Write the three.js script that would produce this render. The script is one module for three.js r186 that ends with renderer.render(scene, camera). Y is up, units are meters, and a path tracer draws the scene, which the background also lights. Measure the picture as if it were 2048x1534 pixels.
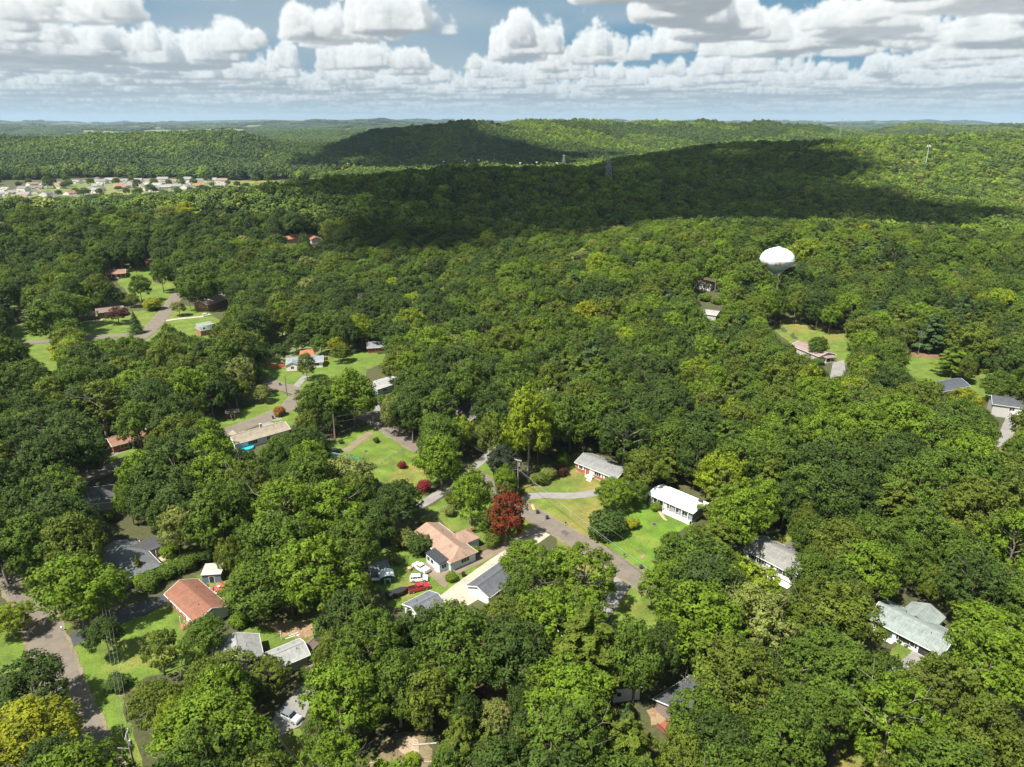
import * as THREE from 'three';
import { mergeGeometries, mergeVertices } from 'three/addons/utils/BufferGeometryUtils.js';
import { TessellateModifier } from 'three/addons/modifiers/TessellateModifier.js';

// ------------------------------------------------------------------ camera, sun, exposure
const scene = new THREE.Scene();
const camera = new THREE.PerspectiveCamera(56.77, 1024 / 767, 1, 60000);
camera.position.set(0, 112, 0);
camera.rotation.set(-20.2 * Math.PI / 180, 0, 0);
const renderer = new THREE.WebGLRenderer({ antialias: true });
renderer.setSize(1024, 767);
renderer.toneMapping = THREE.LinearToneMapping;
renderer.toneMappingExposure = 2.15;
renderer.shadowMap.enabled = true;
const SUN = new THREE.Vector3(-0.40, 0.85, 0.35).normalize();
const sun = new THREE.DirectionalLight(new THREE.Color(1.0, 0.95, 0.86), 5.0);
sun.castShadow = true;
sun.shadow.radius = 2.0;
sun.shadow.mapSize.set(4096, 4096);
Object.assign(sun.shadow.camera, { left: -700, right: 700, top: 700, bottom: -700, near: 10, far: 6000 });
sun.target.position.set(60, 0, -420); sun.position.copy(SUN).multiplyScalar(2000).add(sun.target.position);
scene.add(sun, sun.target);

// ------------------------------------------------------------------ random numbers and noise
function rng(seed) { let a = seed >>> 0; return () => { a = (a + 0x6D2B79F5) >>> 0; let t = Math.imul(a ^ (a >>> 15), 1 | a); t = (t + Math.imul(t ^ (t >>> 7), 61 | t)) ^ t; return ((t ^ (t >>> 14)) >>> 0) / 4294967296; }; }
function hash2(a, b) { let n = (Math.imul(a, 374761393) + Math.imul(b, 668265263)) >>> 0; n = Math.imul(n ^ (n >>> 13), 1274126177) >>> 0; return ((n ^ (n >>> 16)) >>> 0) / 4294967296; }
function noise2(x, y) {
  const xi = Math.floor(x), yi = Math.floor(y); let fx = x - xi, fy = y - yi; fx = fx * fx * (3 - 2 * fx); fy = fy * fy * (3 - 2 * fy);
  const a = hash2(xi, yi), b = hash2(xi + 1, yi), c = hash2(xi, yi + 1), d = hash2(xi + 1, yi + 1);
  const p = a + (b - a) * fx; return p + ((c + (d - c) * fx) - p) * fy;
}
const fbm2 = (x, y, n = 4) => { let s = 0, a = 0.5, t = 0; for (let i = 0; i < n; i++) { s += a * noise2(x, y); t += a; x = x * 2.03 + 17.1; y = y * 2.03 + 9.7; a *= 0.5; } return s / t; };
const clamp = (x, a = 0, b = 1) => Math.min(b, Math.max(a, x));
const sstep = (a, b, x) => { const t = clamp((x - a) / (b - a)); return t * t * (3 - 2 * t); };
const mix = (a, b, t) => a + (b - a) * t;

// ------------------------------------------------------------------ sky: air and cumulus, computed by marching rays through a cloud layer
{
  const W = 4096, Hh = 2048, data = new Float32Array(W * Hh * 4);
  const N = 64, vol = new Float32Array(N * N * N), R = rng(5);
  { // tileable billow volume: inverted distance to scattered points, two scales
    const cells = (n) => { const p = []; for (let i = 0; i < n * n * n; i++) p.push([R(), R(), R()]); return p; };
    const sets = [[4, cells(4), 0.5], [8, cells(8), 0.3], [16, cells(16), 0.2]];
    for (let z = 0; z < N; z++) for (let y = 0; y < N; y++) for (let x = 0; x < N; x++) {
      let v = 0;
      for (const [n, p, w] of sets) {
        const fx = x / N * n, fy = y / N * n, fz = z / N * n, ix = Math.floor(fx), iy = Math.floor(fy), iz = Math.floor(fz); let best = 9;
        for (let a = -1; a < 2; a++) for (let b = -1; b < 2; b++) for (let c = -1; c < 2; c++) {
          const q = p[(((iz + c + n) % n) * n + (iy + b + n) % n) * n + (ix + a + n) % n], dx = ix + a + q[0] - fx, dy = iy + b + q[1] - fy, dz = iz + c + q[2] - fz, e = dx * dx + dy * dy + dz * dz;
          if (e < best) best = e;
        }
        v += w * (1 - Math.min(1, Math.sqrt(best)));
      }
      vol[(z * N + y) * N + x] = v;
    }
  }
  const M = N - 1;
  const bill = (x, y, z) => {
    const xf = Math.floor(x), yf = Math.floor(y), zf = Math.floor(z), fx = x - xf, fy = y - yf, fz = z - zf;
    const x0 = xf & M, x1 = (xf + 1) & M, y0 = (yf & M) * N, y1 = ((yf + 1) & M) * N, z0 = (zf & M) * N * N, z1 = ((zf + 1) & M) * N * N;
    const a = vol[z0 + y0 + x0] * (1 - fx) + vol[z0 + y0 + x1] * fx, b = vol[z0 + y1 + x0] * (1 - fx) + vol[z0 + y1 + x1] * fx;
    const c = vol[z1 + y0 + x0] * (1 - fx) + vol[z1 + y0 + x1] * fx, d = vol[z1 + y1 + x0] * (1 - fx) + vol[z1 + y1 + x1] * fx;
    return (a * (1 - fy) + b * fy) * (1 - fz) + (c * (1 - fy) + d * fy) * fz;
  };
  const BASE = 1350, TOP = 2350;
  // coverage map, tabulated over 240 km
  const CN = 2400, cover = new Float32Array(CN * CN), CS = 100;
  for (let j = 0; j < CN; j++) for (let i = 0; i < CN; i++) {
    const x = (i - CN / 2) * CS, z = (j - CN / 2) * CS;
    cover[j * CN + i] = fbm2(-x / 1150 + 40, z / 1150 + 12, 5) * 0.80 + fbm2(-x / 6500 + 3, z / 6500 + 8, 2) * 0.46 - 0.13;
  }
  const cov = (x, z) => { const i = x / CS + CN / 2, j = z / CS + CN / 2, a = Math.floor(i), b = Math.floor(j); if (a < 0 || b < 0 || a >= CN - 1 || b >= CN - 1) return 0.5; const fx = i - a, fz = j - b, k = b * CN + a; return (cover[k] * (1 - fx) + cover[k + 1] * fx) * (1 - fz) + (cover[k + CN] * (1 - fx) + cover[k + CN + 1] * fx) * fz; };
  const dens = (x, y, z, fine) => {
    const hgt = (y - BASE) / (TOP - BASE); if (hgt <= 0 || hgt >= 1) return 0;
    const c = sstep(0.415, 0.655, cov(x, z)); if (c <= 0) return 0;
    const room = (0.16 + 0.84 * (1 - (1 - c) ** 3)) * (0.45 + 0.75 * noise2(x / 2100 + 5, z / 2100 + 1)); // how far up this column is filled
    if (hgt > room) return 0;
    const shape = Math.min(1, hgt / 0.06) * (1 - (hgt / room) ** 2);
    let d = Math.min(1, c * 2.4) * shape - 0.86 * (1 - bill(x / 24, y / 20, z / 24));
    if (d > -0.15 && fine) d -= 0.46 * (1 - bill(x / 7.5 + 5, y / 6.5, z / 7.5 + 9)) - 0.16;
    return d > 0 ? Math.min(1, d * 4) : 0;
  };
  const air = (el) => { // clear air by elevation, radians
    const s = Math.max(0, Math.sin(el)), k = Math.exp(-s / 0.055), k2 = Math.exp(-s / 0.30);
    return [0.095 + 0.07 * k2 + 0.120 * k, 0.245 + 0.095 * k2 + 0.065 * k, 0.405 + 0.08 * k2 - 0.030 * k];
  };
  const march = (az, el, steps, fine, out) => {
    const ce = Math.cos(el), se = Math.sin(el), dx = Math.cos(az) * ce, dz = Math.sin(az) * ce, base = air(el);
    const RE = 6.371e6;
    const tAt = (h) => RE * (-se + Math.sqrt(se * se + 2 * h / RE)); // distance at which the ray climbs to h over a round earth
    const t0 = tAt(BASE), t1 = Math.min(tAt(TOP), t0 + 60000), dt = (t1 - t0) / steps;
    let T = 1, r = 0, g = 0, b = 0; const jit = hash2(Math.floor(az * 9e4), Math.floor(el * 9e4));
    for (let i = 0; i < steps && T > 0.02; i++) {
      const t = t0 + (i + jit) * dt, x = dx * t, z = dz * t, y = se * t + t * t / (2 * RE);
      const d = dens(x, y, z, fine); if (d <= 0) continue;
      let od = 0;
      for (let k = 1; k < 5; k++) { const s = 60 * k * k; od += dens(x + SUN.x * s, y + SUN.y * s, z + SUN.z * s, false) * 60 * (2 * k - 1); }
      const hgt = (y - BASE) / (TOP - BASE), lit = Math.exp(-od * 0.0075) * 0.80 + Math.exp(-od * 0.0014) * 0.20, sh = 0.27 + 0.20 * Math.min(1, hgt * 2.2);
      const a = 1 - Math.exp(-d * Math.min(dt, 420) * 0.016), w = a * T, f = Math.exp(-t / 48000), q = 1 - f;
      const cr = 0.84 * lit + sh * 0.88, cg = 0.80 * lit + sh * 0.96, cb = 0.72 * lit + sh * 1.04;
      r += w * (cr * f + 0.33 * q); g += w * (cg * f + 0.45 * q); b += w * (cb * f + 0.53 * q); T *= 1 - a;
    }
    const vl = sstep(0.45, 0.72, fbm2(az * 1.6 + 3.1, el * 7 + 2.2, 4)) * sstep(0.02, 0.07, el) * 0.40;                 // high thin cloud, cream with sun
    base[0] = mix(base[0], 0.70, vl); base[1] = mix(base[1], 0.695, vl); base[2] = mix(base[2], 0.66, vl);
    out[0] = (r + base[0] * T) * 0.52; out[1] = (g + base[1] * T) * 0.52; out[2] = (b + base[2] * T) * 0.52;
  };
  const tmp = [0, 0, 0];
  const put = (i, j) => { const k = (j * W + i) * 4; data[k] = tmp[0]; data[k + 1] = tmp[1]; data[k + 2] = tmp[2]; data[k + 3] = 1; };
  const azOf = (i) => ((i + 0.5) / W - 0.5) * Math.PI * 2, elOf = (j) => ((j + 0.5) / Hh - 0.5) * Math.PI;
  // whole sky on a coarse grid, then the band that is looked at on the full one
  const Q = 16, cw = W / Q, ch = Hh / 2 / Q, coarse = new Float32Array((ch + 1) * cw * 3);
  for (let j = 0; j <= ch; j++) for (let i = 0; i < cw; i++) { march(azOf(i * Q + Q / 2), Math.max(0.004, elOf(Math.min(Hh - 1, Hh / 2 + j * Q + Q / 2))), 40, false, tmp); coarse.set(tmp, (j * cw + i) * 3); }
  for (let j = 0; j < Hh; j++) for (let i = 0; i < W; i++) {
    const y = clamp((j - Hh / 2) / Q - 0.5, 0, ch - 1e-3), x = i / Q - 0.5, x0 = (Math.floor(x) + cw) % cw, x1 = (x0 + 1) % cw, fx = x - Math.floor(x), y0 = Math.floor(y), fy = y - y0;
    for (let c = 0; c < 3; c++) { const g = (p, q) => coarse[(p * cw + q) * 3 + c]; tmp[c] = (g(y0, x0) * (1 - fx) + g(y0, x1) * fx) * (1 - fy) + (g(Math.min(ch, y0 + 1), x0) * (1 - fx) + g(Math.min(ch, y0 + 1), x1) * fx) * fy; }
    put(i, j);
  }
  const i0 = Math.floor(W * (0.25 - 0.135)), i1 = Math.ceil(W * (0.25 + 0.135)), j0 = Hh / 2, j1 = Hh / 2 + Math.ceil(Hh * 15 / 180);
  for (let j = j0; j < j1; j++) for (let i = i0; i < i1; i++) { march(azOf(i), Math.max(0.002, elOf(j)), 190, true, tmp); put(i, j); }
  const sky = new THREE.DataTexture(data, W, Hh, THREE.RGBAFormat, THREE.FloatType);
  sky.mapping = THREE.EquirectangularReflectionMapping; sky.magFilter = THREE.LinearFilter; sky.minFilter = THREE.LinearFilter; sky.needsUpdate = true;
  scene.background = sky; scene.environment = sky;
}
scene.fog = new THREE.FogExp2(new THREE.Color(0.58, 0.79, 1.0), 3e-05);

// ------------------------------------------------------------------ terrain: ridges as crest lines [x, distance north, height, half width]
const RIDGES = [[[-900, 560, 22, 120], [-520, 600, 24, 120], [-330, 640, 25, 125], [-200, 720, 37, 140], [-60, 800, 45, 150], [60, 850, 43, 150], [220, 960, 28, 170]],
  [[40, 520, 6, 90], [130, 540, 19, 105], [230, 550, 20, 110], [310, 545, 15, 110], [400, 540, 9, 110], [640, 560, 8, 120]],
  [[140, 1380, 8, 260], [200, 1380, 28, 270], [346, 1380, 52, 290], [440, 1375, 60, 300], [530, 1370, 64, 300], [670, 1365, 66, 300], [810, 1370, 69, 310], [1000, 1380, 64, 320], [1400, 1400, 56, 320], [2200, 1500, 60, 350]],
  [[1150, 1900, 62, 240], [1500, 1950, 88, 260], [2300, 2000, 95, 300]],
  [[-2800, 2300, 66, 430], [-1500, 2200, 54, 420], [-1100, 2180, 58, 420], [-830, 2200, 68, 400], [-720, 2230, 46, 330], [-600, 2250, 14, 280]],
  [[-560, 2350, 28, 250], [-420, 2350, 72, 300], [-250, 2350, 89, 330], [-160, 2350, 91, 340], [0, 2600, 86, 380], [180, 2850, 98, 420], [380, 2950, 112, 430], [650, 2950, 105, 420], [900, 2950, 94, 400], [1150, 2950, 84, 380], [1350, 3000, 60, 350], [1450, 3050, 40, 320]],
  [[-3400, 4500, 24, 420], [-2600, 4600, 34, 420], [-1500, 4700, 40, 400], [-900, 4750, 42, 380], [-350, 4800, 26, 360]],
  [[-4500, 7000, 55, 600], [-3000, 7000, 62, 600], [-1200, 7200, 80, 600], [300, 7000, 86, 560], [1500, 7200, 60, 560], [3500, 6800, 70, 600]],
  [[-9000, 10400, 80, 800], [-6000, 10500, 92, 800], [-2500, 10000, 106, 800], [0, 10500, 112, 800], [2500, 10200, 92, 800], [6000, 10500, 100, 800]],
  [[-14000, 15500, 150, 1200], [-8000, 15000, 120, 1200], [-2000, 15500, 135, 1200], [3000, 15000, 118, 1200], [9000, 15500, 130, 1200]],
  [[1750, 3700, 30, 350], [2050, 3800, 78, 400], [2500, 3800, 84, 420], [4000, 3900, 90, 500]]];
function ground(x, z) {
  const d = -z; let s = 0;
  for (const R of RIDGES) {
    let best = 1e18, bh = 0, bw = 1;
    for (let i = 0; i < R.length - 1; i++) {
      const [x0, d0, h0, w0] = R[i], [x1, d1, h1, w1] = R[i + 1], ex = x1 - x0, ed = d1 - d0, t = clamp(((x - x0) * ex + (d - d0) * ed) / (ex * ex + ed * ed)), q = (x - x0 - ex * t) ** 2 + (d - d0 - ed * t) ** 2;
      if (q < best) { best = q; bh = h0 + (h1 - h0) * t; bw = w0 + (w1 - w0) * t; }
    }
    const v = bh * Math.exp(-best / (bw * bw)); s += v * v * v;
  }
  let h = Math.cbrt(s);
  if (d > 900) h += Math.min(1, (d - 900) / 900) * ((noise2(x / 260 + 7, d / 260 + 3) - 0.5) * (4 + h * 0.34) + (noise2(x / 110 + 2, d / 130 + 6) - 0.5) * h * 0.16);
  if (d > 3600 || Math.abs(x) > 3600) {
    const r = Math.max(d, Math.abs(x)); let k = clamp((r - 3600) / 1800); k = k * k * (3 - 2 * k);
    h += k * ((noise2(x / 2300 + 11, d / 1500 + 5) ** 2) * 60 + noise2(x / 700, d / 600) * 30 - 36);
    h += clamp((d - 17000) / 4000) * (noise2(x / 5200 + 3.3, d / 9000 + 1) * 300 * clamp((3500 - x) / 9000 + 0.35) - 40);
  }
  return h;
}

// ------------------------------------------------------------------ helpers for things and parts
const taken = {};
const numbered = (name) => { const n = taken[name] = (taken[name] ?? -1) + 1; return n ? `${name}_${String(n).padStart(3, '0')}` : name; };
function tag(o, label, category, group, kind) { o.userData.label = label; if (category) o.userData.category = category; if (group) o.userData.group = group; if (kind) o.userData.kind = kind; return o; }
function thing(name, label, category, x, z, turn = 0, group, y) { const o = new THREE.Group(); o.name = numbered(name); o.position.set(x, y ?? ground(x, z), z); o.rotation.y = turn; scene.add(o); return tag(o, label, category, group); }
function part(name, geos, m, parent) { const g = Array.isArray(geos) ? (geos.length > 1 ? mergeGeometries(geos.map((q) => (q.index ? q.toNonIndexed() : q))) : geos[0]) : geos; const o = new THREE.Mesh(g, m); o.name = name; o.castShadow = o.receiveShadow = true; parent.add(o); return o; }
function structure(name, g, m) { const o = new THREE.Mesh(g, m); o.name = numbered(name); o.castShadow = o.receiveShadow = true; o.userData.kind = 'structure'; scene.add(o); return o; }
const lin = (r, g, b) => new THREE.Color().setRGB(r, g, b);
const std = (c, rough = 0.85, more = {}) => new THREE.MeshStandardMaterial({ color: Array.isArray(c) ? lin(...c) : c, roughness: rough, ...more });
const box = (w, h, d, x = 0, y = 0, z = 0) => new THREE.BoxGeometry(w, h, d).translate(x, y + h / 2, z);   // stands on y
function bar(a, b, r0, r1 = r0, n = 6) { // tapered round bar from a to b
  const A = new THREE.Vector3(...a), B = new THREE.Vector3(...b), D = B.clone().sub(A), L = D.length();
  return new THREE.CylinderGeometry(r1, r0, L, n, 1).translate(0, L / 2, 0).applyQuaternion(new THREE.Quaternion().setFromUnitVectors(new THREE.Vector3(0, 1, 0), D.normalize())).translate(...a);
}
const plain = (g) => { g.deleteAttribute('uv'); return g; };
function noiseTexture(size, f, repeat) { // f(x, y) -> [r, g, b] linear 0..1; both in 0..1 and wrapping
  const d = new Uint8Array(size * size * 4), enc = (v) => { v = clamp(v); return 255 * (v <= 0.0031308 ? v * 12.92 : 1.055 * v ** (1 / 2.4) - 0.055); };
  for (let j = 0; j < size; j++) for (let i = 0; i < size; i++) { const c = f(i / size, j / size), k = (j * size + i) * 4; d[k] = enc(c[0]); d[k + 1] = enc(c[1]); d[k + 2] = enc(c[2]); d[k + 3] = 255; }
  const t = new THREE.DataTexture(d, size, size, THREE.RGBAFormat); t.colorSpace = THREE.SRGBColorSpace; t.magFilter = THREE.LinearFilter; t.minFilter = THREE.LinearMipmapLinearFilter; t.generateMipmaps = true; t.wrapS = t.wrapT = THREE.RepeatWrapping; if (repeat) t.repeat.set(...repeat); t.needsUpdate = true; return t;
}
const wrapNoise = (x, y, n, o = 3) => { let s = 0, a = 0.5, t = 0; for (let k = 0; k < o; k++) { const X = x * n, Y = y * n, xi = Math.floor(X), yi = Math.floor(Y); let fx = X - xi, fy = Y - yi; fx = fx * fx * (3 - 2 * fx); fy = fy * fy * (3 - 2 * fy); const h = (p, q) => hash2(((p % n) + n) % n + k * 101, ((q % n) + n) % n + k * 57); s += a * mix(mix(h(xi, yi), h(xi + 1, yi), fx), mix(h(xi, yi + 1), h(xi + 1, yi + 1), fx), fy); t += a; a *= 0.55; n *= 2; } return s / t; };

const fieldAt = (x, z) => noise2(x / 420 + 3, -z / 300 + 7) * 0.6 + noise2(x / 150, -z / 120) * 0.4;
// ------------------------------------------------------------------ the ground sheet: woodland floor near, fields and woods far out
{
  const ang = [], rad = [0];
  for (let a = -180; a < -50; a += 4) ang.push(a);
  for (let a = -50; a <= 50; a += 0.4) ang.push(a);
  for (let a = 54; a <= 180; a += 4) ang.push(a);
  for (let r = 25; r < 27500; r *= 1.026) rad.push(r);
  const na = ang.length, nr = rad.length, pos = [], col = [], uv = [], idx = [];
  for (let j = 0; j < nr; j++) for (let i = 0; i < na; i++) {
    const a = ang[i] * Math.PI / 180, r = rad[j], x = Math.sin(a) * r, z = -Math.cos(a) * r, d = -z, y = ground(x, z);
    pos.push(x, y, z); uv.push(x / 9, z / 9);
    let c = [0.062, 0.066, 0.024];                                         // litter, dry grass and low weeds
    const n = fbm2(x / 14, z / 14, 3); c = [c[0] * (0.7 + 0.6 * n), c[1] * (0.75 + 0.55 * n), c[2]];
    if (fieldAt(x, z) > 0.64) c = [0.13, 0.17, 0.055];                     // open fields and grassy glades
    col.push(...c);
  }
  for (let j = 0; j < nr - 1; j++) for (let i = 0; i < na - 1; i++) { const p = j * na + i; idx.push(p, p + 1, p + na, p + 1, p + na + 1, p + na); }
  const g = new THREE.BufferGeometry(); g.setAttribute('position', new THREE.Float32BufferAttribute(pos, 3)); g.setAttribute('color', new THREE.Float32BufferAttribute(col, 3)); g.setAttribute('uv', new THREE.Float32BufferAttribute(uv, 2)); g.setIndex(idx); g.computeVertexNormals();
  const nrm = g.attributes.normal; let up = 0; for (let i = 0; i < nrm.count; i++) up += nrm.getY(i); if (up < 0) { for (let i = 0; i < idx.length; i += 3) { const t = idx[i]; idx[i] = idx[i + 1]; idx[i + 1] = t; } g.setIndex(idx); g.computeVertexNormals(); }
  const tex = noiseTexture(256, (x, y) => { const n = 0.45 + 0.9 * wrapNoise(x, y, 24, 3); return [n, n * 0.97, n * 0.9]; });
  structure('ground', g, new THREE.MeshStandardMaterial({ vertexColors: true, map: tex, roughness: 1 })).castShadow = false;
}

// ------------------------------------------------------------------ trees
const TINTS = {
  deep: [[0.055, 0.096, 0.016], 'deep green'], mid: [[0.086, 0.144, 0.016], 'mid green'], olive: [[0.108, 0.150, 0.017], 'olive green'], fresh: [[0.126, 0.204, 0.014], 'fresh green'],
  lime: [[0.186, 0.252, 0.014], 'lime green'], yellow: [[0.228, 0.258, 0.014], 'yellow green'], pale: [[0.186, 0.222, 0.054], 'pale grey green'], blue: [[0.066, 0.118, 0.036], 'bluish green'],
  red: [[0.205, 0.044, 0.019], 'orange red'], rust: [[0.252, 0.126, 0.026], 'rusty brown'], plum: [[0.090, 0.042, 0.026], 'dark purple brown'], crimson: [[0.204, 0.026, 0.036], 'crimson'], black: [[0.036, 0.054, 0.029], 'very dark green'],
};
const foliage = {};
function leafMat(tint) { return foliage[tint] ??= new THREE.MeshPhysicalMaterial({ name: `leaves_${tint}`, color: lin(...TINTS[tint][0]), vertexColors: true, roughness: 0.75, transmission: 0.40, thickness: 0, specularIntensity: 0.2, side: THREE.DoubleSide }); }
const stuffLeaf = new THREE.MeshPhysicalMaterial({ name: 'leaves', color: 0xffffff, vertexColors: true, roughness: 0.75, transmission: 0.40, thickness: 0, specularIntensity: 0.2, side: THREE.DoubleSide });
const stuffLeafFar = new THREE.MeshStandardMaterial({ name: 'leaves_distant', color: 0xffffff, vertexColors: true, roughness: 0.9, side: THREE.DoubleSide });
const barkTex = noiseTexture(128, (x, y) => { const n = 0.5 + 0.9 * wrapNoise(x, y * 0.25, 16, 3); return [n, n, n]; });
const bark = std([0.155, 0.125, 0.095], 0.95, { map: barkTex }), paleBark = std([0.36, 0.33, 0.28], 0.95, { map: barkTex }), greyBark = std([0.24, 0.215, 0.18], 0.95, { map: barkTex });

class Leaves {
  constructor(seed) { this.R = rng(seed); this.p = []; this.n = []; this.c = []; }
  leaf(px, py, pz, nx, ny, nz, s, bend, tone, sx = 1) { // one small spray of leaves: a triangle set across (nx, ny, nz), shaded partly with it
    const R = this.R; let ax = nx + (R() - 0.5) * bend * 2, ay = ny + (R() - 0.5) * bend * 2, az = nz + (R() - 0.5) * bend * 2; let l = Math.hypot(ax, ay, az) || 1; ax /= l; ay /= l; az /= l;
    let ux = R() - 0.5, uy = R() - 0.5, uz = R() - 0.5; const d = ux * ax + uy * ay + uz * az; ux -= d * ax; uy -= d * ay; uz -= d * az; l = Math.hypot(ux, uy, uz) || 1; ux /= l; uy /= l; uz /= l;
    const vx = ay * uz - az * uy, vy = az * ux - ax * uz, vz = ax * uy - ay * ux, a = s * (0.7 + 0.6 * R()) * sx, b = s * (0.7 + 0.6 * R()) / sx, k = (R() - 0.5) * 0.8;
    this.p.push(px - ux * a * 0.6 - vx * b * 0.5, py - uy * a * 0.6 - vy * b * 0.5, pz - uz * a * 0.6 - vz * b * 0.5, px + ux * a * 0.6 - vx * b * 0.5, py + uy * a * 0.6 - vy * b * 0.5, pz + uz * a * 0.6 - vz * b * 0.5, px + ux * a * k + vx * b * 0.7, py + uy * a * k + vy * b * 0.7, pz + uz * a * k + vz * b * 0.7);
    let mx = ax * 0.55 + nx * 0.45, my = ay * 0.55 + ny * 0.45, mz = az * 0.55 + nz * 0.45; l = Math.hypot(mx, my, mz) || 1; mx /= l; my /= l; mz /= l;
    const t = tone * (0.72 + 0.56 * R()), h = 0.88 + 0.30 * R();
    for (let i = 0; i < 3; i++) { this.n.push(mx, my, mz); this.c.push(t * h, t, t * (1.25 - 0.3 * h)); }
  }
  build() { const g = new THREE.BufferGeometry(); g.setAttribute('position', new THREE.Float32BufferAttribute(this.p, 3)); g.setAttribute('normal', new THREE.Float32BufferAttribute(this.n, 3)); g.setAttribute('color', new THREE.Float32BufferAttribute(this.c, 3)); return g; }
}
// All crowns are made for a tree 20 m high and 15 m across and scaled per tree.
function broadCrown(seed, { lobes = 34, leaves = 9500, size = 0.43, low = 0.30, wide = 0.42, top = 1, lobeSize = [0.09, 0.21], gap = 0, fill = 0.10, green = 0 } = {}) {
  const L = new Leaves(seed), R = L.R, W = 15, Ht = 20, y0 = Ht * low, cy = y0 + (Ht - y0) * wide, list = [];
  const lopX = (R() - 0.5) * 1.6, lopZ = (R() - 0.5) * 1.6, skew = R() * 6.28;
  for (let i = 0; i < lobes; i++) {
    const k = (i + 0.5) / lobes, v = 1 - 1.62 * k, a = i * 2.39996 + skew + (R() - 0.5) * 0.9; if (R() < gap) continue;
    const rr = Math.sqrt(Math.max(0, 1 - v * v)), rl = W * mix(lobeSize[0], lobeSize[1], R()), jut = 0.70 + 0.50 * R();
    const x = Math.cos(a) * rr * (W / 2 - rl * 0.75) * jut + lopX * (v > 0 ? 1 : 0), z = Math.sin(a) * rr * (W / 2 - rl * 0.75) * jut + lopZ * (v > 0 ? 1 : 0);
    const y = v > 0 ? cy + v * (Ht * top - cy - rl * 0.7) * (0.86 + 0.2 * R()) : cy + v * (cy - y0) * 0.9;
    list.push([x, y, z, rl, 0.84 + 0.32 * R(), R() < green]);
  }
  const tot = list.reduce((s, q) => s + q[3] * q[3], 0);
  for (const [x, y, z, rl, tone, isGreen] of list) {
    let ox = x, oy = y - cy + 3.5, oz = z; const ol = Math.hypot(ox, oy, oz) || 1; ox /= ol; oy /= ol; oz /= ol;
    const n = Math.round(leaves * (1 - fill) * rl * rl / tot);
    const from = L.c.length, subs = [], near = Math.max(9, Math.min(18, Math.round(n / 15)));
    while (subs.length < near) { let dx = R() * 2 - 1, dy = R() * 2 - 1, dz = R() * 2 - 1; const l = Math.hypot(dx, dy, dz); if (l > 1 || l < 0.05 || (dx * ox + dy * oy + dz * oz) / l < -0.35) continue; subs.push([dx / l, dy / l, dz / l, 0.74 + 0.28 * R(), 0.84 + 0.32 * R()]); }
    for (let i = 0; i < n; i++) {
      const [sx, sy, sz, out, t2] = subs[i % near]; let dx, dy, dz, l; do { dx = R() * 2 - 1; dy = R() * 2 - 1; dz = R() * 2 - 1; l = Math.hypot(dx, dy, dz); } while (l > 1 || l < 0.05);
      const q = rl * out, e = rl * 0.36; L.leaf(x + sx * q + dx * e, y + (sy * q + dy * e) * 0.84, z + sz * q + dz * e, dx * 0.55 + sx * 0.5 + ox * 0.2, dy * 0.55 + sy * 0.5 + oy * 0.2 + 0.12, dz * 0.55 + sz * 0.5 + oz * 0.2, size, 0.75, tone * t2);
    }
    if (isGreen) for (let k = from; k < L.c.length; k += 3) { L.c[k] *= 0.40; L.c[k + 1] *= 2.4; }   // a bough that has not turned yet
  }
  for (let i = 0; i < leaves * fill; i++) { const q = list[Math.floor(R() * list.length)], t = 0.35 + 0.5 * R(); L.leaf(q[0] * t, cy - 2 + (q[1] - cy + 2) * t, q[2] * t, R() - 0.5, 0.8, R() - 0.5, size * 1.2, 0.9, 0.9); }
  return L.build();
}
function pineCrown(seed, { leaves = 8500, size = 0.48, tiers = 13, low = 0.22, spread = 1 } = {}) { // whorls of level boughs with gaps between
  const L = new Leaves(seed), R = L.R, Ht = 20, boughs = [];
  for (let t = 0; t < tiers; t++) {
    const v = t / (tiers - 1), y = Ht * mix(low, 0.98, v), len = 7.2 * spread * Math.pow(1 - v, 0.62) * (0.75 + 0.4 * R()) + 0.5, nb = v > 0.85 ? 4 : 6;
    for (let b = 0; b < nb; b++) { const a = b / nb * 6.283 + R() * 0.8 + t; if (R() < 0.12) continue; boughs.push([y + (R() - 0.5) * 0.9, len * (0.65 + 0.45 * R()), a, 0.85 + 0.3 * R()]); }
  }
  const tot = boughs.reduce((s, q) => s + q[1] ** 1.5, 0);
  for (const [y, len, a, tone] of boughs) {
    const n = Math.round(leaves * len ** 1.5 / tot), ca = Math.cos(a), sa = Math.sin(a);
    for (let i = 0; i < n; i++) {
      const t = Math.pow(R(), 0.7), w = (R() - 0.5) * len * 0.62 * (1 - 0.55 * t) * Math.min(1, t * 3), r = t * len, up = 0.35 * Math.sin(t * 2.6) * len * 0.25 + (R() - 0.5) * 0.7;
      L.leaf(ca * r - sa * w, y + up, sa * r + ca * w, ca * 0.35 + (R() - 0.5) * 0.4, 1, sa * 0.35 + (R() - 0.5) * 0.4, size, 0.6, tone, 0.8);
    }
  }
  return L.build();
}
function coneCrown(seed, { leaves = 7500, size = 0.40, low = 0.06 } = {}) { // dense cedar or spruce cone with ragged skirts
  const L = new Leaves(seed), R = L.R, Ht = 20;
  for (let i = 0; i < leaves; i++) {
    const v = 1 - Math.sqrt(R()), a = R() * 6.283, lump = 0.74 + 0.26 * Math.sin(v * 46 + a * 3 + seed) + 0.18 * Math.sin(a * 7 + v * 19), r = (7.4 * (1 - v) + 0.25) * lump * (0.72 + 0.3 * R());
    L.leaf(Math.cos(a) * r, Ht * mix(low, 1, v) - r * 0.12, Math.sin(a) * r, Math.cos(a) * 0.8, 0.6, Math.sin(a) * 0.8, size, 0.75, 0.86 + 0.28 * noise2(a * 3 + seed, v * 14));
  }
  return L.build();
}
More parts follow.
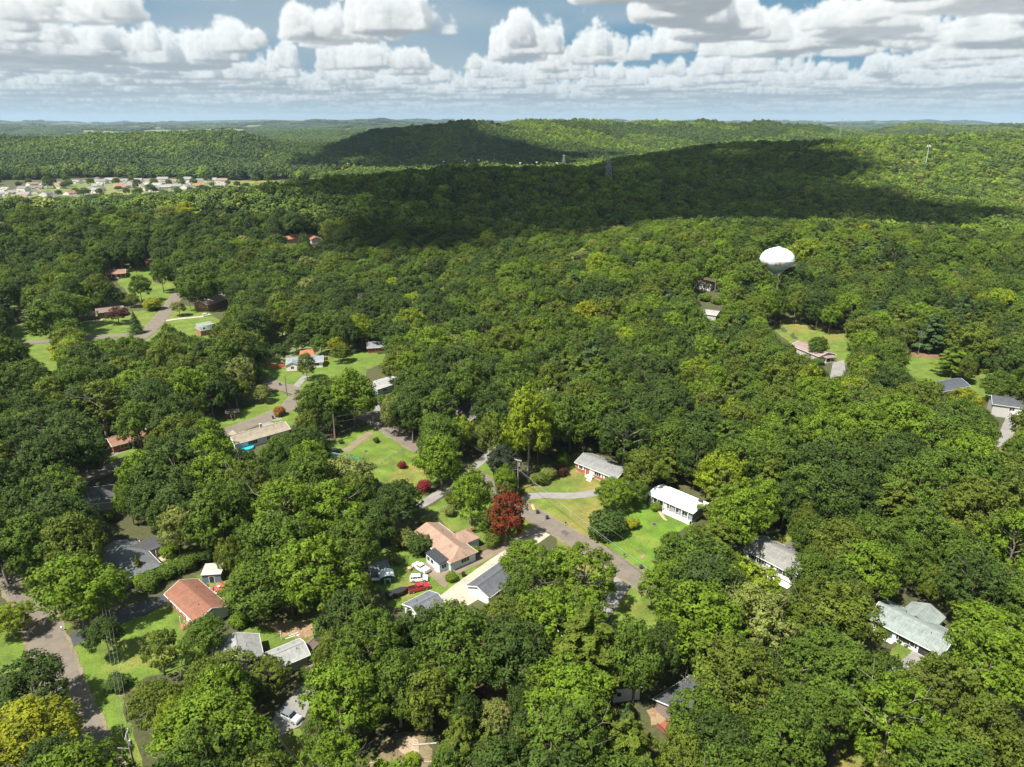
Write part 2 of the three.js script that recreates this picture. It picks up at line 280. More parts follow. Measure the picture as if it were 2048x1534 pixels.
function bushCrown(seed, { lobes = 12, leaves = 2600, size = 0.95 } = {}) { // a shrub down to the ground, made 20 m high like the rest and scaled down
  const L = new Leaves(seed), R = L.R;
  for (let k = 0; k < lobes; k++) {
    const a = k * 2.4 + R(), r = 4.6 * Math.sqrt(R()), x = Math.cos(a) * r, z = Math.sin(a) * r, rl = 3.2 + 1.6 * R(), y = 5 + R() * (9.5 - r * 0.9), tone = 0.85 + 0.3 * R();
    for (let i = 0; i < leaves / lobes; i++) {
      let dx = R() * 2 - 1, dy = R() * 1.7 - 0.7, dz = R() * 2 - 1; const l = Math.hypot(dx, dy, dz) || 1; dx /= l; dy /= l; dz /= l; const q = rl * (0.75 + 0.3 * R());
      L.leaf(x + dx * q, Math.max(0.3, y + dy * q * 1.25), z + dz * q, dx, dy + 0.25, dz, size, 0.8, tone);
    }
  }
  return L.build();
}
function limbs(seed, { low = 0.35, n = 6, r = 0.36, reach = 4.6, top = 0.85, fork = true } = {}) { // trunk and main limbs
  const R = rng(seed), g = [], p = [[0, -0.6, 0]], Ht = 20; let x = 0, z = 0;
  for (let k = 1; k <= 4; k++) { x += (R() - 0.5) * 0.7; z += (R() - 0.5) * 0.7; p.push([x, Ht * top * k / 4, z]); }
  for (let k = 0; k < 4; k++) g.push(bar(p[k], p[k + 1], r * (1 - k * 0.23) * (k ? 1 : 1.25), r * (1 - (k + 1) * 0.22), 7));
  for (let k = 0; k < n; k++) {
    const v = low + (0.72 - low) * k / n, y = Ht * v, a = k * 2.4 + R(), q = reach * (0.7 + 0.5 * R()), s = Math.min(3, Math.floor(v / top * 4)), f = v / top * 4 - s, bx = mix(p[s][0], p[s + 1][0], f), bz = mix(p[s][2], p[s + 1][2], f);
    const e = [bx + Math.cos(a) * q, y + q * (0.5 + 0.5 * R()), bz + Math.sin(a) * q]; g.push(bar([bx, y, bz], e, r * 0.42, r * 0.16, 5));
    if (fork) for (let m = 0; m < 2; m++) { const b = a + (m ? 0.7 : -0.7) * (0.6 + R()), w = q * 0.55; g.push(bar(e, [e[0] + Math.cos(b) * w, e[1] + w * (0.4 + 0.5 * R()), e[2] + Math.sin(b) * w], r * 0.16, r * 0.05, 4)); }
  }
  return mergeGeometries(g);
}
function deadWood(seed, { r = 0.24, levels = 4, spread = 0.75 } = {}) { // a bare tree: forks that fork again
  const R = rng(seed), g = [];
  const grow = (a, dir, len, rad, lv) => {
    const e = [a[0] + dir[0] * len, a[1] + dir[1] * len, a[2] + dir[2] * len]; g.push(bar(a, e, rad, rad * 0.62, 5)); if (lv <= 0) return;
    for (let k = 0; k < (lv > 2 ? 3 : 2); k++) { const d = [dir[0] + (R() - 0.5) * 2 * spread, dir[1] * 0.9 + (R() - 0.3) * 0.5, dir[2] + (R() - 0.5) * 2 * spread], l = Math.hypot(...d); grow(e, d.map((v) => v / l), len * (0.58 + 0.25 * R()), rad * 0.58, lv - 1); }
  };
  grow([0, -0.5, 0], [0, 1, 0], 8.5, r, levels); return mergeGeometries(g);
}
const KINDS = {
  round: { crowns: [1, 2, 3, 4, 5, 6, 14, 15].map((s) => broadCrown(s * 13, { lobes: 26 + (s * 5) % 17, wide: 0.36 + 0.02 * (s % 6), low: 0.24 + 0.02 * (s % 5) })), trunks: [limbs(1), limbs(2)], name: 'broadleaf_tree', what: 'rounded broadleaf tree' },
  tall: { crowns: [7, 8, 9, 18].map((s) => broadCrown(s * 17, { lobes: 38, low: 0.26, wide: 0.40, lobeSize: [0.11, 0.19] })), trunks: [limbs(3, { reach: 3.6 })], name: 'broadleaf_tree', what: 'tall oval broadleaf tree' },
  open: { crowns: [10, 11, 12, 16, 17].map((s) => broadCrown(s * 19, { lobes: 44, leaves: 7500, size: 0.40, low: 0.26, lobeSize: [0.08, 0.14], gap: 0.12, fill: 0.04 })), trunks: [limbs(4, { n: 9, reach: 4.6, low: 0.46 }), limbs(5, { n: 9, reach: 4.6, low: 0.46 })], name: 'broadleaf_tree', what: 'open crowned broadleaf tree with limbs showing' },
  maple: { crowns: [broadCrown(301, { lobes: 46, low: 0.12, wide: 0.36, lobeSize: [0.08, 0.17], green: 0.3 })], trunks: [limbs(3, { reach: 3.6 })], name: 'maple_tree', what: 'turning maple' },
  pine: { crowns: [20, 21, 22].map((s) => pineCrown(s)), trunks: [limbs(6, { n: 0, top: 0.95 })], name: 'pine_tree', what: 'layered pine tree' },
  cone: { crowns: [30, 31].map((s) => coneCrown(s)), trunks: [limbs(7, { n: 0, top: 0.9 })], name: 'conifer_tree', what: 'dense cone shaped conifer' },
  bush: { crowns: [40, 41, 42].map((s) => bushCrown(s)), trunks: [], name: 'shrub', what: 'low leafy shrub' },
};
const deadShapes = [deadWood(50), deadWood(51, { spread: 0.6 }), deadWood(52, { spread: 0.95, levels: 4 })];
function plantTree(kind, tint, x, z, w, h, label, group, pick = 0, barkM = bark) {
  const K = KINDS[kind], t = thing(K.name, label, kind === 'bush' ? 'shrub' : 'tree', x, z, (pick * 1.7) % 6.28, group);
  t.scale.set(w / 15 * (0.88 + 0.24 * hash2(pick, 41)), h / 20, w / 15 * (0.88 + 0.24 * hash2(pick, 43)));
  if (K.trunks.length) part('trunk', K.trunks[pick % K.trunks.length], barkM, t);
  part('crown', K.crowns[pick % K.crowns.length], leafMat(tint), t);
  return t;
}
// single trees told apart by look: [kind, tint, x, z, width, height, label]
const HEROES = [
  ['maple', 'red', -1.7, -173.7, 10.3, 18.0, 'orange red maple beside the road junction'],
  ['tall', 'fresh', -11.8, -181.1, 11.5, 19.0, 'fresh green oval maple beside the orange red maple'],
  ['round', 'mid', -5.5, -175.6, 8.8, 9.7, 'green tree growing against the orange red maple'],
  ['tall', 'lime', 5.1, -215.0, 15.1, 32.4, 'very tall yellow green tulip tree with tall pale bare trunk'],
  ['round', 'black', -2.6, -208.6, 11.8, 12.9, 'very dark tree between the driveway and the utility pole'],
  ['round', 'fresh', -22.6, -204.3, 15.6, 19.5, 'big green tree standing between the road and the driveway'],
  ['tall', 'mid', -27.7, -230.6, 10.6, 16.0, 'tall green tree with an orange twig beside the road'],
  ['round', 'mid', -73.4, -252.5, 18.7, 20.6, 'big rounded green tree inside the bend of the street'],
  ['round', 'fresh', -61.6, -256.3, 20.3, 23.3, 'big fresh green tree overhanging the street corner'],
  ['round', 'rust', -24.9, -273.4, 11.5, 15.0, 'rusty brown tree behind the dark roofed house'],
  ['round', 'rust', -35.5, -284.7, 7.3, 10.2, 'small rusty brown tree beside the grey blue house'],
  ['round', 'yellow', -209.3, -320.5, 17.5, 15.8, 'yellow round tree below the brick houses'],
  ['round', 'mid', -240.7, -356.7, 23.8, 26.2, 'broad green tree in front of the row of brick houses'],
  ['round', 'mid', -196.3, -437.6, 22.5, 29.2, 'big green tree behind the brown chalet'],
  ['round', 'plum', -232.3, -405.5, 12.9, 10.3, 'dark reddish spreading tree at the corner of the long brick house'],
  ['cone', 'blue', -211.8, -385.6, 10.1, 13.1, 'blue green conifer on the lawn of the long brick house'],
  ['bush', 'yellow', -226.6, -436.4, 10.7, 9.6, 'yellow green shrubs at the edge of the street lawn'],
  ['tall', 'mid', -241.5, -453.3, 13.0, 18.1, 'green tree in the upper street lawn'],
  ['tall', 'mid', -238.3, -477.0, 12.2, 23.2, 'slender tree standing in a dark mulch ring'],
  ['round', 'pale', -203.5, -422.6, 9.2, 9.2, 'pale shrub tree beside the leaning utility pole'],
  ['tall', 'olive', -94.5, -308.7, 7.8, 13.3, 'dark tree in front of the white house with the orange roofed annex'],
  ['round', 'yellow', -89.1, -344.0, 8.6, 10.3, 'yellow green tree behind the white house yard'],
  ['round', 'olive', -85.4, -334.2, 8.9, 8.9, 'olive tree right of the white house'],
  ['round', 'yellow', -74.0, -297.6, 5.8, 7.0, 'light yellow tree in the hedge line'],
  ['bush', 'fresh', -114.6, -307.8, 6.9, 8.3, 'fresh green small tree beside the orange fence'],
  ['round', 'pale', -105.9, -280.5, 7.2, 7.9, 'pale leaved tree on the street verge'],
  ['bush', 'rust', -94.5, -266.7, 4.9, 4.9, 'thin rust tinged shrub at the street edge'],
  ['cone', 'mid', -81.1, -218.0, 10.8, 13.0, 'green conifer beside the tan roofed house'],
  ['cone', 'deep', -75.6, -225.3, 10.4, 13.6, 'tall dark conifer in the conifer row'],
  ['cone', 'mid', -68.1, -224.8, 12.2, 14.6, 'broad conifer at the end of the conifer row'],
  ['cone', 'deep', -61.5, -213.5, 10.0, 12.0, 'dark conifer above the teal roof'],
  ['cone', 'blue', -91.6, -215.8, 7.7, 10.1, 'blue green conifer beside the swimming pool'],
  ['bush', 'deep', -63.5, -240.0, 2.2, 1.9, 'round clipped dark shrub beside the guyed pole'],
  ['bush', 'deep', -50.6, -240.8, 2.8, 2.4, 'round clipped shrub at the driveway mouth'],
  ['bush', 'crimson', -38.0, -219.8, 2.9, 3.2, 'crimson bush on the dry lawn'],
  ['bush', 'crimson', -28.3, -202.7, 4.5, 5.4, 'reddish shrub beside the grey lane'],
  ['round', 'olive', -18.3, -193.1, 4.9, 5.9, 'small olive tree beside the grey lane'],
  ['round', 'pale', -51.3, -194.6, 16.9, 16.0, 'pale flowering tree below the teal roof'],
  ['bush', 'olive', 8.9, -208.2, 5.6, 5.0, 'low green bush behind the utility pole'],
  ['bush', 'pale', 12.3, -211.8, 5.3, 5.3, 'yellow tinged bush beside the purple brown bush'],
  ['bush', 'plum', 16.7, -214.6, 4.7, 4.7, 'purple brown bush in the dry front lawn'],
  ['round', 'olive', 42.0, -202.6, 13.0, 15.0, 'olive yellow tree beside the brick ranch house'],
  ['round', 'fresh', 30.5, -190.8, 10.9, 10.9, 'fresh green tree at the end of the curved driveway'],
  ['round', 'mid', 38.2, -193.5, 7.7, 8.5, 'green tree left of the white metal roof'],
  ['bush', 'deep', 27.5, -177.6, 10.9, 9.3, 'big dark evergreen bush under the power line'],
  ['bush', 'yellow', 35.1, -181.0, 4.1, 4.1, 'yellow bush beside the big dark evergreen bush'],
  ['bush', 'fresh', 44.1, -191.2, 3.7, 3.3, 'bright shrub in front of the white roofed house'],
  ['round', 'mid', 45.1, -150.0, 16.7, 17.5, 'big tree in front of the white roofed house'],
  ['round', 'fresh', 37.6, -142.0, 13.1, 14.4, 'big green tree at the end of the road'],
  ['open', 'fresh', 16.8, -143.1, 15.5, 17.8, 'large open crowned oak over the dark roofed garage house'],
  ['open', 'mid', 6.1, -142.0, 13.1, 15.7, 'oak standing beside the dark garage roof'],
  ['open', 'fresh', 9.3, -126.8, 16.3, 17.9, 'large oak below the garage house'],
  ['open', 'olive', -2.6, -126.4, 14.1, 16.2, 'spreading oak below the pale concrete drive'],
  ['round', 'olive', -12.9, -125.7, 13.0, 14.9, 'green tree beside the small grey roof'],
  ['round', 'lime', 53.9, -139.4, 16.4, 16.4, 'lime green tree in front of the grey roofed ranch house'],
  ['open', 'pale', 51.5, -125.2, 18.2, 20.0, 'pale flecked oak below the lime green tree'],
  ['tall', 'mid', 72.4, -145.3, 10.2, 15.3, 'green maple with reddening tips beside the grey roofed ranch house'],
  ['pine', 'blue', 85.3, -162.3, 9.0, 13.5, 'blue green pine behind the reddening maple'],
  ['tall', 'yellow', 116.8, -162.4, 9.5, 13.4, 'bright yellow tree in the eastern woods'],
  ['round', 'fresh', 87.1, -145.5, 14.5, 17.4, 'big green tree left of the green grey roof'],
  ['round', 'fresh', 103.3, -124.8, 15.1, 15.1, 'light green tree right of the green grey roof'],
  ['open', 'mid', 64.3, -116.3, 14.3, 15.7, 'open oak in front of the green grey roofed house'],
  ['pine', 'blue', 53.2, -253.8, 10.4, 15.6, 'blue green spruce in the dense woods'],
  ['pine', 'fresh', 204.9, -311.6, 17.1, 16.2, 'broad flat topped pine beside the plank fence'],
  ['round', 'yellow', 180.5, -263.2, 12.3, 13.6, 'yellow topped tree beside the white deck house'],
  ['round', 'mid', 204.3, -278.7, 12.1, 14.6, 'dark tree in front of the white deck house'],
  ['round', 'fresh', 170.6, -326.1, 15.8, 19.0, 'fresh green tree between the two back lawns'],
  ['tall', 'mid', 153.7, -340.2, 9.0, 11.7, 'green tree growing beside the mauve roof'],
  ['round', 'lime', 202.6, -485.5, 26.6, 23.9, 'yellow green tree beside the water tower'],
  ['round', 'mid', 147.9, -429.1, 25.7, 25.7, 'dark tree in front of the water tower'],
  ['round', 'lime', 245.8, -461.2, 16.4, 16.4, 'light green tree behind the water tower hill'],
  ['round', 'lime', -185.0, -550.4, 15.5, 18.5, 'yellow green tree on the left woodland slope'],
  ['round', 'fresh', -100.7, -137.5, 19.0, 20.0, 'broad fresh green oak over the street'],
  ['round', 'deep', -119.2, -161.3, 21.6, 21.6, 'broad dark oak above the street'],
  ['round', 'deep', -89.9, -127.8, 7.9, 10.3, 'dark green tree at the driveway mouth'],
  ['open', 'olive', -75.2, -122.4, 8.9, 11.2, 'grey green tree on the brick house lawn'],
  ['round', 'mid', -67.7, -127.3, 10.1, 10.1, 'green tree against the brown roofed house'],
  ['bush', 'deep', -82.9, -118.3, 4.8, 3.9, 'round dark bush on the front lawn'],
  ['round', 'deep', -94.3, -109.8, 13.7, 13.7, 'dark tree casting shade on the street'],
  ['round', 'yellow', -85.6, -96.0, 16.8, 15.9, 'yellow green oak at the street edge'],
  ['round', 'lime', -115.3, -134.2, 9.2, 9.2, 'light yellow green tree across the street'],
  ['round', 'fresh', -54.2, -98.1, 18.4, 15.6, 'very large fresh green maple beside the silver car'],
  ['round', 'olive', -69.3, -107.2, 10.6, 11.7, 'olive tree beside the power line'],
  ['open', 'olive', -56.8, -116.4, 11.3, 11.3, 'oak over the pale grey roof'],
  ['open', 'olive', -50.4, -116.8, 9.3, 9.3, 'oak between the pale grey roof and the garage'],
  ['round', 'mid', -58.3, -151.5, 18.6, 21.4, 'large rounded oak above the brown roofed house'],
  ['round', 'fresh', -44.5, -139.0, 19.7, 22.6, 'large fresh green oak left of the green shed'],
  ['round', 'mid', -59.0, -139.3, 14.0, 15.4, 'large tree beside the red deck'],
  ['round', 'mid', -41.2, -155.4, 15.3, 18.3, 'large tree left of the tan roofed house'],
  ['round', 'deep', -92.7, -174.1, 16.8, 18.4, 'dark tall oak behind the dark roofed house'],
  ['round', 'deep', -104.6, -181.0, 14.5, 15.9, 'dark oak beside the hip roofed house'],
  ['round', 'fresh', 2.7, -154.8, 11.0, 12.1, 'oak with its crown across the dark garage roof'],
  ['open', 'fresh', 15.5, -134.2, 12.5, 13.8, 'oak between the garage house and the grey drive'],
  ['round', 'mid', 190.4, -510.3, 25.0, 25.0, 'tree directly behind the water tower bulb'],
  ['cone', 'olive', -97.1, -156.6, 4.4, 7.5, 'thin ragged conifer in front of the dark slate roof'],
  ['bush', 'deep', -98.2, -154.6, 5.7, 4.5, 'dark bush below the dark slate roof'],
  ['bush', 'mid', -92.9, -153.1, 6.4, 4.8, 'green bush beside the black driveway'],
  ['bush', 'mid', -90.7, -157.3, 6.3, 4.4, 'green hedge bush between the two brick houses'],
  ['bush', 'fresh', -93.8, -166.7, 5.5, 5.2, 'fresh round bush beside the porch wing'],
  ['bush', 'mid', -86.8, -161.0, 6.9, 4.8, 'hedge bush behind the red brown roof'],
  ['bush', 'deep', -84.0, -164.8, 6.0, 4.2, 'dark hedge bush beside the tan shed'],
  ['bush', 'mid', 149.9, -330.2, 5.9, 4.1, 'dark shrub beneath the mauve roof eave'],
  ['bush', 'mid', 185.2, -469.8, 5.3, 4.8, 'shrub at the foot of the water tower'],
  ['bush', 'fresh', 122.1, -440.5, 8.2, 5.8, 'green shrub between the white cottage and the plain grey roof'],
  ['bush', 'mid', 127.4, -434.1, 6.9, 4.8, 'dark shrub behind the plain grey roof'],
  ['bush', 'fresh', 182.6, -247.0, 5.3, 3.7, 'shrub beside the white deck house driveway'],
  ['bush', 'mid', 188.7, -256.6, 4.7, 3.8, 'shrub against the white deck house wall'],
  ['round', 'mid', -258.9, -436.0, 11.3, 11.3, 'green tree behind the split level brick house'],
  ['round', 'deep', -251.4, -444.5, 10.8, 10.8, 'dark tree behind the plum coloured tree'],
  ['round', 'olive', -241.5, -442.1, 8.9, 8.9, 'olive tree below the columned brick house'],
  ['round', 'deep', -114.5, -331.5, 9.8, 10.8, 'dark tree behind the orange fence'],
  ['round', 'deep', -111.2, -349.1, 11.3, 11.3, 'dark tree behind the orange roofed annex'],
  ['round', 'mid', -97.5, -347.4, 10.2, 11.2, 'green tree right behind the orange roofed annex'],
  ['round', 'deep', -33.2, -181.7, 13.4, 14.7, 'dark oak beside the grey lane'],
  ['round', 'deep', -37.5, -170.8, 13.2, 14.6, 'dark oak behind the parked vehicles yard'],
  ['bush', 'yellow', -25.8, -183.6, 3.3, 2.6, 'yellow flecked bush at the wire fence'],
  ['bush', 'mid', 86.6, -134.6, 3.5, 2.8, 'green bush at the front of the green grey roofed house'],
  ['bush', 'mid', -42.3, -126.0, 4.4, 4.0, 'green bush beside the soil yard shed'],
  ['bush', 'fresh', -64.5, -138.2, 4.7, 3.8, 'fresh bush behind the pale grey roof'],
  ['bush', 'pale', -31.6, -163.6, 3.5, 3.5, 'pale olive shrub in the parked vehicles yard'],
  ['bush', 'deep', -25.6, -168.3, 6.9, 6.9, 'dark spreading shrub against the tan roofed house'],
  ['round', 'pale', -30.4, -170.5, 6.1, 6.1, 'pale yellow small tree behind the dark shrub'],
  ['bush', 'olive', -5.5, -172.1, 4.8, 5.2, 'olive shrub on the tan roofed house front lawn'],
  ['bush', 'fresh', -10.5, -167.6, 3.3, 3.0, 'green shrub at the corner of the tan roofed house'],
  ['bush', 'fresh', -15.8, -155.6, 3.4, 3.0, 'green shrub between the gravel and the concrete drive'],
  ['tall', 'mid', -22.0, -108.2, 11.5, 17.3, 'oak with a pale trunk above the leaf pile clearing'],
  ['tall', 'olive', -15.7, -107.2, 10.5, 15.8, 'oak with a tall pale bare trunk behind the leaf pile'],
  ['bush', 'deep', -25.8, -101.7, 1.3, 1.2, 'small round shrub on the clearing bank'],
  ['bush', 'lime', -24.3, -98.3, 2.6, 2.1, 'lime shrub at the clearing edge'],
  ['bush', 'lime', -18.5, -99.7, 3.2, 1.9, 'low lime hedge in the clearing'],
  ['round', 'pale', -3.8, -106.3, 6.7, 8.1, 'silvery pale tree beside the dark wood gap'],
  ['round', 'fresh', 9.9, -104.8, 17.8, 18.7, 'very large fresh green oak left of the white walled house'],
  ['round', 'mid', 34.9, -102.0, 12.1, 13.3, 'large tree below the dark roof with the red deck'],
  ['bush', 'deep', 88.9, -132.2, 1.6, 1.4, 'round clipped shrub beside the front steps'],
  ['bush', 'deep', 90.0, -130.8, 1.6, 1.4, 'round clipped shrub beside the driveway slab'],
  ['dead', '', 33.6, -126.4, 5.5, 8.8, 'bleached dead tree with bare forks below the striped lawn'],
  ['dead', '', 35.9, -115.7, 3.5, 5.3, 'bare dead tree rising over the dark roof'],
  ['dead', '', 42.7, -102.3, 8.4, 9.3, 'bare dead tree with rust coloured tatters of leaves'],
  ['dead', '', -92.8, -402.6, 11.6, 18.6, 'pale leafless tree in the middle woods'],
  ['dead', '', 92.1, -489.2, 12.5, 16.2, 'pale leafless tree on the far slope'],
  ['dead', '', 196.3, -336.9, 5.0, 15.9, 'bare dead conifer by the plank fence'],
  ['dead', '', 203.4, -338.8, 3.5, 14.7, 'thin leaning dead pine by the plank fence'],
  ['dead', '', 92.8, -255.5, 9.0, 9.9, 'bare white branches among the eastern woods'],
  ['dead', '', 262.1, -371.6, 9.8, 9.8, 'silver dead tree among the eastern oaks'],
];
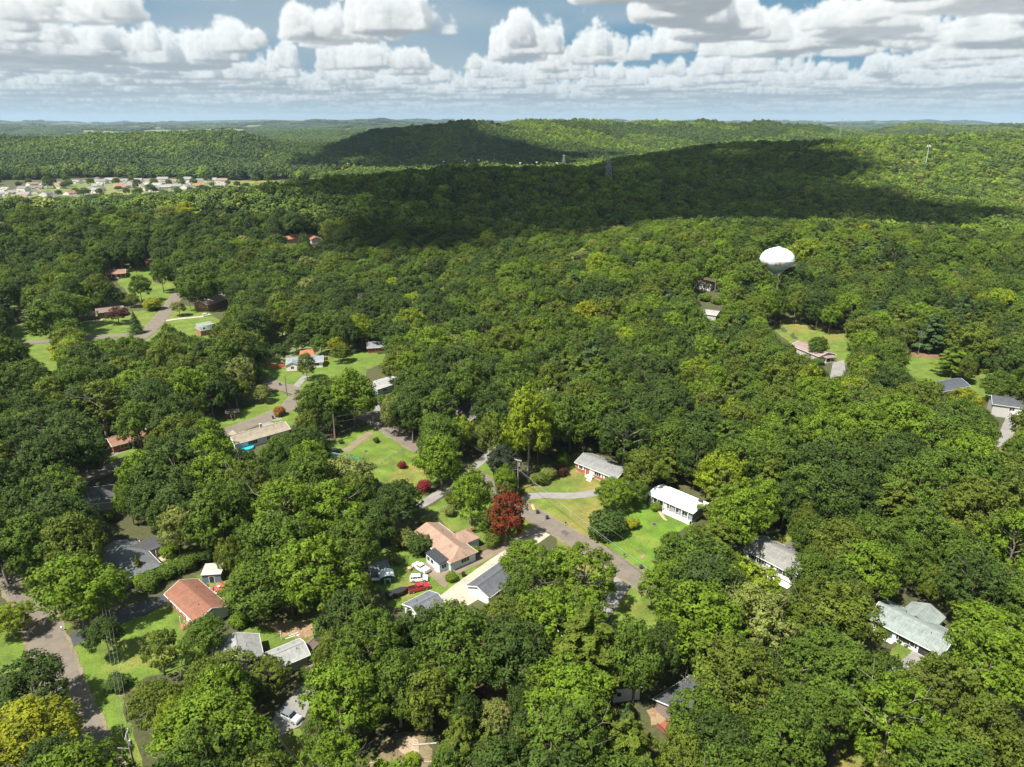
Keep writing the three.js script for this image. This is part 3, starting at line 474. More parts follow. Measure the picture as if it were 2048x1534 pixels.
// the woodland within 620 m: x, z, crown width
const WOOD = [
  380,-554,17, -108,-212,14, 398,-563,17, 98,-530,18, 118,-194,16, 267,-460,14, 314,-470,18, 243,-443,15, 59,-409,13, -376,-491,14, 21,-427,15, 244,-280,15, -225,-493,14, -113,-535,14, 50,-588,13, 52,-307,14,
  171,-585,18, 213,-606,13, -78,-600,16, 283,-360,13, -202,-262,17, 338,-406,14, 64,-248,13, -4,-314,18, -273,-452,17, -81,-614,15, -156,-400,13, -36,-314,18, 227,-439,13, -235,-577,13, -449,-596,16, 338,-396,18,
  124,-551,17, 350,-587,18, -120,-503,17, 116,-559,16, 116,-513,14, 421,-605,13, 489,-606,17, -451,-586,13, 405,-506,13, 221,-595,14, -516,-594,13, 133,-220,17, 250,-580,16, -145,-584,17, -19,-451,13, -380,-479,15,
  280,-484,13, -482,-566,17, -312,-458,15, -12,-608,13, -303,-489,18, 7,-411,18, -62,-553,14, -3,-364,16, 344,-522,13, -127,-459,15, -219,-570,15, 248,-614,16, 126,-484,14, 288,-425,18, 68,-414,13, -111,-190,13,
  -88,-471,15, -498,-602,17, 257,-556,18, 64,-599,17, 138,-535,16, 178,-345,18, -65,-480,18, -125,-491,18, 256,-395,15, -230,-272,16, 139,-486,15, 372,-490,13, -438,-610,18, 333,-482,14, 414,-584,17, -171,-308,14,
  -160,-450,13, 319,-525,16, 151,-527,16, 1,-251,18, 154,-574,14, -67,-405,13, -138,-253,18, -18,-525,14, 312,-617,17, 415,-599,15, 309,-565,16, -144,-499,18, -133,-565,18, 369,-581,16, 314,-371,13, 139,-439,16,
  45,-315,14, -388,-547,18, 64,-221,18, 265,-490,16, -441,-530,13, -8,-244,15, 337,-536,17, -116,-389,16, -318,-400,18, 220,-575,14, 155,-550,17, 372,-597,14, 190,-355,16, -315,-539,13, 219,-260,13, -263,-597,17,
  277,-439,13, -98,-420,18, -378,-609,14, 49,-504,18, -399,-569,14, 40,-123,17, -142,-287,13, -93,-359,18, 58,-377,18, -150,-293,18, 390,-513,18, -435,-588,17, 140,-568,13, 30,-457,15, 207,-567,17, -196,-250,14,
  -186,-470,14, 67,-367,15, 186,-601,14, -136,-612,14, 207,-599,15, -269,-347,17, -37,-240,15, -19,-373,15, 140,-403,13, -141,-464,18, 76,-527,13, -50,-554,13, -210,-272,14, -33,-351,16, 39,-605,18, -132,-362,16,
  24,-378,18, 295,-479,18, -422,-560,18, -414,-600,17, 70,-458,14, -318,-429,18, 171,-606,18, -127,-403,13, 24,-572,18, -65,-591,14, 328,-604,17, 82,-94,13, -139,-447,15, -330,-496,17, 84,-444,16, -430,-604,13,
  -109,-375,17, 16,-455,14, 48,-263,15, 102,-458,16, 28,-279,18, -25,-361,14, -97,-505,14, 319,-553,14, 140,-267,13, 114,-132,13, 45,-77,16, 24,-298,14, 312,-391,14, -45,-530,14, -370,-550,13, 299,-366,15,
  19,-72,15, 298,-410,17, 226,-581,14, 145,-583,15, 142,-209,18, 374,-612,17, 129,-411,17, 286,-471,16, 235,-335,15, -458,-580,16, 78,-308,14, -18,-579,15, -45,-403,18, -346,-576,13, 160,-541,15, 121,-333,13,
  229,-551,18, 379,-533,15, 6,-538,17, -181,-489,14, 57,-267,13, 444,-577,14, -303,-559,18, 35,-329,13, 60,-299,17, -354,-486,14, -241,-279,17, -104,-470,16, 183,-592,15, 44,-223,14, -378,-574,15, 181,-579,15,
  118,-578,18, 189,-562,17, -37,-575,16, 212,-378,16, -189,-496,14, -338,-394,16, 439,-606,17, -73,-458,16, 45,-276,18, -292,-423,13, 14,-332,17, 112,-275,17, -120,-522,14, -234,-529,15, 10,-230,14, -88,-446,17,
  124,-536,18, 304,-441,15, 153,-193,15, 32,-481,16, 73,-394,14, -23,-507,14, -140,-412,17, -401,-509,13, -347,-437,14, -399,-529,15, -68,-369,15, 43,-389,13, -25,-614,17, 194,-596,15, -111,-551,13, 100,-246,16,
  90,-332,17, 63,-77,15, -1,-612,18, -191,-237,15, 63,-320,17, -300,-365,14, -34,-324,13, -195,-586,13, -88,-546,16, -44,-581,13, -38,-447,16, 295,-518,14, -105,-570,15, -207,-485,16, 512,-600,15, -37,-501,16,
  50,-395,18, 349,-550,17, 138,-186,16, 35,-425,15, 69,-433,13, 91,-399,18, 357,-413,16, 19,-309,17, -123,-413,17, 99,-286,14, -380,-533,17, 152,-178,16, -324,-586,16, 399,-479,18, 434,-506,17, 199,-375,17,
  330,-463,17, 45,-569,15, 43,-448,17, -210,-614,14, -44,-379,18, 112,-322,14, 152,-416,14, -324,-526,16, 87,-184,15, 117,-260,14, 202,-466,17, 356,-607,13, -65,-420,14, 229,-392,18, 189,-432,18, 364,-437,17,
  -235,-585,13, 19,-489,15, 111,-349,17, -28,-258,14, -22,-546,13, 257,-568,18, 112,-290,17, -128,-321,15, 93,-280,14, 98,-481,18, -267,-333,16, -125,-611,14, 413,-530,17, 105,-551,16, 97,-231,17, 17,-358,13,
  46,-296,15, 19,-289,14, 83,-533,14, 47,-94,13, -362,-557,15, 368,-516,16, -26,-466,16, 238,-296,14, 449,-514,16, -4,-264,13, -378,-523,14, 7,-472,17, 104,-429,16, 228,-607,14, -247,-380,18, 141,-163,15,
  -63,-610,17, 359,-557,18, 157,-599,18, 331,-510,15, -47,-390,18, 135,-553,17, -270,-417,15, 411,-514,15, 10,-584,16, 330,-617,16, 102,-616,17, 265,-451,13, 102,-201,17, 7,-431,14, 405,-463,18, -163,-614,13,
  55,-466,14, 149,-539,15, 335,-434,15, -460,-560,16, -386,-498,17, 112,-338,15, -289,-586,16, 128,-583,14, 210,-524,15, -335,-544,18, -134,-279,16, -16,-540,13, -311,-383,16, -29,-410,14, -127,-378,13, 272,-352,14,
  45,-410,17, 116,-473,17, -152,-269,14, 392,-543,18, 220,-321,18, -300,-549,14, 44,-487,13, -320,-483,14, -156,-309,16, -17,-387,13, -275,-560,16, 297,-547,13, -121,-435,13, 77,-471,13, 202,-611,18, -346,-586,16,
  342,-457,16, -264,-534,14, 85,-611,15, 276,-315,15, 209,-502,14, -132,-183,14, 5,-72,13, -431,-574,15, -56,-464,14, 174,-415,14, -10,-284,15, -83,-411,15, -292,-565,16, -88,-492,13, 239,-416,15, 81,-545,14,
  99,-376,13, -418,-572,13, 275,-454,13, -131,-392,16, 63,-544,14, -1,-455,18, 110,-587,14, -126,-474,17, 237,-581,13, -93,-590,17, -52,-441,15, -282,-474,13, 345,-473,13, 53,-158,14, -335,-520,15, 442,-535,18,
  -39,-554,15, 501,-611,13, 124,-596,16, -365,-529,16, 210,-427,16, 80,-385,17, -358,-442,18, -250,-320,16, 37,-246,14, 104,-218,16, -379,-556,16, 47,-381,15, 221,-273,16, 289,-462,14, -253,-521,16, 30,-413,14,
  -77,-422,17, -167,-472,13, 126,-570,14, 380,-573,18, -49,-170,17, -78,-163,17, 148,-508,13, 99,-312,15, 261,-501,17, -412,-546,14, 396,-592,16, 183,-531,14, 45,-529,18, 259,-358,15, 185,-449,13, -40,-71,18,
  -139,-490,15, -140,-595,17, 236,-405,15, 276,-423,15, 89,-517,16, 44,-358,13, -295,-447,15, 337,-595,18, -345,-530,15, 133,-457,17, -187,-297,17, -263,-396,17, -7,-76,14, 112,-149,14, 307,-588,16, 34,-313,18,
  8,-596,16, -324,-387,17, -61,-525,16, 254,-429,15, -248,-507,13, 413,-617,18, -10,-373,16, 120,-299,16, -90,-384,13, 122,-364,16, -320,-576,18, 106,-171,17, 58,-587,13, 92,-173,17, 86,-302,17, 71,-198,16,
  122,-286,13, 445,-561,17, 41,-548,13, 173,-523,14, 25,-269,15, 263,-403,15, -130,-512,16, 246,-344,14, -165,-272,15, -157,-476,17, -246,-530,13, -331,-379,17, 303,-487,14, 101,-515,16, -18,-440,15, -58,-184,16,
  183,-223,17, -81,-524,17, 26,-561,13, 19,-465,13, -175,-202,15, -111,-440,18, -251,-553,17, -52,-480,16, -27,-332,18, -170,-505,17, 126,-241,16, -76,-580,13, 271,-342,15, 42,-458,13, -176,-447,16, -292,-338,16,
  -181,-536,18, 63,-191,16, -197,-614,16, -218,-616,14, -374,-453,14, -79,-358,13, 323,-540,14, -218,-479,18, -298,-470,15, -355,-534,14, 351,-600,15, 278,-333,18, 277,-550,18, 9,-574,16, 71,-178,13, 80,-227,15,
  -459,-593,18, 469,-604,16, -139,-527,14, 319,-452,13, -34,-545,15, -238,-560,16, -272,-605,15, -325,-470,17, 295,-357,17, -353,-513,16, 250,-600,18, -24,-342,13, 246,-313,13, -154,-246,18, -407,-493,16, -186,-217,16,
  478,-589,17, 270,-502,14, 81,-316,14, 317,-485,18, 133,-385,14, -218,-260,14, -3,-442,15, -174,-265,17, 227,-450,14, 13,-557,15, 57,-422,18, 119,-221,18, -140,-193,17, -75,-389,15, 219,-357,17, 84,-427,18,
  168,-558,16, -62,-570,13, -409,-503,13, -315,-442,17, 279,-567,15, 107,-160,17, -27,-563,17, 242,-481,14, -52,-600,14, -302,-395,13, -247,-307,13, -289,-383,15, -372,-615,13, -187,-250,13, 198,-569,16, 425,-547,16,
  117,-493,15, -445,-558,13, -215,-593,18, -343,-558,17, 304,-533,14, 292,-494,18, 99,-298,15, 48,-579,13, -17,-320,14, -101,-527,16, -270,-588,17, 211,-589,15, -396,-556,13, 456,-612,14, -173,-495,14, -31,-421,17,
  -409,-512,15, 352,-514,16, 240,-392,16, 133,-511,16, -39,-466,15, -142,-354,15, 205,-240,18, -198,-535,14, 297,-398,16, -248,-579,14, -247,-611,14, 67,-577,16, -60,-542,17, 229,-498,13, -478,-612,17, 62,-557,16,
  58,-354,14, 46,-344,13, 221,-384,13, -199,-601,14, 98,-418,13, 282,-597,18, 18,-322,14, -280,-572,18, 237,-608,15, 294,-606,18, -311,-598,16, -446,-510,14, -45,-544,15, -26,-435,16, -29,-373,17, 23,-390,18,
  -382,-598,14, 271,-515,15, 217,-295,15, -363,-427,18, 227,-369,17, 458,-533,14, 34,-382,13, 175,-204,16, 20,-524,17, 482,-616,18, -150,-376,13, -2,-421,13, 221,-458,14, -77,-514,14, -265,-612,15, -389,-452,16,
  -333,-429,15, 248,-524,14, -159,-197,15, 257,-529,16, 19,-369,13, -220,-556,17, 97,-441,14, 154,-477,17, 132,-155,15, -62,-431,18, 68,-506,16, -33,-292,15, 69,-292,17, -353,-548,15, -44,-616,17, 217,-510,16,
  38,-337,16, 446,-590,13, -211,-493,16, -120,-573,17, -232,-294,16, 320,-593,14, 74,-492,18, -139,-515,13, 286,-386,13, 245,-539,15, -281,-339,18, -465,-603,13, -50,-348,18, 231,-356,16, -285,-365,17, -111,-593,16,
  160,-255,13, 226,-264,13, 106,-573,13, -68,-450,13, 94,-432,16, 228,-484,14, -74,-472,13, -126,-601,18, 111,-566,14, -72,-199,15, 381,-452,15, 80,-209,13, 438,-551,16, -143,-399,15, -14,-427,14, 130,-398,18,
  73,-238,13, 376,-509,18, -34,-400,18, -408,-556,15, 261,-443,14, -84,-538,14, -93,-564,17, -400,-541,15, -386,-616,13, 242,-365,14, -34,-587,14, -154,-499,13, 73,-357,14, 13,-262,13, 303,-473,14, 362,-537,17,
  -298,-511,15, 3,-498,14, -334,-568,18, -141,-477,13, -139,-428,18, 328,-578,14, 79,-452,14, 342,-618,14, -255,-333,13, -208,-537,17, 13,-387,16, -255,-387,14, -23,-70,18, 43,-109,15, 267,-422,15, 62,-341,13,
  316,-403,16, 279,-618,17, -49,-87,14, -151,-517,13, -389,-568,18, 104,-330,13, 146,-496,16, -147,-386,17, 241,-509,17, -298,-573,15, -23,-489,18, -124,-272,14, 297,-573,17, -145,-439,13, 97,-599,16, 83,-354,17,
  341,-422,13, -100,-610,14, 38,-584,18, -178,-614,14, 32,-232,17, -313,-509,18, -205,-593,14, 31,-528,18, 4,-553,13, 306,-358,16, -145,-565,13, -121,-582,14, 0,-338,17, 348,-410,13, 134,-602,18, 309,-599,15,
  -273,-430,16, 18,-407,14, 340,-546,15, 2,-512,15, 319,-583,18, -488,-592,15, -20,-354,14, 68,-475,17, 29,-369,13, -354,-614,13, 267,-573,17, -14,-403,15, 478,-566,15, -393,-465,13, -393,-514,15, -53,-611,13,
  -40,-601,17, 299,-504,16, 388,-579,13, 75,-249,13, -374,-442,17, 269,-599,15, 103,-407,13, 385,-493,16, -114,-479,14, 142,-240,14, 252,-439,15, -48,-567,15, 26,-245,17, -73,-538,17, 340,-607,17, 93,-157,13,
  64,-516,17, 63,-614,18, -262,-310,15, -98,-375,15, -71,-522,14, 317,-430,14, -7,-580,14, -267,-322,13, -8,-391,18, 300,-382,16, 162,-580,15, 116,-357,13, 115,-613,16, 2,-276,17, 148,-608,18, 462,-569,16,
  156,-487,13, 90,-544,15, -303,-502,13, -150,-450,16, -265,-559,17, 142,-228,16, 152,-565,15, 191,-456,13, 464,-586,14, -4,-600,16, 514,-590,15, -132,-170,15, 75,-595,16, 262,-469,13, 67,-97,14, -289,-524,18,
  -154,-431,16, 245,-494,15, -58,-360,18, 88,-581,18, -261,-526,13, 247,-377,17, 156,-467,17, -314,-496,15, 214,-401,13, 159,-279,13, -324,-597,17, 329,-448,13, 21,-582,15, 101,-342,13, 261,-315,18, 45,-240,17,
  -8,-521,17, 351,-495,15, -178,-511,17, 363,-617,15, 273,-559,15, 253,-324,15, 33,-74,17, 149,-447,16, 152,-256,13, -398,-585,17, -385,-587,17, -142,-376,13, 242,-427,13, -194,-228,16, -123,-450,17, -302,-388,13,
  95,-551,13, 305,-556,14, 46,-615,18, -337,-593,16, -369,-479,17, 469,-559,18, 91,-559,17, 122,-375,16, 136,-171,18, 57,-111,13, 109,-231,13, 138,-589,15, 308,-523,16, 259,-519,15, 234,-519,17, 131,-254,16,
  -46,-490,13, -161,-319,14, 32,-618,14, -422,-490,18, 328,-380,17, 99,-493,17, 49,-551,16, 28,-443,15, -312,-365,17, 407,-578,14, 222,-530,13, 0,-328,13, 123,-203,14, -89,-187,15, 105,-439,14, 287,-352,14,
  -206,-519,18, -80,-402,17, 193,-394,18, -250,-596,17, 24,-611,16, 420,-513,13, 338,-581,15, -403,-478,18, 21,-233,17, 249,-293,14, 316,-442,16, 257,-458,16, 373,-462,13, -39,-510,13, 57,-241,14, -255,-297,17,
  405,-600,16, -70,-501,13, -61,-166,18, 273,-369,17, -24,-538,13, 220,-423,13, 82,-200,16, 37,-287,14, 206,-395,17, -212,-459,15, 27,-360,15, -121,-235,18, 348,-446,18, 37,-538,13, 57,-480,18, 292,-584,17,
  -209,-252,15, -434,-562,13, 56,-327,15, -140,-366,15, -194,-515,16, -399,-616,14, 72,-443,14, 100,-187,17, -146,-178,16, 228,-466,15, -9,-330,16, -94,-537,14, 179,-567,18, 123,-520,14, 113,-544,17, -5,-553,13,
  360,-427,16, -225,-594,14, -125,-297,17, -89,-578,17, 77,-281,16, -240,-518,14, -337,-611,16, -217,-523,14, -447,-578,14, -322,-457,17, -346,-494,15, -112,-497,16, -13,-363,15, -13,-303,17, -206,-551,16, 284,-526,16,
  1,-378,14, -223,-533,14, 234,-346,17, 212,-467,15, -75,-547,14, -152,-527,13, 388,-611,15, -111,-616,14, 30,-467,15, 69,-386,14, 421,-491,13, 71,-85,15, 357,-478,17, 12,-514,13, 325,-561,13, -161,-517,17,
  -135,-315,14, -130,-154,15, -14,-479,18, -230,-282,14, 229,-326,15, 158,-302,13, 439,-525,14, 3,-487,15, 52,-441,17, -328,-538,14, -295,-497,15, 1,-350,13, 289,-512,13, 232,-283,15, 186,-365,13, 86,-496,13,
  56,-288,14, 69,-405,16, 176,-403,14, 93,-364,17, -285,-351,15, 14,-533,14, -502,-590,14, 204,-362,16, -57,-401,16, -173,-526,17, 6,-300,13, 117,-246,16, 138,-448,13, -122,-560,15, 405,-492,18, 11,-289,14,
  35,-502,17, 301,-421,18, -231,-615,16, -178,-243,14, 40,-371,16, 257,-476,18, -58,-491,14, -173,-292,15, 221,-616,15, 50,-472,13, -195,-546,18, -453,-543,13, -88,-432,16, -341,-443,13, -122,-543,13, 281,-579,16,
  77,-190,13, 327,-396,15, -314,-588,13, 185,-549,15, -81,-479,13, -287,-328,15, 118,-308,14, -353,-598,18, 283,-609,16, 102,-391,14, 234,-590,14, -59,-337,13, -32,-389,17, 401,-537,13, 18,-444,13, 92,-454,16,
  60,-570,14, 76,-615,17, -244,-538,15, -337,-468,16, -224,-606,18, 82,-372,14, 26,-540,14, -29,-528,18, 144,-552,13, -283,-596,16, -7,-463,14, -166,-255,15, 6,-82,16, -133,-350,16, 225,-539,15, 26,-550,13,
  -190,-566,14, 385,-443,17, 164,-503,15, 61,-536,13, 370,-423,15, -270,-545,17, 448,-548,16, 92,-321,13, 258,-544,16, 516,-612,14, 164,-198,15, 268,-582,14, 78,-584,13, -170,-220,13, 187,-383,16, 91,-379,16,
  -1,-115,16, -132,-549,14, 489,-580,13, -18,-79,14, -346,-607,16, -421,-515,17, 160,-514,18, -35,-364,16, -160,-222,16, 448,-528,13, 61,-257,16, -41,-304,16, 83,-413,17, 279,-401,18, -411,-612,18, -468,-538,15,
  57,-450,18, 108,-505,13, 245,-567,17, -53,-329,17, -158,-413,13, 301,-618,17, 194,-444,18, -136,-540,17, -98,-447,16, 317,-383,13, 181,-330,15, 74,-514,15, 64,-283,17, 229,-419,17, -164,-438,14, -20,-569,16,
  -488,-559,14, 257,-368,15, -204,-568,16, -56,-453,16, 97,-589,13, 82,-480,18, 181,-439,14, 186,-415,18, 277,-493,17, 160,-610,15, 69,-127,16, -113,-407,14, 53,-216,14, 47,-330,13, 140,-390,14, 32,-518,14,
  73,-269,14, -424,-610,14, -22,-592,16, -9,-275,16, 345,-483,15, 142,-413,13, -84,-370,14, -331,-416,18, 388,-600,14, 233,-377,15, -315,-557,15, -104,-394,15, -38,-331,13, 503,-595,17, 140,-196,18, -300,-592,17,
  -44,-432,13, 18,-347,18, -101,-489,18, -467,-548,14, 338,-494,18, -12,-617,17, -69,-357,13, 364,-548,16, -122,-369,13, -157,-188,16, -158,-489,13, 39,-437,17, -75,-492,18, 106,-260,17, -62,-389,16, 341,-559,18,
  -353,-428,17, -222,-511,17, -83,-506,13, -352,-460,18, -367,-596,18, -129,-421,16, -100,-597,15, -179,-480,15, -25,-222,15, -367,-567,17, -126,-532,17, -45,-364,18, -148,-258,17, -97,-551,16, 273,-536,16, -229,-540,15,
  -207,-579,16, 175,-542,16, 89,-265,14, -29,-117,14, -57,-515,15, -269,-356,13, 250,-504,15, -453,-519,14, 43,-135,16, -154,-508,16, 164,-567,15, 36,-84,13, -320,-549,16, 420,-573,18, -210,-505,14, -134,-330,13,
  -161,-211,14, 97,-350,13, 31,-351,15, -324,-513,18, -436,-519,16, 294,-439,14, -35,-439,13, -79,-184,16, 168,-302,15, -63,-196,14, 85,-506,18, 321,-421,15, 181,-610,16, -237,-602,13, 290,-536,16, 153,-292,13,
  362,-574,16, 149,-264,15, 414,-479,14, -270,-404,14, -264,-572,14, -370,-584,16, -297,-352,17, 360,-462,18, 506,-582,15, -325,-609,18, 369,-564,17, 364,-496,16, 144,-473,17, 438,-569,18, -161,-529,16, -94,-396,15,
  -114,-223,15, 124,-151,16, 61,-168,17, -286,-459,14, -35,-127,13, -352,-419,14, 28,-399,17, -92,-517,16, 79,-567,13, 267,-615,13, -52,-77,17, -98,-435,14, 237,-454,14, -3,-232,14, -330,-405,13, 88,-569,15,
  -231,-551,14, -79,-568,14, 318,-571,17, 13,-400,15, -220,-278,15, 204,-351,13, -60,-70,17, -374,-506,13, 416,-499,16, -259,-410,13, -361,-470,17, 87,-601,13, 235,-308,14, 286,-327,15, 106,-137,15, -212,-469,16,
  -42,-276,14, 291,-558,15, 422,-557,15, -450,-608,15, -153,-618,13, 4,-527,15, -301,-613,18, 74,-257,14, 82,-271,14, -244,-289,16, 243,-555,15, -325,-557,15, 7,-446,18, 126,-214,14, 168,-410,13, -310,-410,14,
  -36,-341,13, -274,-313,18, -392,-523,16, -501,-617,18, -128,-588,17, 218,-337,13, -141,-334,14, -344,-412,17, -211,-286,13, -322,-503,13, 80,-339,14, -195,-525,16, 216,-482,17, 96,-466,14, 9,-617,15, -355,-408,13,
  114,-212,14, 424,-583,14, 329,-547,14, 15,-242,15, -220,-295,18, -311,-530,17, 272,-387,18, -290,-605,18, 354,-524,17, -55,-506,15, -361,-494,16, -14,-557,13, 10,-422,15, 69,-230,15, 430,-617,14, -425,-526,18,
  123,-342,14, -8,-506,14, -24,-308,15, -171,-486,17, 59,-205,13, -139,-267,18, -136,-577,18, -41,-480,13, 14,-502,15, -90,-197,13, -44,-324,15, -70,-85,14, 285,-411,13, -308,-402,13, 257,-413,14, 384,-589,16,
  -393,-485,13, 229,-562,14, 35,-574,13, -276,-616,18, -403,-520,13, 224,-303,17, -285,-449,17, -42,-420,14, 197,-408,16, 253,-449,17, 45,-253,13, -283,-376,14, -55,-578,15, 207,-418,13, 235,-437,13, 150,-283,15,
  259,-607,16, 246,-401,15, 146,-273,15, 78,-330,15, 213,-346,18, 172,-388,17, 344,-504,18, -192,-576,15, -302,-436,16, 266,-551,14, 305,-608,16, 333,-519,13, 320,-516,13, 134,-520,16, -75,-444,16, 144,-596,13,
  -316,-475,15, 199,-578,13, 488,-566,16, 50,-599,14, 281,-343,15, 374,-541,14, -3,-572,18, -29,-87,13, -74,-589,14, -36,-267,15, -309,-578,15, -178,-222,13, -139,-205,16, -108,-512,13, -240,-550,13, 353,-538,14,
  -136,-342,14, -493,-580,17, -310,-608,14, 146,-516,14, -46,-413,14, -362,-541,17, -111,-456,17, 86,-467,15, 390,-469,13, 62,-398,13, -345,-539,13, 373,-478,16, 208,-455,17, 469,-614,17, 107,-304,18, -162,-327,13,
  191,-343,15, 475,-541,16, -477,-582,14, 246,-334,14, 264,-431,17, -473,-596,14, -180,-257,16, 364,-525,13, 310,-501,15, 8,-370,18, 52,-368,18, -102,-403,16, 89,-213,16, 95,-113,15, -391,-608,15, -176,-275,14,
  90,-248,17, -73,-410,13, -373,-542,16, 121,-460,18, 300,-452,15, -422,-502,17, 269,-321,14, -233,-500,16, -413,-534,18, 287,-371,16, -341,-454,17, 207,-437,15, -67,-178,13, -116,-284,14, 284,-446,14, -11,-116,16,
  110,-522,17, -112,-561,15, -152,-596,17, 167,-421,13, -286,-536,14, -452,-532,16, -19,-604,13, -58,-373,13, -15,-343,16, 48,-231,14, -401,-600,17, 16,-271,15, 105,-469,13, 71,-561,15, -70,-565,14, -111,-525,13,
  -31,-279,14, 347,-530,13, -148,-490,14, 158,-222,16, -166,-458,16, -357,-587,14, 134,-502,14, 341,-571,14, -54,-418,16, 272,-479,16, 336,-447,13, 48,-429,14, -138,-306,15, 183,-397,14, -362,-456,13, 368,-448,14,
  273,-466,14, -98,-479,15, -341,-476,13, 40,-513,13, -18,-266,17, 191,-612,16, 0,-585,15, 71,-213,15, -518,-614,15, -15,-463,13, -302,-536,14, 253,-305,14, 211,-251,17, 11,-605,15, 55,-523,13, 57,-497,15,
  -249,-569,17, 21,-598,14, -89,-457,15, 309,-579,14, -320,-412,18, -407,-590,14, -372,-470,15, -295,-459,15, 323,-411,13, -92,-602,18, 38,-473,14, -278,-525,16, -223,-586,14, -129,-263,17, 6,-315,14, -294,-486,13,
  427,-597,17, 20,-93,13, -161,-466,13, 474,-579,13, 479,-600,15, -41,-260,13, -29,-513,13, 326,-494,15, 173,-311,13, 369,-532,14, 37,-268,17, 164,-492,15, 44,-560,13, -167,-539,14, 109,-484,15, -110,-153,14,
  103,-540,14, -108,-602,14, 414,-545,16, 138,-611,14, -27,-240,16, 241,-531,16, 139,-248,14, -431,-507,13, 96,-568,14, -280,-320,15, -255,-608,15, -417,-588,15, 300,-596,16, -167,-424,14, -99,-457,14, -291,-433,14,
  -159,-545,13, -301,-521,17, -241,-594,14, 116,-502,15, -241,-316,16, -225,-346,14, 69,-306,15, 210,-268,18, -185,-458,16, 391,-526,13, 261,-591,15, 5,-392,16, -25,-499,13, -239,-302,17, 430,-539,13, 142,-259,14,
  -200,-277,17, 256,-337,17, 69,-424,17, -439,-552,16, -173,-211,13, -383,-514,15, -144,-166,15, -9,-294,13, 352,-572,15, -153,-606,17, 64,-487,15, 133,-422,13, -389,-536,13, -190,-483,18, 161,-188,13, -195,-556,13,
  -185,-518,13, -233,-310,16, -36,-486,13, 2,-293,14, 28,-290,13, -321,-375,18, 222,-493,15, 124,-167,18, -353,-565,17, -43,-290,14, -8,-257,13, -44,-339,14, 193,-234,15, 66,-331,18, -169,-229,13, 185,-405,13,
  30,-259,17, 401,-518,18, -2,-473,15, -2,-87,13, 380,-524,16, -106,-431,13, 266,-540,13, -198,-490,18, 289,-616,13, -86,-392,13, -118,-465,16, 128,-613,17, -118,-380,16, -177,-468,14, 232,-507,13, -470,-570,14,
  100,-558,13, 20,-509,13, -161,-263,13, 64,-106,15, -291,-617,17, -11,-532,15, -455,-552,13, -139,-159,15, -142,-554,18, -172,-435,14, -257,-618,17, 311,-456,17, 191,-585,18, -133,-244,15, 23,-333,13, -262,-443,15,
  -17,-513,13, -285,-551,16, 15,-250,13, -78,-559,17, -397,-495,17, -108,-365,14, -427,-540,16, -31,-478,14, 362,-508,16, 486,-555,15, 231,-530,13, 465,-547,14, -108,-420,13, -201,-310,13, -241,-371,14, -126,-308,18,
  237,-493,13, 289,-549,13, -453,-572,14, -278,-440,13, -21,-417,15, 116,-179,18, -182,-602,18, -308,-422,17, 99,-580,18, -36,-521,14, -153,-279,16, 195,-422,16, -337,-487,15, -364,-606,14, 283,-502,16, -151,-407,13,
  -298,-404,17, 30,-491,17, -37,-458,13, 247,-591,15, 8,-356,16, 262,-379,14, 256,-486,13, -40,-82,14, 433,-494,13, 214,-367,15, -162,-281,17, 4,-239,16, -180,-501,13, -5,-540,17, -239,-508,16, 129,-358,13,
  -6,-408,13, -382,-466,16, 15,-479,14, -163,-559,14, -51,-310,15, 422,-530,13, 208,-579,17, -21,-286,18, 307,-513,14, 34,-565,14, -97,-202,17, -444,-540,15, 309,-414,15, -252,-398,17, 462,-595,16, 352,-616,15,
  -331,-445,16, 128,-189,18, -9,-353,17, -151,-420,15, 364,-598,14, 84,-154,13, 223,-346,15, 264,-329,14, 226,-405,14, 75,-536,13, 167,-549,16, 326,-533,13, 434,-589,16, -137,-506,14, 405,-556,16, -229,-521,15,
  -155,-536,14, -338,-578,14, 269,-413,15, -152,-461,18, 10,-341,15, -204,-560,13, 110,-599,15, 362,-587,14, -183,-283,16, 307,-375,13, -470,-556,13, 337,-385,15, 226,-430,13, -104,-538,14, 217,-564,15, -315,-617,16,
  312,-543,13, -304,-453,14, 72,-549,17, 32,-594,15, 130,-231,15, 111,-451,15, 488,-592,16, 19,-82,13, 149,-407,13, -167,-194,14, -361,-520,17, -66,-378,15, -254,-561,13, -68,-397,17, 393,-454,16, 318,-609,14,
  356,-451,13, 174,-428,18, -2,-561,15, -17,-496,13, 163,-397,13, 144,-561,13, 386,-564,13, -219,-337,13, 75,-348,13, 217,-433,13, 160,-238,13, 92,-343,13, -119,-151,14, 183,-213,16, -34,-249,16, 217,-415,14,
  146,-458,13, 262,-345,14, 408,-568,15, -282,-419,17, 268,-361,13, -8,-590,14, 302,-345,13, 201,-387,13, 92,-195,17, -280,-587,13, -126,-285,14, -495,-569,13, 58,-388,13, 171,-616,13, 397,-605,15, 47,-287,14,
  215,-538,13, 330,-417,16, 51,-539,13, -49,-297,17, 119,-139,13, 379,-469,16, -469,-617,14, -202,-238,16, -65,-581,16, -360,-573,13, 135,-575,13, 388,-503,15, -51,-586,13, -257,-541,17, -148,-304,15, 456,-559,14,
  324,-477,15, 375,-437,17, 326,-429,13, 452,-573,14, 54,-531,13, -76,-173,13, -348,-401,18, 9,-460,15, 279,-378,15, 172,-511,15, 98,-505,13, -294,-374,14, 69,-377,16, 314,-534,13, 265,-563,13, -115,-607,13,
  -416,-481,13, 38,-398,13, 155,-247,15, 151,-396,13, 303,-391,13, -228,-263,16, 166,-208,13, 241,-326,16, 229,-572,14, -49,-521,15, -38,-566,15, -371,-515,14, 235,-541,16, -140,-604,13, -183,-560,14, 49,-517,13,
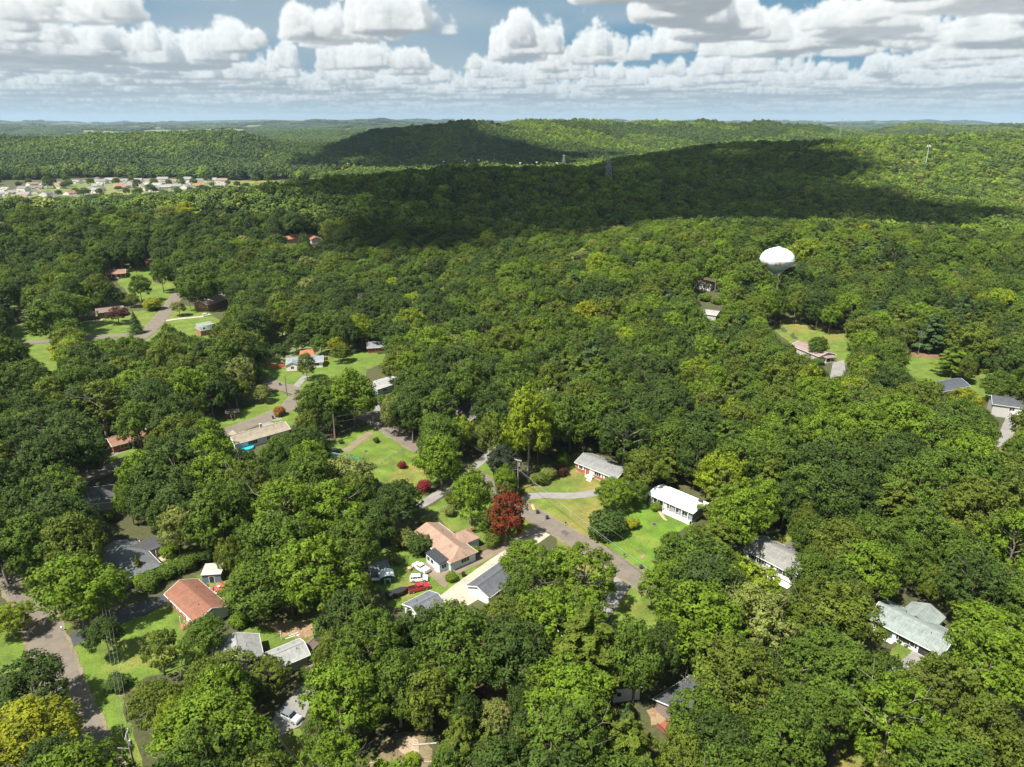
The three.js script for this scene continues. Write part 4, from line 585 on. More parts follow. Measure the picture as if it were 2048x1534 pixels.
  -433,-496,13, -324,-566,13, -349,-472,15, -30,-597,14, 36,-406,13, -511,-585,18, 89,-237,14, 245,-473,15, 76,-364,13, 6,-566,13, 24,-499,13, 95,-272,13, 36,-299,18, -134,-233,15, -477,-544,15, -8,-491,14,
  -200,-501,17, -79,-379,17, -400,-458,18, -128,-441,14, -115,-426,14, 324,-505,13, 133,-564,14, 308,-429,14, -317,-566,13, 399,-617,14, 293,-341,16, -118,-512,13, -204,-452,17, -347,-521,13, 76,-575,15, 52,-609,14,
  82,-106,13, -31,-104,14, 94,-607,14, 167,-533,18, 15,-435,14, 407,-591,14, -12,-381,13, -490,-607,15, -229,-483,15, -101,-518,14, 29,-603,13, 15,-116,18, 404,-546,14, -382,-438,13, 333,-527,14, -211,-606,14,
  -293,-540,13, 269,-527,18, -19,-118,13, 450,-599,15, -308,-469,15, 88,-311,13, -80,-466,16, -165,-243,13, 240,-597,14, 443,-616,16, 397,-581,13, -100,-386,15, -54,-532,17, 206,-408,13, -442,-566,13, -411,-523,16,
  -163,-297,15, 87,-591,13, 121,-269,14, -218,-541,17, 252,-513,13, 37,-214,18, -14,-597,13, -7,-224,13, 126,-497,13, 350,-463,15, -258,-586,13, 428,-523,13, -289,-469,14, -21,-394,14, 23,-476,15, -67,-208,13,
  169,-575,13, 155,-504,13, -95,-618,14, 224,-522,15, 131,-367,14, -90,-484,13, 452,-582,14, 352,-434,15, -47,-183,13, -379,-565,13, -100,-190,18, -69,-510,16, -146,-214,18, -366,-505,13, -58,-561,16, -484,-551,15,
  -392,-594,13, 9,-91,16, 274,-590,14, 245,-353,14, 21,-418,14, 389,-483,14, 62,-182,14, -119,-401,14, 154,-456,14, 219,-394,14, 110,-532,13, 67,-526,14, 235,-317,16, 147,-219,13, 326,-440,13, 32,-120,9,
  -322,-494,9, 132,-545,11, -39,-538,11, 8,-381,9, -96,-412,9, -426,-592,12, -4,-433,12, 499,-574,11, 150,-233,11, 106,-240,12, -193,-264,11, -178,-323,9, 484,-574,11, 406,-612,10, -177,-233,10, 221,-473,10,
  99,-359,9, 209,-445,10, 286,-437,12, 394,-552,11, 225,-377,9, -511,-602,10, -81,-192,11, 358,-488,9, -149,-576,10, 190,-572,10, -73,-610,11, -156,-384,9, 81,-523,9, -229,-355,9, -139,-175,11, -89,-556,9,
  -343,-546,9, 31,-340,10, -92,-527,10, 55,-575,10, -85,-422,10, 76,-430,10, 177,-552,12, 164,-266,11, -403,-578,10, -381,-455,11, -422,-551,11, -112,-204,11, -130,-499,10, 83,-514,9, -308,-356,11, -6,-401,10,
  -68,-270,10, -50,-500,10, -64,-467,10, 123,-252,10, -185,-265,11, -24,-297,12, 77,-603,11, -343,-430,12, 271,-442,9, 74,-465,9, -43,-177,9, -9,-498,10, 347,-400,9, 236,-289,10, -76,-244,9, 328,-589,10,
  -132,-408,9, 188,-333,9, -18,-231,9, -146,-323,10, -126,-333,11, 281,-417,9, 207,-259,10, -442,-584,9, 200,-432,12, 27,-324,9, -67,-440,12, -128,-523,12, -124,-251,9, 213,-389,9, 290,-453,10, 35,-357,11,
  -463,-529,10, 107,-418,10, -44,-312,9, 41,-322,12, 71,-451,10, 157,-435,9, 98,-263,10, 107,-476,11, -134,-373,12, 84,-322,10, 9,-223,10, 15,-542,9, 480,-548,11, -277,-580,10, 362,-471,9, 496,-587,10,
  467,-576,11, -112,-231,11, 232,-599,9, 174,-216,12, 243,-304,11, 109,-313,10, 53,-345,9, -190,-538,10, -333,-476,10, 7,-308,11, 351,-564,10, 79,-181,11, 190,-375,12, -118,-530,10, -174,-346,10, -181,-229,9,
  16,-282,9, -71,-434,10, 508,-615,9, 103,-398,10, 259,-388,10, -10,-447,10, 201,-585,10, 314,-365,9, -103,-412,9, 18,-617,10, -226,-504,9, 282,-557,12, 233,-427,9, 108,-607,9, 396,-488,10, 127,-316,10,
  355,-503,10, -74,-265,9, 325,-456,10, 55,-277,11, -27,-453,11, -202,-510,9, -306,-569,10, -79,-435,12, 349,-426,12, -38,-371,11, 230,-292,9, -306,-373,10, 64,-273,10, 63,-439,12, -125,-244,10, -10,-420,9,
  22,-256,9, 255,-616,9, 118,-526,11, 250,-285,11, 254,-382,12, -224,-548,11, 92,-536,10, -110,-384,9, -111,-583,11, 41,-421,10, 111,-331,9, -216,-581,10, 262,-579,9, -47,-450,10, 294,-470,10, -276,-411,12,
  -102,-577,9, 178,-447,10, -12,-453,10, 298,-463,11, 363,-452,9, -132,-162,10, -408,-574,11, 327,-519,9, 254,-349,9, -197,-302,10, 175,-318,10, -388,-557,9, -100,-211,9, -103,-501,12, -65,-458,10, 368,-469,9,
  -26,-78,9, 163,-289,10, -404,-466,10, 73,-481,9, -438,-601,10, 164,-315,9, -191,-271,9, -171,-247,10, -173,-282,12, 171,-595,11, 74,-95,9, -62,-412,10, -489,-615,9, -163,-495,11, 55,-80,9, 509,-609,10,
  -275,-595,9, -12,-435,9, 47,-352,10, 154,-495,9, 53,-559,9, -94,-465,9, -2,-386,9, 369,-502,9, -180,-305,11, 73,-104,10, -96,-583,9, 359,-566,11, -333,-585,9, -164,-336,10, -366,-488,10, -67,-600,11,
  79,-295,10, -282,-431,12, 1,-402,12, 60,-430,12, -130,-339,9, -353,-479,10, 53,-414,11, 333,-571,9, -61,-111,9, -148,-347,10, 217,-440,10, -227,-570,9, 378,-581,9, 102,-367,9, 65,-495,10, 15,-375,10,
  109,-194,12, 21,-545,9, 27,-422,9, -277,-332,9, 282,-393,10, -360,-416,12, 478,-608,10, -76,-89,10, -469,-589,12, -415,-498,9, -186,-507,9, -115,-486,10, -144,-616,11, 238,-564,9, -213,-330,9, 284,-542,11,
  11,-547,9, 251,-359,9, -17,-294,9, 280,-463,11, 144,-524,10, -280,-605,9, -75,-211,10, -26,-581,12, 125,-350,10, 106,-180,10, -12,-548,12, 158,-560,10, 1,-260,9, -235,-544,9, -11,-573,11, -34,-609,11,
  -228,-560,9, 11,-522,10, -24,-381,12, -170,-516,9, 143,-177,11, 395,-498,11, -40,-347,10, 53,-458,9, 273,-431,9, -149,-544,9, 28,-506,9, 460,-605,11, -344,-508,11, 329,-406,11, 278,-511,11, -70,-556,10,
  234,-445,11, 80,-168,9, -236,-568,11, 209,-617,9, -172,-333,9, 213,-494,9, 288,-397,9, -54,-409,11, -10,-87,10, 120,-588,9, -155,-391,10, 51,-208,10, 92,-388,12, -151,-366,9, -266,-436,11, 250,-419,9,
  -366,-463,11, -185,-573,9, -412,-564,9, -81,-486,9, 243,-584,10, 217,-407,11, 421,-521,12, 202,-231,9, 431,-607,10, -460,-615,12, -25,-447,11, 246,-320,9, -181,-567,9, 100,-151,10, 131,-376,11, 426,-504,9,
  34,-552,10, 321,-377,9, -31,-304,12, -371,-433,12, 493,-598,9, 365,-607,9, 81,-259,10, 58,-228,9, 65,-359,12, 13,-303,9, 59,-506,12, -37,-119,9, -194,-470,11, 186,-540,12, -12,-414,10, 233,-270,9,
  256,-298,12, 136,-465,9, 195,-225,11, -242,-618,9, 104,-321,11, -82,-588,9, 224,-504,11, 304,-546,10, -57,-472,10, -365,-615,9, 69,-341,10, -162,-233,9, 28,-584,11, 170,-240,11, -194,-317,9, -45,-442,10,
  -300,-381,9, -328,-482,9, -517,-605,11, -2,-481,11, -275,-363,10, -192,-606,10, -293,-477,9, 60,-471,9, -311,-521,9, -109,-486,9, 39,-350,10, 63,-462,9, 88,-288,12, -169,-444,10, 321,-601,9, -255,-376,9,
  301,-582,12, -153,-224,9, 193,-466,12, 121,-604,11, 442,-507,10, -388,-476,10, -182,-316,9, 30,-93,9, -52,-318,9, -151,-318,9, -55,-107,10, 122,-390,11, 125,-276,9, 105,-280,9, 141,-544,9, 222,-445,9,
  -48,-457,9, 42,-596,12, 155,-617,9, 93,-410,12, -276,-462,11, -189,-309,12, -226,-303,10, -170,-547,9, 74,-134,10, 434,-516,11, -247,-586,11, -70,-574,10, -138,-323,12, 55,-73,9, 225,-279,9, -313,-392,9,
  195,-362,11, -125,-386,12, 146,-247,9, -353,-541,9, 55,-100,12, 168,-518,9, -241,-574,9, -146,-534,9, -51,-429,12, -267,-578,10, -174,-554,10, -413,-474,10, 236,-462,11, -134,-295,10, -118,-596,9, -67,-532,9,
  84,-219,9, 118,-236,10, -349,-450,10, -467,-583,9, 95,-206,11, 14,-296,12, 1,-136,10, -177,-546,11, 105,-593,9, 70,-587,12, 348,-419,12, 334,-553,9, -479,-559,9, 263,-303,10, -34,-617,9, 271,-397,9,
  -477,-553,9, 258,-494,9, -135,-438,10, 31,-389,9, 131,-267,11, -142,-454,10, -402,-502,9, -101,-560,10, 80,-237,12, -260,-320,10, 162,-481,9, 155,-404,10, 128,-298,10, -446,-522,10, -158,-443,10, -177,-312,11,
  -223,-576,9, -197,-324,9, 300,-563,11, -59,-381,10, 342,-513,11, -221,-470,10, 89,-527,10, 16,-567,10, 519,-597,10, -64,-350,9, 147,-171,9, 222,-286,12, 63,-312,11, 96,-221,9, -260,-550,11, 138,-478,9,
  166,-228,9, -85,-363,9, -106,-447,10, 83,-346,9, -77,-367,9, -4,-301,12, 497,-604,10, -333,-460,12, 79,-145,9, 26,-78,9, 100,-177,11, 105,-294,9, 429,-563,11, -367,-446,10, 380,-596,11, 70,-606,12,
  -86,-608,9, -112,-543,11, 132,-432,9, 150,-589,10, -482,-576,11, 152,-210,11, 108,-493,9, 195,-604,9, -60,-600,10, -337,-507,9, -155,-325,9, 46,-117,9, -117,-272,9, -16,-311,11, -70,-191,11, 305,-405,11,
  126,-558,9, 72,-322,12, 49,-419,10, -260,-339,11, 131,-530,9, 295,-373,9, -43,-355,11, -62,-501,10, -144,-521,9, -351,-505,10, 52,-338,12, -432,-555,9, 396,-464,11, 237,-501,12, -97,-498,10, -25,-520,11,
  83,-175,9, 277,-473,9, 116,-230,10, 148,-186,9, 75,-417,10, 296,-528,12, 356,-442,9, -333,-532,12, -361,-511,10, -53,-142,9, -170,-465,9, 298,-539,12, -235,-537,9, 398,-572,10, 399,-527,11, -67,-546,10,
  80,-555,12, -156,-231,9, -129,-429,9, -189,-320,9, 27,-305,11, -68,-158,9, 226,-335,12, -143,-277,12, -427,-617,9, 55,-317,9, -143,-312,12, 366,-456,9, 24,-435,10, -64,-144,9, -309,-551,10, 77,-219,11,
  -22,-425,12, 260,-419,9, -217,-488,11, 93,-165,11, 10,-279,9, 237,-618,9, -174,-459,11, 202,-593,9, -294,-391,12, -295,-556,10, -329,-396,12, 125,-259,9, -60,-446,11, -502,-574,11, 107,-560,9, 133,-209,10,
  -25,-607,9, -5,-344,9, -303,-604,11, 129,-283,9, 477,-554,11, 0,-428,9, 375,-497,9, 145,-617,12, -41,-594,9, 42,-308,10, -256,-533,9, 79,-160,10, 182,-353,9, -301,-344,11, -23,-480,10, 74,-315,9,
  -37,-429,9, 281,-430,9, 381,-545,10, 251,-535,9, 254,-469,9, -462,-572,12, -26,-320,12, 23,-458,10, -136,-457,11, -21,-460,9, 291,-566,10, 79,-461,11, -163,-482,9, 107,-357,9, 82,-397,9, 124,-563,9,
  313,-420,10, -236,-287,11, -512,-609,10, -307,-480,11, 172,-437,9, -28,-574,10, -435,-540,9, -100,-544,9, 116,-594,10, 356,-579,10, 7,-269,10, -37,-414,12, -233,-592,9, -386,-507,9, 378,-605,10, -23,-403,12,
  -212,-264,10, -148,-359,9, -81,-453,12, -353,-498,10, -186,-325,9, -167,-316,9, 101,-449,12, 142,-503,12, -461,-542,11, 468,-536,12, 176,-380,11, -107,-145,10, -437,-502,10, -316,-519,11, -105,-224,11, 209,-474,10,
  391,-533,11, -124,-173,10, -401,-609,11, 159,-588,10, 233,-472,9, 246,-410,11, 218,-501,10, 385,-459,9, -291,-546,9, -344,-568,10, 117,-485,10, 452,-540,9, 317,-507,9, 59,-234,10, 114,-368,9, 406,-472,12,
  225,-512,12, 250,-560,9, 161,-443,9, 120,-317,12, 57,-551,9, -93,-368,10, 200,-453,10, -52,-160,10, 85,-282,9, -89,-614,9, -414,-578,9, 166,-260,9, 89,-225,12, 220,-609,9, -148,-187,9, -338,-496,9,
  -11,-563,11, -286,-482,10, -203,-528,11, -177,-519,10, 453,-591,11, -136,-588,9, 372,-555,11, -9,-96,10, -131,-468,11, -90,-165,9, 93,-614,9, -85,-351,12, 137,-379,9, -157,-335,9, 85,-365,9, -51,-470,9,
  -43,-248,11, -293,-505,10, -174,-540,9, -336,-603,10, -123,-551,11, -117,-419,9, -186,-526,11, 149,-485,12, 76,-401,9, 453,-566,9, 381,-516,9, -387,-577,11, -133,-479,9, -446,-617,9, -170,-583,9, 99,-384,11,
  -57,-594,10, 54,-223,9, -151,-482,9, -313,-487,12, 243,-576,9, 109,-247,9, -82,-498,9, 289,-379,10, -373,-498,9, -365,-578,10, 221,-253,10, -344,-617,10, -261,-347,11, 53,-567,10, 318,-495,12, 37,-94,11,
  203,-444,9, -439,-577,10, -159,-423,10, 74,-299,10, 222,-588,11, 164,-249,9, -21,-473,10, 279,-410,9, -44,-516,10, -272,-444,11, -18,-332,11, -168,-575,10, 458,-525,11, 310,-478,9, -305,-585,10, 317,-560,9,
  -211,-279,10, 46,-494,9, 200,-599,9, 40,-494,10, -60,-83,9, 429,-577,12, -44,-560,11, -220,-267,12, 214,-530,10, 100,-255,9, 333,-455,9, -460,-608,9, -245,-558,9, 48,-461,10, 415,-487,9, 55,-513,10,
  36,-453,9, -484,-583,10, 142,-576,11, 274,-606,12, 160,-309,9, -156,-301,10, -120,-263,12, -172,-237,9, -170,-322,10, 220,-547,10, -68,-217,12, -191,-284,10, -289,-358,10, 25,-115,12, 244,-451,9, 458,-549,10,
  76,-500,10, -28,-554,11, 54,-489,11, -308,-543,10, -458,-525,10, -58,-350,9, 281,-519,9, -317,-464,9, 199,-248,10, -212,-564,11, 26,-84,9, -272,-569,9, 11,-488,10, 320,-366,10, 343,-430,11, 56,-596,10,
  -217,-285,6, 268,-308,6, 174,-245,7, 242,-292,7, 228,-297,7, 41,-88,8, -4,-96,6, -72,-182,7, -46,-283,7, 82,-287,8, 166,-279,6, -191,-331,6, 1,-77,7, -62,-101,7, -156,-203,6, 31,-334,6,
  -20,-236,7, 33,-251,7, 10,-149,7, 85,-293,7, -79,-201,8, 21,-101,6, 169,-293,6, -71,-167,8, -74,-220,7, -43,-254,7, -66,-276,8, -35,-111,7, 61,-122,6, 168,-244,6, -82,-267,6, 194,-349,6,
  -65,-78,6, 156,-267,7, 117,-343,6, 42,-231,7, 90,-152,6, 66,-237,7, 174,-336,7, 3,-286,6, -21,-126,6, 146,-201,7, 46,-337,6, -162,-290,7, 242,-287,7, 222,-330,6, -110,-199,7, 114,-313,6,
  -210,-335,6, 119,-172,6, -117,-207,7, -167,-346,6, 42,-161,6, -168,-340,8, 169,-269,6, -30,-73,7, -149,-334,6, -122,-258,6, -199,-335,6, -96,-213,6, -102,-216,7, 165,-310,6, 122,-323,8, 61,-212,8,
  112,-224,6, -64,-188,6, 215,-315,6, 128,-179,6, -217,-253,7, -148,-197,6, -69,-285,6, 108,-209,6, -61,-204,7, 211,-321,6, -118,-211,7, -156,-288,8, 138,-277,6, 17,-102,6, 7,-136,6, -120,-321,7,
  -254,-314,8, -192,-245,7, 98,-163,8, 89,-274,6, 119,-348,7, -163,-205,7, 5,-323,8, 205,-303,7, -248,-328,6, 88,-348,6, 251,-316,7, 217,-279,7, -56,-90,7, 64,-87,8, -296,-359,7, 279,-354,8,
  134,-180,7, -121,-202,6, -176,-251,6, -131,-290,7, -125,-228,6, 98,-239,6, 87,-256,7, -72,-278,6, 101,-225,7, 53,-85,7, -31,-77,6, -195,-297,7, 12,-76,8, -27,-250,6, -24,-123,7, 126,-157,6,
  37,-277,6, 47,-84,6, 26,-72,6, -128,-255,8, 62,-128,6, 57,-132,7, -143,-327,6, 49,-102,6, -184,-275,8, 64,-241,7, 177,-255,6, 89,-115,6, 48,-322,6, -162,-341,6, 130,-205,6, -1,-357,8,
  -43,-166,6, -121,-218,7, 83,-192,6, 131,-304,6, -100,-175,6, -178,-298,8, -262,-328,7, 2,-106,6, 69,-243,7, -273,-337,8, 168,-272,6, 87,-102,8, 69,-110,6, 135,-272,6, 93,-183,7, 49,-246,6,
  -155,-330,6, -144,-343,6, -73,-271,6, -104,-198,7, -117,-171,6, 122,-185,7, 77,-262,6, 113,-205,7, -57,-173,7, 100,-275,6, 62,-348,6, 54,-118,7, 97,-215,6, -138,-180,6, 162,-297,7, 198,-355,7,
  -207,-328,7, -185,-242,7, -22,-326,8, -39,-89,6, 269,-335,8, -153,-219,6, -5,-290,6, 67,-353,8, 112,-188,8, 81,-251,6, 55,-147,6, 3,-226,8, 294,-350,6, 0,-306,7, 4,-121,6, -4,-323,6,
  37,-225,8, -73,-282,6, -191,-258,6, -127,-166,6, -81,-272,6, 110,-252,8, -243,-325,8, -168,-207,7, -275,-356,6, -289,-344,6, -181,-213,7, -225,-311,7, 168,-192,6, 6,-283,7, -183,-210,6, 214,-326,6,
  98,-169,8, -185,-234,6, -38,-357,7, -60,-106,6, 127,-323,6, 2,-101,6, -121,-326,6, 57,-334,7, 74,-112,8, 88,-107,6, 40,-261,6, 79,-301,6, -140,-298,8, -35,-100,6, 73,-336,8, -2,-200,6,
  -153,-214,6, -50,-152,6, 131,-313,6, 50,-165,6, 61,-306,6, -43,-188,6, 11,-256,7, -185,-339,6, 134,-242,6, -61,-346,6, 86,-277,6, -188,-336,6, -215,-246,7, -203,-287,6, -158,-258,6, 29,-81,6,
  -167,-202,7, 80,-138,6, -204,-245,7, 22,-261,7, 94,-306,8, -68,-281,7, 5,-264,6, -35,-135,7, -272,-327,8, 111,-142,7, -109,-219,6, 130,-351,7, -155,-253,7, 23,-88,6, 224,-294,6, 16,-127,6,
  152,-238,6, 39,-256,7, 216,-331,6, 142,-279,8, -74,-235,8, 74,-204,6, 96,-336,8, -39,-297,7, -150,-200,7, 74,-184,7, 134,-327,6, -70,-263,7, 185,-339,7, 98,-119,7, 133,-288,8, 26,-320,6,
  -175,-351,6, -80,-260,7, -44,-90,6, -40,-180,6, -177,-356,6, 129,-247,6, 122,-292,7, 136,-204,7, -200,-329,7, -208,-312,6, -85,-206,7, -127,-278,7, -191,-278,8, -177,-331,7, -136,-356,6, -68,-245,6,
  -36,-141,7, -200,-269,6, -72,-155,7, 130,-197,7, 105,-268,8, -121,-227,6, 123,-312,7, 139,-234,6, -61,-173,6, -182,-331,7, 171,-276,6, -225,-289,7, 15,-97,6, -38,-281,6, -195,-310,7, 17,-258,6,
  -206,-332,6, -142,-347,6, 158,-272,6, 68,-263,8, 159,-216,6, -64,-106,6, 112,-167,6, 1,-93,7, -164,-310,7, 238,-285,6, 292,-334,6, 38,-130,6, -47,-261,6, -128,-345,6, 278,-325,6, -14,-325,6,
  25,-343,8, 98,-327,7, -66,-152,7, 104,-353,6, 21,-277,6, -118,-302,7, 5,-332,7, -111,-289,6, -276,-352,6, -29,-267,6, -9,-339,6, 202,-253,8, -220,-304,7, 159,-294,6, 34,-345,6, -97,-183,8,
  195,-244,7, -210,-242,7, -112,-183,6, -2,-285,8, -9,-105,6, -57,-322,6, 46,-208,6, -52,-337,7, 159,-203,7, -216,-325,6, -113,-278,6, 59,-83,7, 71,-277,7, 11,-152,6, -199,-244,6, 11,-139,6,
  -77,-275,8, -44,-149,7, -4,-71,8, -91,-349,7, 130,-337,6, -120,-278,8, -107,-202,6, 23,-339,6, -212,-295,6, 125,-174,6, -136,-288,7, -48,-254,6, -15,-73,8, 102,-145,6, -26,-214,8, 36,-240,6,
  239,-351,6, 169,-319,6, 92,-293,7, 116,-157,7, 153,-202,7, 61,-199,6, -11,-82,6, 42,-83,6, -106,-194,6, 78,-243,6, -201,-318,6, 51,-105,8, -281,-358,6, -45,-269,7, 102,-336,7, 60,-136,7,
  -247,-298,8, 119,-277,6, -119,-292,7, 154,-274,6, 231,-298,6, 70,-138,8, 276,-358,6, -43,-94,6, 191,-218,6, -118,-196,7, 45,-212,7, 78,-291,6, -2,-196,7, 170,-233,7, -65,-82,6, 208,-356,8,
  66,-205,7, -48,-335,6, -116,-188,6, -32,-82,7, 83,-244,7, 77,-151,8, -32,-191,5, -12,-232,4, 67,-150,3, -112,-275,3, 71,-117,5, 3,-201,3, -19,-253,3, 30,-128,5, -150,-207,4, 18,-226,5,
  27,-127,4, 61,-89,5, -205,-291,4, -5,-93,4, 179,-233,3, -14,-237,4, 189,-276,5, -196,-287,4, -23,-133,3, 181,-277,4, -107,-232,4, 186,-280,3, 11,-275,3, 59,-153,5, -51,-283,4, 58,-250,5,
  -19,-188,4, -67,-288,4, -50,-203,4, -5,-184,4, -146,-283,4, -57,-205,5, 7,-259,4, -122,-282,4, -68,-92,4, 30,-294,4, -148,-274,3, -124,-213,5, 19,-150,5, 112,-267,4, -83,-263,4, 32,-240,5,
  -202,-254,3, 174,-268,4, 51,-74,4, -66,-201,5, -130,-222,4, 209,-291,3, 64,-135,5, 183,-250,4, -212,-247,3, 70,-185,4, 52,-296,4, 89,-204,5, 49,-169,5, 35,-201,3, -33,-236,3, -14,-139,4,
  -93,-228,3, -41,-124,3, -147,-225,5, -79,-291,5, 239,-274,4, -41,-120,4, 139,-298,4, 38,-236,3, 56,-105,5, -83,-238,5, 120,-208,4, -45,-78,4, -53,-273,4, -86,-235,4, 138,-291,5, 100,-159,4,
  -49,-287,4, -5,-214,4, 166,-284,4, -95,-208,3, -91,-212,4, 61,-152,3, 99,-156,4, 44,-141,4, -88,-281,4, 40,-237,3, -81,-224,4, 69,-252,4, 18,-222,5, -33,-272,3, 53,-93,4, -81,-213,5,
  -79,-228,3, 67,-174,4, -62,-91,5, 75,-233,3, -59,-278,4, -59,-92,5, 185,-283,3, -84,-225,3, 64,-214,3, 174,-271,4, -121,-241,4, -78,-298,5, 185,-257,5, 172,-197,4, 20,-250,4, 89,-119,5,
  37,-199,4, -126,-180,4, 15,-217,4, 135,-293,4, 151,-270,3, 5,-160,4, -30,-188,4, 184,-286,3, -133,-224,3, -7,-121,3, -40,-96,3, 187,-296,4, -120,-192,5, 173,-286,4, 5,-246,3, 2,-268,5,
  -27,-135,3, 143,-292,5, 15,-88,3, 199,-236,4, -91,-207,4, 38,-153,4, 36,-262,3, 40,-293,4, -156,-206,3, 147,-242,3, 122,-175,3, 8,-163,3, -16,-136,5, -152,-238,5, -42,-191,4, 127,-292,5,
  54,-247,3, 0,-181,4, -129,-175,3, 45,-100,5, 55,-91,5, -56,-159,3, 36,-136,4, -28,-93,4, 49,-132,3, 55,-232,4, -131,-286,3, -120,-185,4, 169,-283,4, 78,-155,3, -179,-288,4, -15,-280,4,
  -1,-189,4, 17,-77,4, -114,-210,5, -48,-188,5, 11,-218,3, -55,-280,4, 45,-172,4, 181,-282,3, -74,-290,4, 79,-133,5, 105,-212,4, 136,-237,4, 51,-258,3, -134,-178,4, 156,-260,4, 31,-105,3,
  -71,-260,4, 112,-172,3, 170,-224,4, 9,-113,4, 13,-163,4, -85,-286,3, 1,-97,3, 74,-140,4, -16,-239,3, 63,-175,5, 163,-211,3, 50,-171,4, -8,-186,3, -27,-293,4, -81,-235,3, -167,-292,4,
  15,-227,3, -194,-222,3, 106,-272,3, -62,-275,3, -209,-297,4, 100,-129,3, -86,-284,4, 41,-100,3, -19,-217,4, 163,-273,5, -14,-243,4, -47,-164,5, 170,-249,4, 126,-145,5, -139,-185,5, 126,-161,4,
  -106,-229,4, 110,-179,3, 65,-138,4, -84,-214,3, -152,-175,4, -20,-94,4, 160,-245,3, -45,-198,4, 63,-264,5, 157,-286,5, 39,-73,3, 136,-300,4, -76,-217,3, 7,-115,5, 52,-273,3, 17,-98,4,
  9,-157,4, 55,-163,5, 161,-214,3, 18,-107,5, -72,-205,4, -65,-96,3, 192,-274,4, 59,-129,3, -60,-145,3, 179,-282,3, -36,-299,4, 93,-299,3, 189,-272,4, 185,-272,4, 8,-132,3, -34,-259,4,
  50,-281,3, 23,-111,3, -105,-234,4, 113,-200,5, -87,-226,5, -70,-234,3, 43,-284,5, 133,-282,4, -204,-255,3, 175,-294,3, 97,-225,3, 63,-236,3, -47,-73,3, 148,-254,3, -28,-288,4, -44,-121,3,
  -30,-175,4, -38,-278,3, -116,-246,3, -160,-248,3, -45,-207,3, -174,-254,4, 51,-176,4, 179,-286,3, -151,-230,3, 18,-265,3, 159,-262,3, -7,-133,4, 141,-219,3, 172,-226,4, -56,-210,4, 119,-212,3,
  -189,-245,3, 38,-70,3, -110,-294,4, 128,-279,3, 213,-244,5, -79,-282,5, -95,-153,4, 32,-129,3, -164,-250,4, -63,-286,3, 16,-277,4, 177,-279,5, -85,-280,5, -61,-88,5, -85,-298,5, 140,-222,4,
  -119,-259,3, -114,-239,4, 91,-108,3, 78,-137,3, 83,-215,3, -12,-101,4, 123,-234,5, -191,-223,4, 113,-282,5, 143,-234,4, -87,-210,4, -147,-264,3, 44,-86,4, -32,-111,3, 199,-292,4, -47,-149,3,
  61,-291,5, 190,-263,3, 162,-261,4, 23,-99,3, -112,-238,3, -64,-116,5, 89,-295,4, -41,-282,3, -80,-249,4, 134,-239,4, -174,-225,5, -119,-254,3, -155,-181,5, 9,-247,4, -29,-124,5, 39,-232,3,
  -32,-97,4, 58,-176,5, -21,-253,3, 222,-291,4, 109,-296,5, -159,-237,5, -83,-210,4, -39,-253,3, -52,-148,4
];
// which sort and colour grows at a place follows slow patches and chance
const woodSort = (x, z, i, w = 9) => { if (w < 5.5) return 'bush'; const a = hash2(i, 77), p = fbm2(x / 60 + 31, z / 60 + 9, 2), east = clamp((x + 40) / 160); return a < (p > 0.56 ? 0.55 : 0.03) * east + 0.015 ? 'pine' : a < 0.62 ? 'round' : a < 0.82 ? 'tall' : a < 0.99 ? 'open' : 'cone'; };
const woodTint = (x, z, i, sort) => {
  const a = hash2(i, 191), p = fbm2(x / 45 + 3, z / 45 + 5, 2), w = clamp((x + 120) / 260), k = a * 0.75 + (p - 0.5) * 0.9 + 0.10 + w * 0.12 - (z < -330 && x < 0 ? 0.12 : 0);
  if (sort === 'pine') return a < 0.7 ? 'olive' : 'blue'; if (sort === 'cone') return a < 0.5 ? 'blue' : 'deep';
  if (a > 0.995) return 'yellow'; if (a > 0.972) return 'lime'; if (a > 0.955) return 'pale';
  return k < 0.30 ? 'deep' : k < 0.56 ? 'mid' : k < 0.72 ? 'olive' : 'fresh';
};
const heightOf = (w, i) => (w < 5.5 ? 1.15 * w : 0.9 * w + 7) * (0.88 + 0.22 * hash2(i, 5));
